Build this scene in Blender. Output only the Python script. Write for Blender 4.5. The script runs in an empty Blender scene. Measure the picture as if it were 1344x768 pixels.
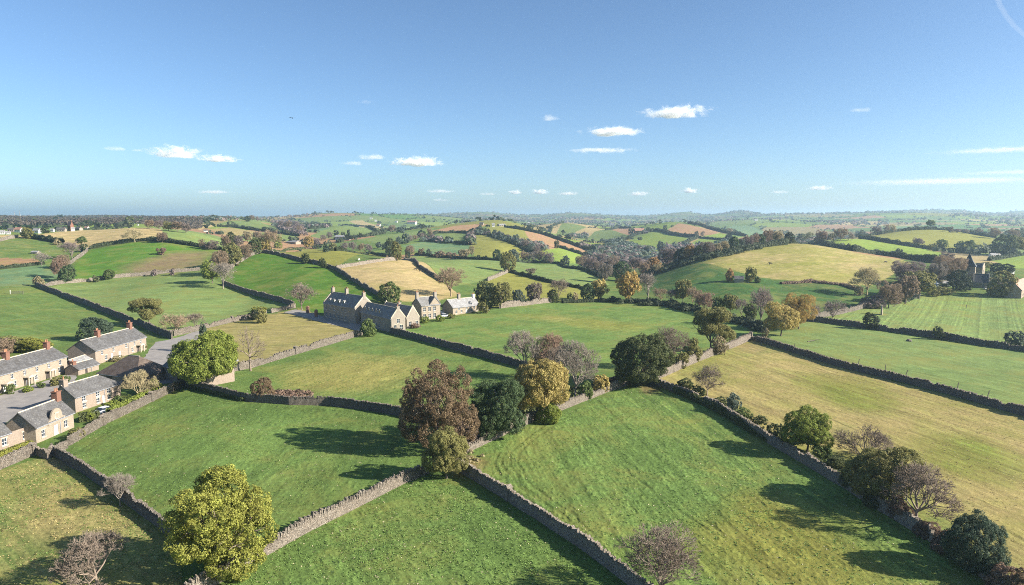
import bpy, bmesh, math, random
import numpy as np
from mathutils import Vector, Matrix
random.seed(7)
RNG = np.random.default_rng(11)
sc = bpy.context.scene
COL = sc.collection
R = math.radians

# ------------------------------------------------------------------ camera
HC = 45.0                      # metres above the village green
PITCH = math.atan(101 / 900.0)
cam = bpy.data.cameras.new('camera'); camo = bpy.data.objects.new('camera', cam); COL.objects.link(camo)
cam.sensor_width = 36; cam.lens = 36 * 900 / 1344.0
cam.clip_start = 0.5; cam.clip_end = 90000
camo.location = (0, 0, HC); camo.rotation_euler = (math.pi / 2 - PITCH, 0, 0)
sc.camera = camo
SP, CP_ = math.sin(PITCH), math.cos(PITCH)

def ray(px, py):
    a, b = (px - 672) / 900.0, (384 - py) / 900.0
    return a, CP_ + b * SP, -SP + b * CP_      # x, y, z of the direction

def project(p):
    x, y, z = p[0], p[1], p[2] - HC
    f = y * CP_ - z * SP
    u = y * SP + z * CP_
    return 672 + 900 * x / f, 384 - 900 * u / f

# ------------------------------------------------------------------ terrain heights
CTRL = []
def vis(px, py, Z):            # ground seen at this direction at forward distance Z
    a, b, c = ray(px, py)
    CTRL.append((a / b * Z, Z, HC + c / b * Z))
def hid(px, Z, z):             # ground known by height
    a, b, c = ray(px, 320)
    CTRL.append((a / b * Z, Z, z))
for px in (-420, -120, 160, 420, 672, 920, 1180, 1460, 1760):
    for Z in (30, 60, 90, 130, 180, 235):
        hid(px, Z, 0)
# left flank
for px, q in {
    -420: [(300, 0), (400, 5), (520, 16), (640, 24), (800, 20), (1200, 28), (3000, 30)],
    -130: [(290, 0), (360, 2), (450, 11), (560, 26), (640, 32), (760, 25), (1000, 32), (1500, 40)],
    1480: [(300, 0), (400, 1), (500, 3), (640, 8), (800, 14), (1100, 20)],
    1760: [(300, 0), (400, 1), (500, 3), (800, 12), (1200, 20), (3000, 30)]}.items():
    for Z, z in q: hid(px, Z, z)
for px, q in {
    20: [(430, 275), (384, 372), (352, 450), (325, 525), (309, 590), (302, 640)],
    100: [(440, 262), (400, 345), (372, 415), (345, 475), (320, 555), (304, 640)],
    180: [(430, 278), (385, 372), (362, 435), (340, 478), (318, 540), (299, 650)],
    260: [(430, 278), (385, 372), (355, 440), (328, 520), (307, 620)],
    330: [(425, 287), (395, 355), (365, 415), (337, 475)],
    390: [(420, 297), (390, 348), (360, 412), (339, 470)],
    440: [(415, 305), (385, 360), (352, 432), (329, 520)],
    520: [(410, 315), (380, 368), (342, 470)],
    600: [(410, 318), (385, 372), (360, 460), (341, 580)],
    680: [(420, 297), (397, 345), (375, 430), (357, 520), (344, 620)],
    760: [(430, 278), (395, 362), (380, 430), (355, 560)],
    840: [(430, 278), (396, 362), (380, 440), (362, 555), (352, 620)],
    920: [(440, 262), (408, 325), (385, 385), (360, 440), (345, 490), (334, 545)],
    1000: [(435, 268), (400, 340), (380, 380), (362, 425), (340, 490), (324, 570)],
    1060: [(430, 275), (395, 355), (372, 400), (345, 475), (321, 585)],
    1140: [(430, 278), (390, 370), (365, 430), (345, 505), (333, 600)],
    1220: [(430, 280), (387, 385), (360, 450), (345, 530)],
    1310: [(440, 265), (389, 382), (362, 450), (345, 540)]}.items():
    for py, Z in q: vis(px, py, Z)
# behind the first crests
for px, Z, z in [(20, 800, 24), (100, 800, 25), (180, 820, 26), (260, 800, 20), (330, 560, 16), (390, 580, 14), (440, 640, 10), (520, 560, 8),
                 (330, 700, 10), (420, 800, 4), (520, 700, 2), (600, 700, 2), (680, 740, -2), (760, 680, -8), (840, 720, -10), (820, 780, -14), (780, 800, -12),
                 (920, 720, 0), (900, 850, -10), (1000, 780, 10), (1060, 800, 8), (1140, 720, 6), (980, 950, -4), (1060, 1000, 0)]:
    hid(px, Z, z)
# second ridges
for px, py, Z in [(20, 297, 1050), (100, 295, 1050), (180, 294, 1100), (240, 295, 1100), (300, 306, 900), (290, 298, 1150), (330, 290, 1500), (365, 299, 1250),
                  (420, 312, 1000), (450, 296, 1350), (500, 303, 1250), (400, 300, 1400), (470, 316, 900), (560, 313, 900), (600, 304, 1050), (640, 291, 1400), (665, 291, 1450), (560, 300, 1150),
                  (530, 322, 800), (610, 328, 760), (660, 328, 760), (640, 309, 960), (700, 320, 880), (740, 335, 780), (680, 301, 1150), (750, 322, 980), (780, 334, 900),
                  (725, 309, 1500), (745, 292, 1850), (790, 314, 1350), (810, 299, 1750), (850, 322, 1150), (860, 306, 1350), (850, 297, 1650), (885, 290.5, 1750),
                  (915, 312, 1250), (940, 305, 1450), (955, 318, 1100), (985, 312, 1300),
                  (1100, 314, 800), (1180, 325, 760), (1150, 312, 900), (1220, 301, 1050), (1240, 330, 760), (1290, 309, 980), (1330, 337, 680), (1344, 330, 760)]:
    vis(px, py, Z)
for px, Z, z in [(100, 1500, 34), (20, 1700, 38), (220, 1500, 34), (330, 2200, 15), (450, 1900, 5), (640, 1800, 0), (740, 2400, 0), (890, 2300, 0),
                 (560, 1700, 2), (1100, 1300, -6), (1220, 1500, 0), (1330, 1400, 4), (1000, 1900, -10), (400, 1800, 8), (980, 1600, -4)]:
    hid(px, Z, z)
for px, py, Z in [(-100, 284, 3000), (20, 285, 2600), (120, 284, 2600), (200, 285.5, 2600), (300, 285.5, 5000),
                  (390, 283.5, 3000), (425, 278.8, 2900), (465, 283, 3200), (500, 285, 4200), (535, 278.8, 3600), (570, 281.5, 3500), (600, 284.5, 4500), (645, 279.2, 5200), (690, 284.6, 5200), (722, 282.4, 5200), (750, 279.2, 5200), (785, 282.4, 5200), (830, 284, 5200), (870, 283, 5200),
                  (903, 277.6, 5200), (930, 284.2, 5200), (970, 276.6, 5200), (1012, 283.6, 5200), (1075, 281, 5200), (1094, 283, 5200), (1108, 281, 5200), (1150, 280.6, 4600), (1195, 277.8, 3600), (1245, 283, 4400),
                  (1275, 276.8, 5200), (1307, 283.2, 5200), (1336, 276.6, 5200), (1380, 281, 5200), (1450, 281, 5200),
                  (560, 288, 2600), (690, 289, 4000), (760, 289, 3600), (900, 289, 4000), (980, 290, 2600), (1060, 290, 2800), (1150, 290, 2600), (1240, 291, 2400), (1320, 291, 2600)]:
    vis(px, py, Z)
for px in (-420, -120, 200, 480, 700, 950, 1200, 1480, 1760):
    hid(px, 7600, 22); hid(px, 12500, 30); hid(px, 16000, 25)
CT = np.array(CTRL)
def warp(x, y):
    return np.arctan2(x, y) * 2.2, np.log(np.maximum(np.hypot(x, y), 12.0))
cu, cv = warp(CT[:, 0], CT[:, 1])
def U(r2): return 0.5 * r2 * np.log(r2 + 1e-9)
n = len(CT)
K = U((cu[:, None] - cu[None]) ** 2 + (cv[:, None] - cv[None]) ** 2) + np.eye(n) * 2e-4
P = np.stack([np.ones(n), cu, cv], 1)
A = np.zeros((n + 3, n + 3)); A[:n, :n] = K; A[:n, n:] = P; A[n:, :n] = P.T
sol = np.linalg.solve(A, np.concatenate([CT[:, 2], np.zeros(3)]))
W_, C_ = sol[:n], sol[n:]
def hash2(ix, iy, s=0):
    h = (ix.astype(np.int64) * 374761393 + iy.astype(np.int64) * 668265263 + s * 1442695041) & 0x7fffffff
    h = ((h ^ (h >> 13)) * 1274126177) & 0x7fffffff
    return ((h ^ (h >> 16)) & 0xffff) / 65535.0
def vnoise(x, y, s=0):
    ix, iy = np.floor(x), np.floor(y); fx, fy = x - ix, y - iy
    fx = fx * fx * (3 - 2 * fx); fy = fy * fy * (3 - 2 * fy)
    a, b = hash2(ix, iy, s), hash2(ix + 1, iy, s); c, d = hash2(ix, iy + 1, s), hash2(ix + 1, iy + 1, s)
    return (a * (1 - fx) + b * fx) * (1 - fy) + (c * (1 - fx) + d * fx) * fy
def smooth(a, b, x):
    t = np.clip((x - a) / (b - a), 0, 1); return t * t * (3 - 2 * t)

AZ = np.concatenate([np.linspace(-180, -56, 40)[:-1], np.linspace(-56, -40.5, 60)[:-1], np.arange(-40.5, 40.5, 0.072), np.linspace(40.5, 56, 60), np.linspace(56, 180, 40)[1:]]) * math.pi / 180
ds = [2.0, 12, 25, 40, 52, 62, 70]
d = 74.0
while d < 15500:
    ds.append(d); d += min(0.0078 * d, d * d / (HC * 900) * 1.0)
DS = np.array(ds)
na, nd = len(AZ), len(DS)
GX = np.sin(AZ)[None, :] * DS[:, None]; GY = np.cos(AZ)[None, :] * DS[:, None]
def tps(azc, lv):
    out = np.zeros(azc.shape)
    a = azc * 2.2
    for i in range(n):
        out += W_[i] * U((a - cu[i]) ** 2 + (lv - cv[i]) ** 2)
    return out + C_[0] + C_[1] * a + C_[2] * lv
azc = np.clip(AZ, -R(46), R(46))
uniq, inv = np.unique(azc, return_inverse=True)
lv = np.log(np.maximum(DS, 12.0))
GZ0 = np.concatenate([tps(np.broadcast_to(uniq[None], (len(ch), len(uniq))).copy(), np.broadcast_to(ch[:, None], (len(ch), len(uniq))).copy()) for ch in np.array_split(lv, 24)], 0)
GZ0 = np.clip(GZ0, -32, 125)
GZ = GZ0[:, inv]
GZ = GZ * smooth(215, 300, DS)[:, None] * (1 - smooth(R(60), R(120), np.abs(AZ)))[None]
GZ += ((vnoise(GX / 260, GY / 260, 3) - .5) * 9 + (vnoise(GX / 90, GY / 90, 4) - .5) * 2.5) * smooth(650, 1600, np.hypot(GX, GY))
GZ += (vnoise(GX / 1300, GY / 1300, 14) - .7) * 22 * smooth(2300, 3600, np.hypot(GX, GY)) * (1 - smooth(4300, 5000, np.hypot(GX, GY))) + (vnoise(GX / 520, GY / 520, 15) - .6) * 18 * smooth(1900, 3000, np.hypot(GX, GY)) * (1 - smooth(4300, 5000, np.hypot(GX, GY)))
def height(x, y):
    az = math.atan2(x, y); dd = math.hypot(x, y)
    i = min(max(int(np.searchsorted(AZ, az)) - 1, 0), na - 2); j = min(max(int(np.searchsorted(DS, dd)) - 1, 0), nd - 2)
    s = (az - AZ[i]) / (AZ[i + 1] - AZ[i]); t = min(max((dd - DS[j]) / (DS[j + 1] - DS[j]), 0), 1)
    return float((GZ[j, i] * (1 - s) + GZ[j, i + 1] * s) * (1 - t) + (GZ[j + 1, i] * (1 - s) + GZ[j + 1, i + 1] * s) * t)
def at(px, py, dmin=60):
    """where the line of sight meets the ground"""
    a, b, c = ray(px, py)
    az = math.atan2(a, b); sl = c / math.hypot(a, b)
    i = min(max(int(np.searchsorted(AZ, az)) - 1, 0), na - 2); s = (az - AZ[i]) / (AZ[i + 1] - AZ[i])
    colz = GZ[:, i] * (1 - s) + GZ[:, i + 1] * s
    diff = HC + sl * DS - colz
    ok = np.nonzero((diff <= 0) & (DS > dmin))[0]
    if len(ok):
        j = ok[0]; t = diff[j - 1] / (diff[j - 1] - diff[j] + 1e-12)
        dd = DS[j - 1] + (DS[j] - DS[j - 1]) * min(max(t, 0), 1)
    else:
        m = DS < 9000
        dd = DS[m][np.argmax(((colz - HC) / DS)[m] - 1e9 * (DS[m] < 250))]
    x, y = math.sin(az) * dd, math.cos(az) * dd
    return Vector((x, y, height(x, y)))

# ------------------------------------------------------------------ node helpers
def newmat(name):
    m = bpy.data.materials.new(name); m.use_nodes = True
    nt = m.node_tree; nt.nodes.clear()
    out = nt.nodes.new('ShaderNodeOutputMaterial')
    return m, nt, out
def N(nt, typ, **kw):
    nd_ = nt.nodes.new(typ)
    for k, v in kw.items():
        if k == 'ins':
            for kk, vv in v.items(): nd_.inputs[kk].default_value = vv
        else: setattr(nd_, k, v)
    return nd_
def L(nt, a, b): nt.links.new(a, b)
def math_(nt, op, a, b=None, c=None, clamp=False):
    m = N(nt, 'ShaderNodeMath', operation=op, use_clamp=clamp)
    for i, v in enumerate((a, b, c)):
        if v is None: continue
        if isinstance(v, (int, float)): m.inputs[i].default_value = v
        else: L(nt, v, m.inputs[i])
    return m.outputs[0]
def mixc(nt, fac, a, b, blend='MIX'):
    m = N(nt, 'ShaderNodeMix', data_type='RGBA', blend_type=blend)
    for i, v in ((0, fac), (6, a), (7, b)):
        if isinstance(v, (int, float)): m.inputs[i].default_value = v
        elif isinstance(v, (tuple, list)): m.inputs[i].default_value = tuple(v) + ((1,) if len(v) == 3 else ())
        else: L(nt, v, m.inputs[i])
    return m.outputs[2]
def ramp(nt, fac, lo, hi, a=0.0, b=1.0):
    m = N(nt, 'ShaderNodeMapRange', clamp=True)
    L(nt, fac, m.inputs[0])
    for i, v in ((1, lo), (2, hi), (3, a), (4, b)): m.inputs[i].default_value = v
    return m.outputs[0]
def noise(nt, vec, scale, detail=3, rough=.55, dim='3D', dist=0):
    t = N(nt, 'ShaderNodeTexNoise', noise_dimensions=dim)
    t.inputs['Scale'].default_value = scale; t.inputs['Detail'].default_value = detail; t.inputs['Roughness'].default_value = rough
    t.inputs['Distortion'].default_value = dist
    if dim == '1D': L(nt, vec, t.inputs['W'])
    else: L(nt, vec, t.inputs['Vector'])
    return t
def bsdf(nt, out, col, rough=.9, spec=.2, normal=None):
    b = N(nt, 'ShaderNodeBsdfPrincipled')
    if isinstance(col, tuple): b.inputs['Base Color'].default_value = col + (1,)
    else: L(nt, col, b.inputs['Base Color'])
    b.inputs['Roughness'].default_value = rough; b.inputs['Specular IOR Level'].default_value = spec
    if normal is not None: L(nt, normal, b.inputs['Normal'])
    L(nt, b.outputs[0], out.inputs[0])
    return b

# ------------------------------------------------------------------ object helpers
def tag(o, label=None, cat=None, group=None, kind=None):
    if label: o['label'] = label
    if cat: o['category'] = cat
    if group: o['group'] = group
    if kind: o['kind'] = kind
    return o
def link(name, me, parent=None, mat=None, loc=None):
    o = bpy.data.objects.new(name, me); COL.objects.link(o)
    if mat is not None and len(me.materials) == 0: me.materials.append(mat)
    if parent is not None: o.parent = parent
    if loc is not None: o.location = loc
    return o
def empty(name, loc, rz=0.0):
    o = bpy.data.objects.new(name, None); COL.objects.link(o); o.location = loc; o.rotation_euler = (0, 0, rz)
    o.empty_display_size = 0.5
    return o
def mesh_np(name, verts, quads, smoothf=False):
    """mesh from numpy arrays; quads (n,4) or (n,3)"""
    me = bpy.data.meshes.new(name)
    verts = np.asarray(verts, np.float32); quads = np.asarray(quads, np.int32); k = quads.shape[1]
    me.vertices.add(len(verts)); me.vertices.foreach_set('co', verts.ravel())
    me.loops.add(quads.size); me.loops.foreach_set('vertex_index', quads.ravel())
    me.polygons.add(len(quads)); me.polygons.foreach_set('loop_start', np.arange(0, quads.size, k, dtype=np.int32))
    me.polygons.foreach_set('loop_total', np.full(len(quads), k, np.int32))
    if smoothf: me.polygons.foreach_set('use_smooth', np.ones(len(quads), bool))
    me.update(calc_edges=True); me.validate()
    return me
class MB:
    """collects boxes and polygons into one mesh"""
    def __init__(s): s.v = []; s.f = []
    def poly(s, pts):
        b = len(s.v); s.v += [tuple(p) for p in pts]; s.f.append(tuple(range(b, b + len(pts)))); return s
    def box(s, x0, x1, y0, y1, z0, z1):
        b = len(s.v)
        s.v += [(x0, y0, z0), (x1, y0, z0), (x1, y1, z0), (x0, y1, z0), (x0, y0, z1), (x1, y0, z1), (x1, y1, z1), (x0, y1, z1)]
        s.f += [tuple(b + i for i in q) for q in ((0, 3, 2, 1), (4, 5, 6, 7), (0, 1, 5, 4), (1, 2, 6, 5), (2, 3, 7, 6), (3, 0, 4, 7))]
        return s
    def prism(s, pts2, y0, y1, ax='y'):
        """polygon in x,z extruded along y (or y,z along x)"""
        nn = len(pts2); b = len(s.v)
        mk = (lambda p, t: (p[0], t, p[1])) if ax == 'y' else (lambda p, t: (t, p[0], p[1]))
        s.v += [mk(p, y0) for p in pts2] + [mk(p, y1) for p in pts2]
        s.f.append(tuple(range(b, b + nn))); s.f.append(tuple(range(b + 2 * nn - 1, b + nn - 1, -1)))
        for i in range(nn):
            j = (i + 1) % nn; s.f.append((b + j, b + i, b + nn + i, b + nn + j))
        return s
    def lathe(s, prof, cx=0, cy=0, k=10):
        b = len(s.v)
        for r, z in prof:
            for i in range(k):
                t = 2 * math.pi * i / k; s.v.append((cx + r * math.cos(t), cy + r * math.sin(t), z))
        for j in range(len(prof) - 1):
            for i in range(k):
                s.f.append((b + j * k + i, b + j * k + (i + 1) % k, b + (j + 1) * k + (i + 1) % k, b + (j + 1) * k + i))
        s.f.append(tuple(b + (len(prof) - 1) * k + i for i in range(k)))
        return s
    def build(s, name, mat, parent=None, loc=None, normals=True):
        me = bpy.data.meshes.new(name); me.from_pydata(s.v, [], s.f)
        if normals:
            bm = bmesh.new(); bm.from_mesh(me); bmesh.ops.recalc_face_normals(bm, faces=bm.faces); bm.to_mesh(me); bm.free()
        return link(name, me, parent, mat, loc)
SKY_DUST, SKY_STR, EXPO, HAZE, DENOISE = 0.8, 0.076, 1.3, 1.3e-4, False
# ------------------------------------------------------------------ fields (outlines given on the ground, then kept as plan shapes)
def lin(r, g, b):
    f = lambda c: ((c / 255 + .055) / 1.055) ** 2.4 if c > 10 else c / 255 / 12.92
    return np.array([f(r), f(g), f(b)])
GRASS = np.array((.103, .158, .040)); VIVID = np.array((.072, .150, .018)); PALE = np.array((.160, .215, .066)); OLIVE = np.array((.200, .195, .042))
DRY = np.array((.33, .275, .105)); TAN = np.array((.42, .315, .15)); BROWN = np.array((.215, .150, .085)); RED = np.array((.36, .205, .115)); BLUEG = np.array((.115, .185, .085))
LIME = np.array((.195, .265, .045)); DEEP = np.array((.045, .095, .024)); HEATH = np.array((.26, .20, .085)); GRAVEL = np.array((.25, .235, .22))
#  outline, colour, second colour, patchiness, stripes, tussocks, stripe line
FIELDS = [
 ('F18', [(-260, 660), (0, 617), (45, 603), (68, 597), (150, 652), (235, 712), (245, 790), (-100, 900)], GRASS * .95, DRY * .95, .72, .1, 1.0, ((68, 597), (235, 712))),
 ('F17', [(82, 590), (140, 558), (245, 509), (325, 528), (420, 531), (530, 546), (612, 590), (560, 618), (330, 738), (240, 770), (235, 711), (150, 650)], GRASS * .95, DRY * .8, .22, .12, .8, ((85, 590), (245, 509))),
 ('F19', [(325, 742), (560, 620), (610, 625), (660, 656), (820, 762), (880, 840), (220, 860)], GRASS * 1.05, OLIVE, .3, .35, 1.0, ((610, 625), (820, 762))),
 ('F20', [(612, 593), (830, 506), (855, 506), (930, 531), (1010, 581), (1150, 666), (1240, 721), (1310, 770), (1440, 880), (860, 860), (820, 760), (660, 655)], GRASS * 1.12, OLIVE, .45, .55, 1.0, ((930, 531), (1240, 721))),
 ('F21', [(855, 490), (900, 478), (985, 446), (1100, 481), (1344, 546), (1480, 585), (1560, 800), (1330, 785), (1240, 720), (1010, 580), (930, 530), (855, 505)], np.array((.32, .25, .10)), np.array((.185, .19, .045)), .62, .5, .5, ((985, 446), (1344, 546))),
 ('F22', [(985, 443), (1060, 422), (1150, 434), (1344, 461), (1480, 480), (1480, 580), (1344, 545), (1100, 479)], PALE, GRASS, .5, .3, .35, ((1060, 440), (1344, 500))),
 ('F23', [(1075, 424), (1110, 410), (1165, 400), (1215, 388), (1300, 388), (1344, 387), (1480, 388), (1480, 478), (1344, 459), (1150, 433)], PALE * 1.1, LIME * .9, .55, .75, .3, ((1250, 395), (1230, 440))),
 ('F16', [(250, 507), (290, 490), (330, 482), (390, 465), (480, 440), (513, 437), (600, 461), (680, 482), (640, 520), (530, 545), (420, 530), (325, 527)], GRASS * 1.05, DRY, .35, .15, .7, ((250, 507), (480, 440))),
 ('F21b', [(858, 492), (900, 479), (984, 447), (1010, 458), (940, 478), (890, 500)], LIME * .8, OLIVE, .5, .3, .5, None),
 ('F21c', [(1050, 592), (1130, 600), (1250, 680), (1400, 770), (1330, 785), (1240, 720), (1140, 655)], GRASS * 1.15, OLIVE, .5, .3, .6, None),
 ('F21d', [(1050, 490), (1130, 500), (1180, 530), (1120, 545), (1050, 520)], OLIVE * .95, LIME * .7, .6, .3, .5, None),
 ('F21e', [(1200, 570), (1290, 575), (1344, 610), (1280, 640), (1200, 610)], OLIVE * .9, LIME * .7, .6, .3, .5, None),
 ('F20b', [(1000, 640), (1120, 700), (1180, 790), (1000, 790), (900, 700)], OLIVE * .85, LIME * .7, .5, .4, .8, None),
 ('F17b', [(300, 560), (420, 545), (430, 600), (330, 640), (240, 610)], GRASS * 1.2, OLIVE * .8, .5, .2, .8, None),
 ('F18b', [(40, 640), (110, 640), (150, 690), (100, 720), (20, 700)], DRY * .85, HEATH, .5, .2, .9, None),
 ('M1b', [(60, 602), (85, 598), (100, 612), (80, 622), (58, 612)], BROWN, HEATH, .5, .1, .5, None),
 ('M2b', [(585, 620), (615, 596), (640, 602), (622, 622), (600, 630)], HEATH * .8, BROWN, .5, .1, .8, None),
 ('M3b', [(962, 455), (985, 447), (1010, 456), (1000, 464), (975, 462)], HEATH, BROWN, .5, .1, .4, None),
 ('M4b', [(838, 508), (856, 504), (872, 512), (850, 520)], HEATH * .7, BROWN, .5, .1, .6, None),
 ('F16b', [(360, 500), (390, 480), (450, 465), (520, 468), (560, 480), (530, 505), (460, 515), (390, 515)], OLIVE * .6 + DRY * .4, DRY * .95, .7, .2, .7, ((250, 507), (480, 440))),
 ('F15', [(268, 432), (335, 416), (392, 405), (480, 428), (478, 438), (390, 463), (330, 480), (296, 484), (262, 460)], DRY * .85, OLIVE, .5, .55, .4, ((300, 440), (470, 432))),
 ('F14', [(513, 436), (545, 428), (640, 406), (725, 397), (800, 394), (850, 397), (920, 411), (960, 425), (1000, 436), (985, 443), (890, 472), (835, 488), (680, 480), (600, 460)], GRASS * 1.22, GRASS, .5, .25, .6, ((545, 428), (725, 397))),
 ('F14b', [(675, 414), (710, 412), (760, 417), (800, 424), (850, 428), (830, 433), (780, 430), (720, 421)], OLIVE * 1.1, DRY, .8, .2, .5, ((675, 414), (850, 428))),
 ('F7', [(58, 379), (85, 372), (172, 363), (262, 356), (290, 372), (385, 403), (335, 415), (270, 430), (226, 444), (175, 427), (110, 399)], PALE * 1.05, GRASS, .5, .3, .3, ((110, 399), (290, 385))),
 ('F1', [(-160, 384), (45, 378), (110, 400), (175, 428), (215, 443), (130, 452), (-160, 480)], GRASS * 1.05, PALE, .4, .2, .3, ((0, 410), (130, 435))),
 ('F2', [(-160, 360), (0, 354), (58, 347), (80, 362), (46, 376), (-160, 386)], BLUEG, GRASS, .4, .1, .3, ((0, 354), (58, 347))),
 ('F3', [(-160, 342), (0, 337), (15, 339), (48, 339), (58, 346), (0, 353), (-160, 359)], RED * .85, BROWN, .5, .4, .2, ((0, 340), (48, 342))),
 ('F4', [(-160, 325), (0, 316), (24, 312), (82, 320), (90, 330), (75, 345), (58, 347), (48, 340), (15, 339), (-160, 341)], GRASS, HEATH, .55, .1, .3, ((24, 312), (82, 320))),
 ('F5', [(-160, 312), (0, 309), (40, 309), (100, 303), (170, 299), (202, 299), (215, 309), (200, 316), (170, 318), (118, 326), (82, 319), (24, 312)], TAN, DRY, .4, .25, .2, ((40, 309), (200, 310))),
 ('F5b', [(202, 299), (250, 303), (296, 313), (290, 328), (240, 321), (200, 316), (215, 308)], PALE * 1.1, LIME, .3, .2, .2, ((200, 305), (290, 320))),
 ('F6', [(118, 328), (180, 318), (240, 322), (288, 329), (262, 354), (172, 361), (93, 368), (97, 350)], VIVID * 1.15, GRASS, .45, .2, .2, ((118, 340), (240, 325))),
 ('F6b', [(160, 356), (200, 340), (228, 332), (288, 330), (262, 354), (172, 361)], BROWN, HEATH, .5, .4, .2, ((165, 352), (285, 338))),
 ('F8', [(304, 352), (345, 332), (395, 342), (440, 356), (475, 376), (512, 396), (425, 412), (385, 402), (310, 380)], VIVID * .95, DEEP * 1.3, .4, .2, .25, ((310, 379), (425, 350))),
 ('F9', [(348, 331), (400, 326), (440, 328), (485, 332), (522, 340), (442, 352), (425, 348), (395, 341)], OLIVE, GRASS, .4, .2, .2, ((350, 331), (520, 340))),
 ('F10', [(446, 352), (520, 342), (531, 340), (582, 371), (605, 388), (560, 398), (510, 394), (475, 375)], TAN * .95, HEATH, .5, .15, .5, ((446, 352), (520, 342))),
 ('F11', [(534, 339), (545, 335), (600, 340), (657, 343), (668, 356), (640, 368), (595, 376), (578, 365)], PALE, GRASS, .3, .3, .2, ((545, 340), (660, 350))),
 ('F12', [(670, 344), (735, 347), (770, 357), (792, 366), (800, 374), (775, 380), (720, 370), (668, 357)], PALE, LIME, .35, .2, .2, ((672, 350), (790, 372))),
 ('F13', [(632, 372), (668, 358), (720, 371), (770, 381), (790, 393), (720, 397), (640, 406), (620, 395)], OLIVE * 1.1, LIME, .4, .1, .3, ((640, 372), (770, 385))),
 ('F24', [(848, 366), (880, 350), (922, 346), (950, 352), (1000, 366), (1030, 372), (1018, 382), (1000, 396), (930, 393), (868, 384)], DEEP * 1.25, VIVID * .8, .5, .5, .3, ((880, 350), (1000, 385))),  # shade on this hill flank is put into the dark greens
 ('F24s', [(835, 362), (880, 342), (925, 333), (960, 330), (925, 345), (880, 350), (848, 366)], HEATH * .8, GRASS, .7, .1, .3, ((835, 362), (925, 333))),
 ('F25', [(922, 345), (960, 332), (1000, 324), (1050, 320), (1080, 322), (1120, 331), (1180, 340), (1197, 346), (1170, 362), (1150, 374), (1120, 375), (1060, 371), (1000, 365), (950, 352)], OLIVE * 1.2, TAN * .9, .75, .15, .4, ((950, 345), (1060, 330))),
 ('F25b', [(1030, 372), (1060, 371), (1110, 374), (1150, 376), (1165, 396), (1110, 408), (1070, 418), (1040, 400), (1015, 388)], DEEP * 1.15, HEATH * .55, .6, .1, .4, ((1030, 372), (1110, 374))),  # shadow lying in the dell is painted into the ground colour
 ('F26', [(1060, 320), (1082, 315), (1130, 314), (1215, 327), (1244, 333), (1230, 340), (1190, 336), (1120, 329), (1082, 321)], LIME * 1.05, PALE, .3, .2, .2, ((1082, 318), (1215, 330))),
 ('F27', [(1130, 312), (1180, 304), (1220, 301), (1280, 307), (1306, 313), (1300, 326), (1240, 330), (1212, 326), (1160, 317)], OLIVE * 1.15, LIME, .4, .2, .2, ((1130, 312), (1300, 318))),
 ('F28', [(1298, 342), (1344, 334), (1460, 326), (1460, 356), (1322, 352)], LIME, PALE, .3, .2, .2, ((1300, 342), (1344, 334))),
 ('G1', [(284, 294), (300, 290), (340, 291), (368, 300), (345, 303), (310, 297)], PALE * .95, GRASS, .3, .1, .1, None),
 ('G2', [(246, 297), (272, 293.5), (281, 297), (262, 302)], TAN, DRY, .3, .2, .1, None),
 ('G3', [(275, 301), (300, 298.5), (342, 305), (312, 312), (290, 307)], HEATH * 1.25, BROWN, .5, .2, .1, None),
 ('G4', [(308, 313), (325, 306), (345, 305), (392, 310), (385, 316), (330, 318)], PALE, GRASS, .3, .1, .1, None),
 ('G5', [(405, 310), (430, 301), (450, 296), (492, 298), (500, 305), (470, 312), (420, 313)], PALE * .95, GRASS, .3, .1, .1, None),
 ('G6', [(458, 290), (475, 289), (512, 300), (500, 304), (470, 296)], TAN * .9, RED, .4, .2, .1, None),
 ('G7', [(468, 315), (510, 308), (562, 300), (570, 299), (560, 307), (530, 317), (500, 321)], PALE, LIME, .3, .1, .1, None),
 ('G8', [(566, 303), (600, 296), (640, 294), (632, 298), (628, 304), (572, 305)], RED, BROWN, .4, .3, .1, None),
 ('G9', [(556, 313), (572, 307), (600, 306), (615, 309), (617, 321), (560, 315)], PALE * .9, GRASS, .3, .1, .1, None),
 ('G10', [(528, 323), (560, 317), (617, 322), (616, 333), (560, 334)], BLUEG * 1.1, PALE, .3, .1, .1, None),
 ('G11', [(619, 309), (640, 309), (665, 317), (703, 332), (690, 337), (640, 338), (622, 336)], OLIVE * 1.05, LIME, .3, .1, .1, None),
 ('G12', [(630, 301), (655, 296.5), (690, 302), (705, 310), (697, 322), (668, 316), (645, 308)], OLIVE * 1.1, DRY, .4, .1, .1, None),
 ('G13', [(688, 303), (715, 308), (750, 321), (784, 334), (755, 334), (720, 326), (698, 320)], RED, TAN, .4, .3, .1, None),
 ('G14', [(713, 330), (735, 325), (764, 335), (755, 346), (735, 346)], LIME, PALE, .3, .1, .1, None),
 ('G15', [(708, 306), (738, 293), (770, 298), (747, 309), (725, 313)], PALE * .9, LIME, .3, .1, .1, None),
 ('G16', [(752, 314), (780, 304), (800, 299), (830, 299), (815, 310), (790, 317)], PALE * .85, GRASS, .3, .1, .1, None),
 ('G17', [(812, 319), (858, 304), (880, 308), (916, 312), (895, 322), (860, 327), (830, 321)], LIME * .85, PALE, .35, .2, .1, None),
 ('G18', [(846, 298), (888, 292.5), (875, 303), (855, 303)], LIME * .85, PALE, .3, .1, .1, None),
 ('G19', [(875, 303), (890, 293), (946, 304), (938, 308), (916, 311)], RED * .9, BROWN, .4, .3, .1, None),
 ('G20', [(903, 322), (920, 312), (958, 318), (930, 325)], LIME, PALE, .3, .1, .1, None),
 ('G21', [(922, 310), (945, 306), (976, 312), (960, 317)], LIME * 1.05, PALE, .3, .1, .1, None),
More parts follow.
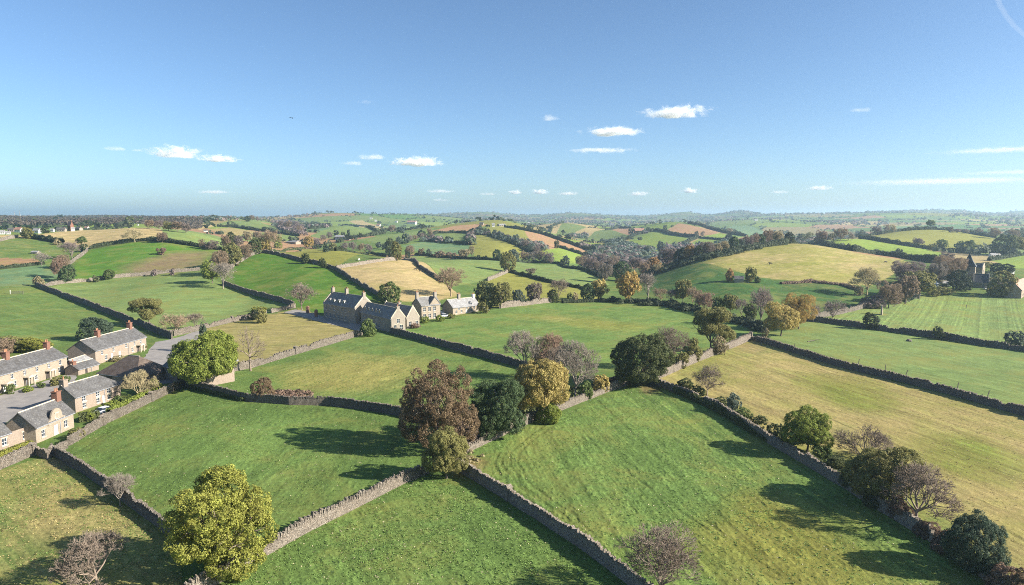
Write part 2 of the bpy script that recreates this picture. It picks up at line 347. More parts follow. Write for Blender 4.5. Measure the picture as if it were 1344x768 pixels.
 ('G22', [(962, 317), (976, 311), (990, 313), (980, 321)], RED * .9, TAN, .3, .1, .1, None),
 ('G23', [(832, 341), (855, 331), (866, 331), (848, 343)], LIME * .8, GRASS, .3, .1, .1, None),
 ('G24', [(955, 298), (985, 296), (1003, 304), (985, 310)], BLUEG * 1.1, PALE, .3, .1, .1, None),
 ('G25', [(800, 300), (825, 298), (840, 302), (825, 309)], RED, TAN, .3, .1, .1, None),
]
def poly_mask(poly, X, Y):
    m = np.zeros(X.shape, bool); k = len(poly)
    for i in range(k):
        x0, y0 = poly[i]; x1, y1 = poly[(i + 1) % k]
        if y0 == y1: continue
        c = ((y0 > Y) != (y1 > Y)) & (X < (x1 - x0) * (Y - y0) / (y1 - y0) + x0)
        m ^= c
    return m
# far patchwork of fields: irregular cells on the plan
CELL = 190.0
PAL = np.array([PALE, GRASS * 1.1, LIME * .9, OLIVE, PALE * .9, RED * .9, TAN * .9, GRASS, DEEP * 1.8, BLUEG, HEATH])
def cells(X, Y):
    gx, gy = np.floor(X / CELL), np.floor(Y / CELL)
    b1 = np.full(X.shape, 1e18); b2 = b1.copy(); idx = np.zeros(X.shape)
    for i in (-1, 0, 1):
        for j in (-1, 0, 1):
            cx, cy = gx + i, gy + j
            sx = (cx + .1 + .8 * hash2(cx, cy, 1)) * CELL; sy = (cy + .1 + .8 * hash2(cx, cy, 2)) * CELL
            dd = (X - sx) ** 2 + (Y - sy) ** 2
            hid_ = hash2(cx, cy, 5)
            up = dd < b1
            b2 = np.where(up, b1, np.minimum(b2, dd)); idx = np.where(up, hid_, idx); b1 = np.where(up, dd, b1)
    return idx, np.sqrt(b2) - np.sqrt(b1)
idx, _ = cells(GX + (vnoise(GX / 60, GY / 60, 8) - .5) * 30, GY + (vnoise(GX / 60, GY / 60, 9) - .5) * 30)
far = PAL[np.minimum((idx * len(PAL)).astype(int), len(PAL) - 1)]
DD = np.broadcast_to(DS[:, None], GX.shape)
fcol = far.copy()
fcol = np.where((DD > 4300)[..., None], .45 * fcol + .55 * np.array((.06, .085, .045)), fcol)
nearm = (DD < 640)[..., None]
fcol = np.where(nearm, GRASS * .9, fcol)
fcol2 = fcol * .75 + OLIVE * .25
fpar = np.zeros(GX.shape + (3,)); fpar[..., 0] = .35; fpar[..., 1] = .1; fpar[..., 2] = .25
fu = GX * .8 + GY * .6; fw = GX * -.6 + GY * .8
WORLD_FIELDS = {}; SOFT = {'M1b', 'M2b', 'M3b', 'M4b', 'F21b', 'F21c', 'F21d', 'F21e', 'F20b', 'F17b', 'F18b', 'F16b', 'F14b', 'F6b', 'F24s'}
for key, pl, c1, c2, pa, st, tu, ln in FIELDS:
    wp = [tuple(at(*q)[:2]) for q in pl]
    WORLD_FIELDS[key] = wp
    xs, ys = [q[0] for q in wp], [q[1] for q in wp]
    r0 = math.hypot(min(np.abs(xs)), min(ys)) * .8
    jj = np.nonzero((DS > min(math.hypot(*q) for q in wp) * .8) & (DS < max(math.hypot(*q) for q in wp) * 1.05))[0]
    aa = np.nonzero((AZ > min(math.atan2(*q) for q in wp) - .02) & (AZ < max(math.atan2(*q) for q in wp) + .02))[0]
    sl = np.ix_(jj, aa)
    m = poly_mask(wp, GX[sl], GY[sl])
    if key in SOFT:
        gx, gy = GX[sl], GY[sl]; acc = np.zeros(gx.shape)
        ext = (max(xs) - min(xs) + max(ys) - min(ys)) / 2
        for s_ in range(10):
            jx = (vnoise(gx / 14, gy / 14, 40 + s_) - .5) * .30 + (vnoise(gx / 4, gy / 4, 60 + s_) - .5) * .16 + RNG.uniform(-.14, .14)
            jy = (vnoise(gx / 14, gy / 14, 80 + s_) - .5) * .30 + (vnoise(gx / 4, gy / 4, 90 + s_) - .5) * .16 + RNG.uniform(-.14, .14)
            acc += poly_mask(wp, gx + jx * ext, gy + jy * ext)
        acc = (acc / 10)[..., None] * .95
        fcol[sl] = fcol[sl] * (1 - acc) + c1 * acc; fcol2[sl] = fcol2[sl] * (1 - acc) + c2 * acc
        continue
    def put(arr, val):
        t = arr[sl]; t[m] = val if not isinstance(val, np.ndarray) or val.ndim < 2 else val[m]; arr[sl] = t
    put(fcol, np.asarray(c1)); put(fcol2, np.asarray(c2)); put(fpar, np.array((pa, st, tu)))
    if ln:
        a, b = at(*ln[0]), at(*ln[1]); t = (b - a).to_2d().normalized()
        tmp = GX[sl] * -t.y + GY[sl] * t.x
        q = fu[sl]; q[m] = tmp[m]; fu[sl] = q
        tmp = GX[sl] * t.x + GY[sl] * t.y; q = fw[sl]; q[m] = tmp[m]; fw[sl] = q
# wheel ruts worn into the turf
RUT = np.zeros(GX.shape)
for pl in ([(748, 549), (715, 562), (692, 576), (680, 592), (676, 610), (684, 628), (712, 650), (752, 684), (800, 724)], [(660, 596), (652, 607), (660, 622), (690, 646), (728, 676)], [(112, 590), (150, 566), (200, 541), (250, 516), (330, 534), (420, 539)],
           [(770, 575), (850, 632), (940, 700), (1010, 752)], [(300, 505), (360, 492), (420, 474), (480, 452), (540, 456), (600, 470)], [(1000, 462), (1100, 494), (1240, 532), (1344, 562)], [(1030, 560), (1110, 590), (1220, 650), (1340, 712)]):
    wp = [at(*q) for q in pl]
    rr_ = [q.to_2d().length for q in wp]
    jj = np.nonzero((DS > min(rr_) - 4) & (DS < max(rr_) + 4))[0]; aa = np.nonzero((AZ > min(math.atan2(q.x, q.y) for q in wp) - .03) & (AZ < max(math.atan2(q.x, q.y) for q in wp) + .03))[0]
    sl = np.ix_(jj, aa); gx, gy = GX[sl] + (vnoise(GX[sl] / 5, GY[sl] / 5, 33) - .5) * 1.2, GY[sl] + (vnoise(GX[sl] / 5, GY[sl] / 5, 34) - .5) * 1.2
    dm = np.full(gx.shape, 1e9)
    for a_, b_ in zip(wp[:-1], wp[1:]):
        ex, ey = b_.x - a_.x, b_.y - a_.y; t_ = np.clip(((gx - a_.x) * ex + (gy - a_.y) * ey) / (ex * ex + ey * ey), 0, 1)
        dm = np.minimum(dm, np.hypot(gx - a_.x - t_ * ex, gy - a_.y - t_ * ey))
    r_ = (1 - smooth(.15, .42, np.abs(dm - .75))) * smooth(.25, .6, vnoise(GX[sl] / 9, GY[sl] / 9, 35))
    RUT[sl] = np.maximum(RUT[sl], r_)
RUT *= (DD < 330)
fcol *= (1 - .26 * RUT)[..., None]; fcol2 *= (1 - .26 * RUT)[..., None]
# gravel yards and lanes stay smooth
YARDS = {
 'village_road': [(-140, 546), (-60, 532), (0, 519.5), (30, 510), (60, 500), (88, 491.5), (96, 489), (100, 494), (98, 504), (82, 513), (76, 522), (50, 532), (22, 545), (5, 556), (-10, 566), (-140, 610)],
 'farm_yard': [(160, 480), (190, 469), (196, 459), (205, 449), (222, 446), (240, 441), (252, 436), (262, 434), (270, 438), (262, 446), (250, 455), (250, 470), (236, 488), (226, 503), (196, 506), (176, 500), (162, 492)],
 'manor_forecourt': [(372, 410), (388, 406), (410, 411), (430, 417), (470, 424), (482, 428), (478, 436), (440, 427), (400, 417)],
}
soft = np.zeros(GX.shape)
YW = {}
for k, pl in YARDS.items():
    YW[k] = [at(*q) for q in pl]
    soft[poly_mask([tuple(q[:2]) for q in YW[k]], GX, GY)] = 1
tus = fpar[..., 2] * (1 - soft)
wgt = (1 - smooth(170, 420, DD)) * tus
GZM = GZ + .5 * wgt * ((vnoise(fu / .7, fw / 1.6, 21) - .5) * .07 + (vnoise(fu / .35, fw / .6, 22) ** 4 - .2) * .26 + (vnoise(GX / 6.7, GY / 6.7, 23) - .5) * .10 + np.maximum(vnoise(fu / 1.3, fw / 2.6, 24) - .74, 0) * .6) - soft * .12 - RUT * .06
verts = np.stack([GX, GY, GZM], -1).reshape(-1, 3)
ii = np.arange(nd * na).reshape(nd, na)
q = np.stack([ii[:-1, :-1], ii[:-1, 1:], ii[1:, 1:], ii[1:, :-1]], -1).reshape(-1, 4)[:, ::-1]
me = mesh_np('terrain', verts, q, True)
def addattr(name, arr):
    a = me.attributes.new(name, 'FLOAT_COLOR', 'POINT')
    c = np.ones((nd * na, 4), np.float32); c[:, :3] = arr.reshape(-1, 3); a.data.foreach_set('color', c.ravel())
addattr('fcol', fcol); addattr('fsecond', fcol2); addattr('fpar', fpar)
a = me.attributes.new('falong', 'FLOAT', 'POINT'); a.data.foreach_set('value', fw.ravel().astype(np.float32))
a = me.attributes.new('fline', 'FLOAT', 'POINT'); a.data.foreach_set('value', fu.ravel().astype(np.float32))
terrain = link('terrain', me); tag(terrain, 'rolling farmland of green, dry and ploughed fields', 'terrain', kind='structure')

m, nt, out = newmat('pasture')
geo = N(nt, 'ShaderNodeNewGeometry'); pos = geo.outputs['Position']
A1 = N(nt, 'ShaderNodeAttribute', attribute_name='fcol'); A2 = N(nt, 'ShaderNodeAttribute', attribute_name='fsecond')
A3 = N(nt, 'ShaderNodeAttribute', attribute_name='fpar'); A4 = N(nt, 'ShaderNodeAttribute', attribute_name='fline')
sep = N(nt, 'ShaderNodeSeparateColor'); L(nt, A3.outputs['Color'], sep.inputs[0])
pa, st, tu = sep.outputs[0], sep.outputs[1], sep.outputs[2]
n1 = noise(nt, pos, .022, 5, .62).outputs[0]; n2 = noise(nt, pos, .16, 4, .65).outputs[0]; n3 = noise(nt, pos, 1.1, 4, .7).outputs[0]; n4 = noise(nt, pos, 5.0, 2, .6).outputs[0]
lines = noise(nt, math_(nt, 'ADD', A4.outputs['Fac'], math_(nt, 'MULTIPLY', n2, 1.6)), .55, 3, .75, '1D').outputs[0]
cx0 = N(nt, 'ShaderNodeCombineXYZ'); A50 = N(nt, 'ShaderNodeAttribute', attribute_name='falong'); L(nt, A4.outputs['Fac'], cx0.inputs[0]); L(nt, math_(nt, 'MULTIPLY', A50.outputs['Fac'], .3), cx0.inputs[1])
n1b = noise(nt, cx0.outputs[0], .045, 6, .65).outputs[0]
mixn = math_(nt, 'ADD', math_(nt, 'MULTIPLY', n1b, .62), math_(nt, 'ADD', math_(nt, 'MULTIPLY', n2, .28), math_(nt, 'MULTIPLY', lines, .2)))
thr = math_(nt, 'SUBTRACT', 0.82, math_(nt, 'MULTIPLY', pa, .5))
fac = math_(nt, 'MULTIPLY', math_(nt, 'SUBTRACT', mixn, thr), 5.0, clamp=True)
c = mixc(nt, math_(nt, 'MULTIPLY', fac, .85), A1.outputs['Color'], A2.outputs['Color'])
# drilled rows and wheelings
A5 = N(nt, 'ShaderNodeAttribute', attribute_name='falong')
cx_ = N(nt, 'ShaderNodeCombineXYZ'); L(nt, A4.outputs['Fac'], cx_.inputs[0]); L(nt, math_(nt, 'MULTIPLY', A5.outputs['Fac'], .16), cx_.inputs[1])
streak = noise(nt, cx_.outputs[0], .9, 5, .72).outputs[0]; streak2 = noise(nt, cx_.outputs[0], .16, 4, .65).outputs[0]
rows = ramp(nt, lines, .32, .68, -.5, .5)
v = math_(nt, 'ADD', 1.0, math_(nt, 'MULTIPLY', math_(nt, 'MULTIPLY', rows, st), .75))
wheel = math_(nt, 'FRACT', math_(nt, 'DIVIDE', math_(nt, 'ADD', A4.outputs['Fac'], math_(nt, 'MULTIPLY', n1, 5.0)), 9.0))
wl = math_(nt, 'MULTIPLY', math_(nt, 'LESS_THAN', math_(nt, 'ABSOLUTE', math_(nt, 'SUBTRACT', wheel, .5)), .028), math_(nt, 'MULTIPLY', st, ramp(nt, n2, .42, .6, 0, .55)))
v = math_(nt, 'SUBTRACT', v, wl)
v = math_(nt, 'MULTIPLY', v, ramp(nt, streak, .3, .7, .74, 1.26)); v = math_(nt, 'MULTIPLY', v, ramp(nt, streak2, .32, .68, .86, 1.14))
# tussocks and dead blades
v = math_(nt, 'MULTIPLY', v, math_(nt, 'ADD', 1.0, math_(nt, 'MULTIPLY', math_(nt, 'SUBTRACT', n3, .5), math_(nt, 'ADD', .45, math_(nt, 'MULTIPLY', tu, .9)))))
v = math_(nt, 'MULTIPLY', v, ramp(nt, n4, .3, .7, .66, 1.34))
tuft = noise(nt, pos, 1.7, 3, .75, dist=.8).outputs[0]
v = math_(nt, 'MULTIPLY', v, math_(nt, 'SUBTRACT', 1.0, math_(nt, 'MULTIPLY', ramp(nt, tuft, .60, .70, 0, .55), tu)))
v = math_(nt, 'MULTIPLY', v, ramp(nt, n2, .3, .7, .84, 1.14))
vv = N(nt, 'ShaderNodeCombineColor')
for i in range(3): L(nt, v, vv.inputs[i])
c = mixc(nt, 1.0, c, vv.outputs[0], 'MULTIPLY')
warm = noise(nt, pos, .06, 5, .7, dist=.6).outputs[0]
c = mixc(nt, math_(nt, 'MULTIPLY', ramp(nt, warm, .47, .66, 0, .8), math_(nt, 'ADD', pa, .3)), c, (.215, .205, .055)); c = mixc(nt, ramp(nt, warm, .46, .28, 0, .35), c, (.055, .105, .025))
hay = math_(nt, 'MULTIPLY', ramp(nt, noise(nt, pos, .75, 5, .8, dist=1.2).outputs[0], .64, .74, 0, .45), tu)
c = mixc(nt, hay, c, (.33, .29, .13))
bmp = N(nt, 'ShaderNodeBump'); bmp.inputs['Strength'].default_value = .5; bmp.inputs['Distance'].default_value = .10
L(nt, math_(nt, 'ADD', math_(nt, 'MULTIPLY', streak, .8), math_(nt, 'MULTIPLY', n4, .6)), bmp.inputs['Height'])
bsdf(nt, out, c, .95, .08, bmp.outputs[0])
me.materials.append(m)

# lanes and yards: sheets laid just above the ground
m, nt, out = newmat('gravel')
geo = N(nt, 'ShaderNodeNewGeometry'); pos = geo.outputs['Position']
a = noise(nt, pos, .35, 5, .65).outputs[0]; b = noise(nt, pos, 3.5, 4, .7).outputs[0]
c = mixc(nt, ramp(nt, a, .38, .62), (.235, .215, .20), (.33, .30, .27)); c = mixc(nt, ramp(nt, b, .3, .7, 0, .5), c, (.19, .18, .17))
bmp = N(nt, 'ShaderNodeBump'); bmp.inputs['Strength'].default_value = .4; bmp.inputs['Distance'].default_value = .05; L(nt, b, bmp.inputs['Height'])
bsdf(nt, out, c, .9, .2, bmp.outputs[0]); M_GRAVEL = m
for k, wp in YW.items():
    bm = bmesh.new(); pts = []
    for i, p in enumerate(wp):
        qn = wp[(i + 1) % len(wp)]; nseg = max(1, int((qn - p).length / 1.5))
        for s in range(nseg):
            t = p.lerp(qn, s / nseg); j = .25
            pts.append(Vector((t.x + random.uniform(-j, j), t.y + random.uniform(-j, j), height(t.x, t.y) + .02)))
    f = bm.faces.new([bm.verts.new(p) for p in pts]); bmesh.ops.triangulate(bm, faces=[f])
    if bm.faces and sum(f.normal.z for f in bm.faces) < 0: bmesh.ops.reverse_faces(bm, faces=bm.faces)
    mm = bpy.data.meshes.new(k); bm.to_mesh(mm); bm.free()
    tag(link(k, mm, None, M_GRAVEL), {'village_road': 'grey gravel lane between the stone cottages', 'farm_yard': 'pale gravel yard behind the cottages', 'manor_forecourt': 'shaded gravel forecourt before the manor'}[k], 'yard', kind='structure')
# ------------------------------------------------------------------ dry-stone walls
def stone_material(name, tone, scale=1.0, lichen=.35):
    m, nt, out = newmat(name)
    geo = N(nt, 'ShaderNodeNewGeometry')
    mp = N(nt, 'ShaderNodeMapping'); L(nt, geo.outputs['Position'], mp.inputs[0]); mp.inputs['Scale'].default_value = (1.7 * scale, 1.7 * scale, 3.4 * scale)
    v = N(nt, 'ShaderNodeTexVoronoi', feature='F1'); L(nt, mp.outputs[0], v.inputs['Vector'])
    e = N(nt, 'ShaderNodeTexVoronoi', feature='DISTANCE_TO_EDGE'); L(nt, mp.outputs[0], e.inputs['Vector'])
    s = N(nt, 'ShaderNodeSeparateColor'); L(nt, v.outputs['Color'], s.inputs[0])
    t = np.array(tone)
    c = mixc(nt, s.outputs[0], tuple(t * .6), tuple(t * 1.35))
    c = mixc(nt, math_(nt, 'MULTIPLY', s.outputs[1], .35), c, tuple(t * np.array((1.15, .88, .68))))
    big = noise(nt, geo.outputs['Position'], .45, 5, .7).outputs[0]
    c = mixc(nt, ramp(nt, big, .5, .68, 0, lichen), c, (.52, .49, .42)); c = mixc(nt, ramp(nt, big, .5, .34, 0, .45), c, tuple(t * .5))
    gap = ramp(nt, e.outputs['Distance'], .02, .13, .22, 1)
    g = N(nt, 'ShaderNodeCombineColor')
    for i in range(3): L(nt, gap, g.inputs[i])
    c = mixc(nt, 1.0, c, g.outputs[0], 'MULTIPLY')
    bmp = N(nt, 'ShaderNodeBump'); bmp.inputs['Strength'].default_value = 1.0; bmp.inputs['Distance'].default_value = .2
    L(nt, math_(nt, 'ADD', ramp(nt, e.outputs['Distance'], 0, .15), math_(nt, 'MULTIPLY', s.outputs[2], .6)), bmp.inputs['Height'])
    bsdf(nt, out, c, .92, .15, bmp.outputs[0])
    return m
M_WALL = stone_material('drystone', (.50, .44, .365)); M_WALL_SHADED = stone_material('shade_toned_drystone', (.34, .305, .26), lichen=.3)  # same stone twice: the second has the walls' shaded side in its colour

def resample(pts, step):
    out = [pts[0].to_2d()]
    for a, b in zip(pts[:-1], pts[1:]):
        a, b = a.to_2d(), b.to_2d(); nn = max(1, int(round((b - a).length / step)))
        for i in range(1, nn + 1): out.append(a.lerp(b, i / nn))
    return out
def wall(pix, label, h=1.75, t=.54, step=None, mat=None, pillars=(), cope=True, jag=.24, rnd=0, group='dry-stone field walls'):
    rr = random.Random(hash(label) % 9999 if False else sum(map(ord, label)) + rnd)
    wp = [at(*p) for p in pix]
    dist = min(p.length for p in wp)
    step = step or (.55 if dist < 190 else 1.1 if dist < 330 else 2.2)
    line = resample(wp, step); nn = len(line)
    base = Vector((line[0].x, line[0].y, height(*line[0])))
    V, F = [], []
    wob = [(rr.random() - .5) for _ in range(nn)]
    ph = rr.random() * 99
    ar = np.arange(nn) * step
    hm = (1 + .16 * (vnoise(ar / 6 + ph, ar * 0 + ph, 5) - .5) * 2) * (1 - .38 * smooth(.74, .86, vnoise(ar / 3.2 + ph * 2, ar * 0 + ph, 7)))
    for i, p in enumerate(line):
        d_ = (line[min(i + 1, nn - 1)] - line[max(i - 1, 0)]).normalized(); nrm = Vector((-d_.y, d_.x))
        z = height(*p) - base.z
        hh = h * hm[i] + wob[i] * .10
        off = (float(vnoise(np.array([i * step / 4 + ph]), np.array([ph + 9]), 6)[0]) - .5) * .25
        for s, zz in ((-.62, -.5), (-.5, hh * .5), (-.40, hh), (.40, hh + wob[i] * .06), (.5, hh * .5), (.62, -.5)):
            q_ = p + nrm * (s * t * (1 + .16 * (rr.random() - .5)) + off)
            V.append((q_.x - base.x, q_.y - base.y, z + zz))
        if i:
            b0, b1 = (i - 1) * 6, i * 6
            for k in range(5): F.append((b0 + k, b0 + k + 1, b1 + k + 1, b1 + k))
    F.append((0, 1, 2, 3, 4, 5)); F.append(tuple((nn - 1) * 6 + k for k in (5, 4, 3, 2, 1, 0)))
    mb = MB(); mb.v = V; mb.f = F
    if cope:
        # upright cope stones, each a slab across the wall
        ln = sum((line[i + 1] - line[i]).length for i in range(nn - 1)); s_, i = 0.0, 0; cs = .34 if dist < 190 else .8
        acc = 0.0
        for i in range(nn - 1):
            a_, b_ = line[i], line[i + 1]; seg = (b_ - a_).length; d_ = (b_ - a_) / seg; nrm = Vector((-d_.y, d_.x))
            while acc < seg:
                c_ = a_ + d_ * acc
                if rr.random() < .93:
                    th = cs * rr.uniform(.55, .95); up = rr.uniform(.4, 1.0) * jag * 2; hw = t * rr.uniform(.34, .56)
                    z = height(*c_) - base.z + h * (hm[i] + (hm[i + 1] - hm[i]) * acc / seg) - .12; tl = rr.uniform(-.25, .25) * th; sh = rr.uniform(-.05, .05)
                    o0 = len(mb.v)
                    offc = (float(vnoise(np.array([(i + acc / seg) * step / 4 + ph]), np.array([ph + 9]), 6)[0]) - .5) * .25
                    for (u, vv_, ww, k) in ((-.5, -1, 0, 0), (.5, -1, 0, 0), (.5, 1, 0, 0), (-.5, 1, 0, 0), (-.42, -.9, 1, 1), (.42, -.9, 1, 1), (.42, .9, 1, 1), (-.42, .9, 1, 1)):
                        q_ = c_ + d_ * (u * th + k * tl) + nrm * (vv_ * hw + sh + offc)
                        mb.v.append((q_.x - base.x, q_.y - base.y, z + ww * (.12 + up * (1 + rr.uniform(-.25, .25)))))
                    mb.f += [tuple(o0 + j for j in f) for f in ((4, 5, 6, 7), (0, 1, 5, 4), (1, 2, 6, 5), (2, 3, 7, 6), (3, 0, 4, 7))]
                acc += cs * rr.uniform(.8, 1.15)
            acc -= seg
    o = mb.build('stone_wall', mat or M_WALL, None, base)
    tag(o, label, 'stone wall', group)
    for pp in pillars:
        w_ = at(*pp); a = min(range(nn - 1), key=lambda i: (line[i] - w_.to_2d()).length); d_ = (line[a + 1] - line[a]); ang = math.atan2(d_.y, d_.x)
        c_ = line[a]
        pb = MB(); hw = .48; hp = h + .42
        pb.box(-hw, hw, -hw, hw, -.4, hp); pb.box(-hw - .08, hw + .08, -hw - .08, hw + .08, hp + .002, hp + .16)
        pb.prism([(-hw, hp + .163), (hw, hp + .163), (0, hp + .42)], -hw, hw)
        po = pb.build('pillar', mat or M_WALL, o); po.location = (c_.x - base.x, c_.y - base.y, height(*c_) - base.z); po.rotation_euler = (0, 0, ang)
    return o

wall([(243, 790), (330, 738), (400, 700), (470, 664), (530, 634), (562, 621)], 'pale stone wall with a jagged coped top running up from behind the big yellow-green tree', h=1.55, jag=.40)
wall([(612, 594), (660, 571), (700, 553), (745, 535), (800, 513), (832, 503), (850, 492)], 'sunlit pale stone wall in front of the copper, dark green and golden trees', h=1.7)
wall([(606, 620), (660, 652), (700, 678), (760, 717), (826, 766), (870, 800)], 'shaded stone wall with a white capped pillar falling to the bottom edge beside the purple-brown bare tree', h=1.8, pillars=[(668, 657)])
wall([(68, 596), (110, 621), (150, 648), (200, 684), (246, 722)], 'dark wall with a bare sapling over it, from the gabled cottage gate to the yellow-green tree', h=1.7, mat=M_WALL_SHADED)
wall([(91, 585), (112, 572), (137, 557)], 'low sunlit garden wall beside the curved-gable cottage', h=1.5, pillars=[(137, 557)])
wall([(137, 557), (168, 542), (199, 527), (228, 513), (250, 503)], 'sunlit garden wall behind the hedge of the long cottage, ending below the bright green tree', h=1.8, pillars=[(199, 527)])
wall([(-60, 642), (0, 616), (30, 603), (47, 596)], 'short sunlit wall with a clipped hedge behind it at the left edge', h=1.7, pillars=[(47, 596)])
wall([(47, 596), (62, 603), (72, 597), (88, 588)], 'short brown wall with a gate pillar in front of the curved-gable cottage', h=1.2, pillars=[(70, 598)])
wall([(244, 508), (285, 518), (325, 527), (380, 531), (430, 532), (480, 538), (530, 547), (560, 556)], 'long dark field wall curving from the bright green tree to the copper tree', h=1.8, mat=M_WALL_SHADED)
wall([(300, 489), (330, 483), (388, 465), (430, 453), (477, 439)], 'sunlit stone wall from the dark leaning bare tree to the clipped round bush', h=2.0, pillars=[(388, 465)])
wall([(512, 437), (560, 449), (600, 460), (640, 470), (690, 484), (715, 491)], 'dark straight wall running from the manor to the bare trees of the middle clump', h=2.1, mat=M_WALL_SHADED)
wall([(852, 502), (890, 516), (930, 532), (970, 557), (1010, 582), (1060, 611), (1105, 638), (1150, 667), (1200, 697), (1240, 722), (1305, 768), (1350, 800)], 'long grey wall with hedge bushes along it, between the lush green field and the dry yellow field', h=1.7)
wall([(850, 503), (880, 490), (905, 479), (940, 465), (965, 455), (986, 446)], 'pale stone wall at the upper corner of the dry yellow field', h=2.3, pillars=[(985, 446)])
wall([(986, 446), (1040, 462), (1100, 481), (1170, 498), (1240, 516), (1344, 546), (1470, 583)], 'dark wall with posts between the dry yellow field and the smooth pale green field', h=1.8, mat=M_WALL_SHADED)
wall([(1046, 420), (1085, 424), (1150, 433), (1240, 446), (1344, 461), (1470, 478)], 'dark wall with an ivy bush on it below the striped green field', h=2.2, mat=M_WALL_SHADED)
wall([(1062, 419), (1100, 413), (1125, 407), (1140, 403)], 'dark wall at the foot of the shaded dell beside the purple-grey bush', h=2.2, mat=M_WALL_SHADED)
wall([(47, 376), (80, 388), (110, 399), (150, 415), (185, 428), (215, 441), (226, 445)], 'long dark wall running down behind the terraced cottages to the farm yard', h=2.4, mat=M_WALL_SHADED, pillars=[(226, 445)])
wall([(58, 376), (85, 372), (140, 366), (172, 363), (215, 359), (262, 355)], 'distant stone wall below the half ploughed field', h=2.0)
wall([(246, 437), (270, 431), (300, 424), (335, 416), (350, 412)], 'pale wall with a brick pillar along the top of the mown dry paddock', h=2.0, pillars=[(307, 423)])
wall([(228, 441), (240, 439), (252, 435)], 'short broken wall beside the brown bush at the yard entrance', h=1.9)
wall([(292, 373), (310, 380), (345, 390), (386, 403)], 'dark wall below the vivid green field, left of the manor', h=2.3, mat=M_WALL_SHADED)
wall([(356, 411), (372, 407), (388, 404)], 'low wall joining the paddock to the manor forecourt', h=1.8, pillars=[(388, 404)])
wall([(345, 332), (395, 343), (425, 349), (441, 355)], 'dark wall between the vivid green slope and the olive field', h=2.2, mat=M_WALL_SHADED)
wall([(441, 355), (458, 366), (475, 376), (492, 386), (510, 397)], 'dark wall between the vivid green slope and the tawny field, ending behind the manor', h=2.4, mat=M_WALL_SHADED)
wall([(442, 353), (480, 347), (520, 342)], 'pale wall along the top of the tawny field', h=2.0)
wall([(530, 340), (550, 351), (565, 361), (582, 371)], 'dark wall right of the tawny field', h=2.3, mat=M_WALL_SHADED)
wall([(303, 352), (318, 343), (330, 336), (344, 332)], 'pale wall at the left edge of the vivid green slope', h=2.0)
wall([(89, 350), (100, 341), (108, 336), (116, 329)], 'pale wall left of the half ploughed field on the hillside', h=2.2)
wall([(0, 317), (12, 314), (24, 312)], 'short pale wall below the tan hilltop at the left edge', h=2.4)
wall([(640, 369), (655, 363), (668, 357)], 'short pale wall between two pale green fields right of the manor', h=2.2)
wall([(655, 405), (690, 401), (724, 397)], 'pale wall with an end pillar at the top of the big green field', h=2.4, pillars=[(724, 397)])

# ------------------------------------------------------------------ foliage materials
def leaf_material(name, trans=.36):
    m, nt, out = newmat(name)
    oi = N(nt, 'ShaderNodeObjectInfo'); geo = N(nt, 'ShaderNodeNewGeometry'); tc = N(nt, 'ShaderNodeTexCoord')
    rnd = geo.outputs['Random Per Island']
    nz = noise(nt, tc.outputs['Object'], 7.0, 2, .6).outputs[0]
    v = math_(nt, 'ADD', ramp(nt, rnd, 0, 1, .62, 1.38), math_(nt, 'MULTIPLY', math_(nt, 'SUBTRACT', nz, .5), 1.0))
    g = N(nt, 'ShaderNodeCombineColor')
    for i in range(3): L(nt, v, g.inputs[i])
    c = mixc(nt, 1.0, oi.outputs['Color'], g.outputs[0], 'MULTIPLY')
    hs = N(nt, 'ShaderNodeHueSaturation'); L(nt, c, hs.inputs['Color'])
    L(nt, math_(nt, 'ADD', .485, math_(nt, 'MULTIPLY', nz, .03)), hs.inputs['Hue'])
    d = N(nt, 'ShaderNodeBsdfPrincipled'); L(nt, hs.outputs[0], d.inputs['Base Color']); d.inputs['Roughness'].default_value = .65; d.inputs['Specular IOR Level'].default_value = .22
    t = N(nt, 'ShaderNodeBsdfTranslucent'); L(nt, hs.outputs[0], t.inputs[0])
    mx = N(nt, 'ShaderNodeMixShader'); mx.inputs[0].default_value = trans
    L(nt, d.outputs[0], mx.inputs[1]); L(nt, t.outputs[0], mx.inputs[2]); L(nt, mx.outputs[0], out.inputs[0])
    return m
M_LEAF = leaf_material('leaves')
def twig_material(name):
    m, nt, out = newmat(name)
    oi = N(nt, 'ShaderNodeObjectInfo'); tc = N(nt, 'ShaderNodeTexCoord')
    nz = noise(nt, tc.outputs['Object'], 9, 3, .6).outputs[0]
    g = N(nt, 'ShaderNodeCombineColor')
    vv_ = ramp(nt, nz, .3, .7, .7, 1.3)
    for i in range(3): L(nt, vv_, g.inputs[i])
    bsdf(nt, out, mixc(nt, 1.0, oi.outputs['Color'], g.outputs[0], 'MULTIPLY'), .9, .1)
    return m
M_TWIG = twig_material('bark_and_twigs')

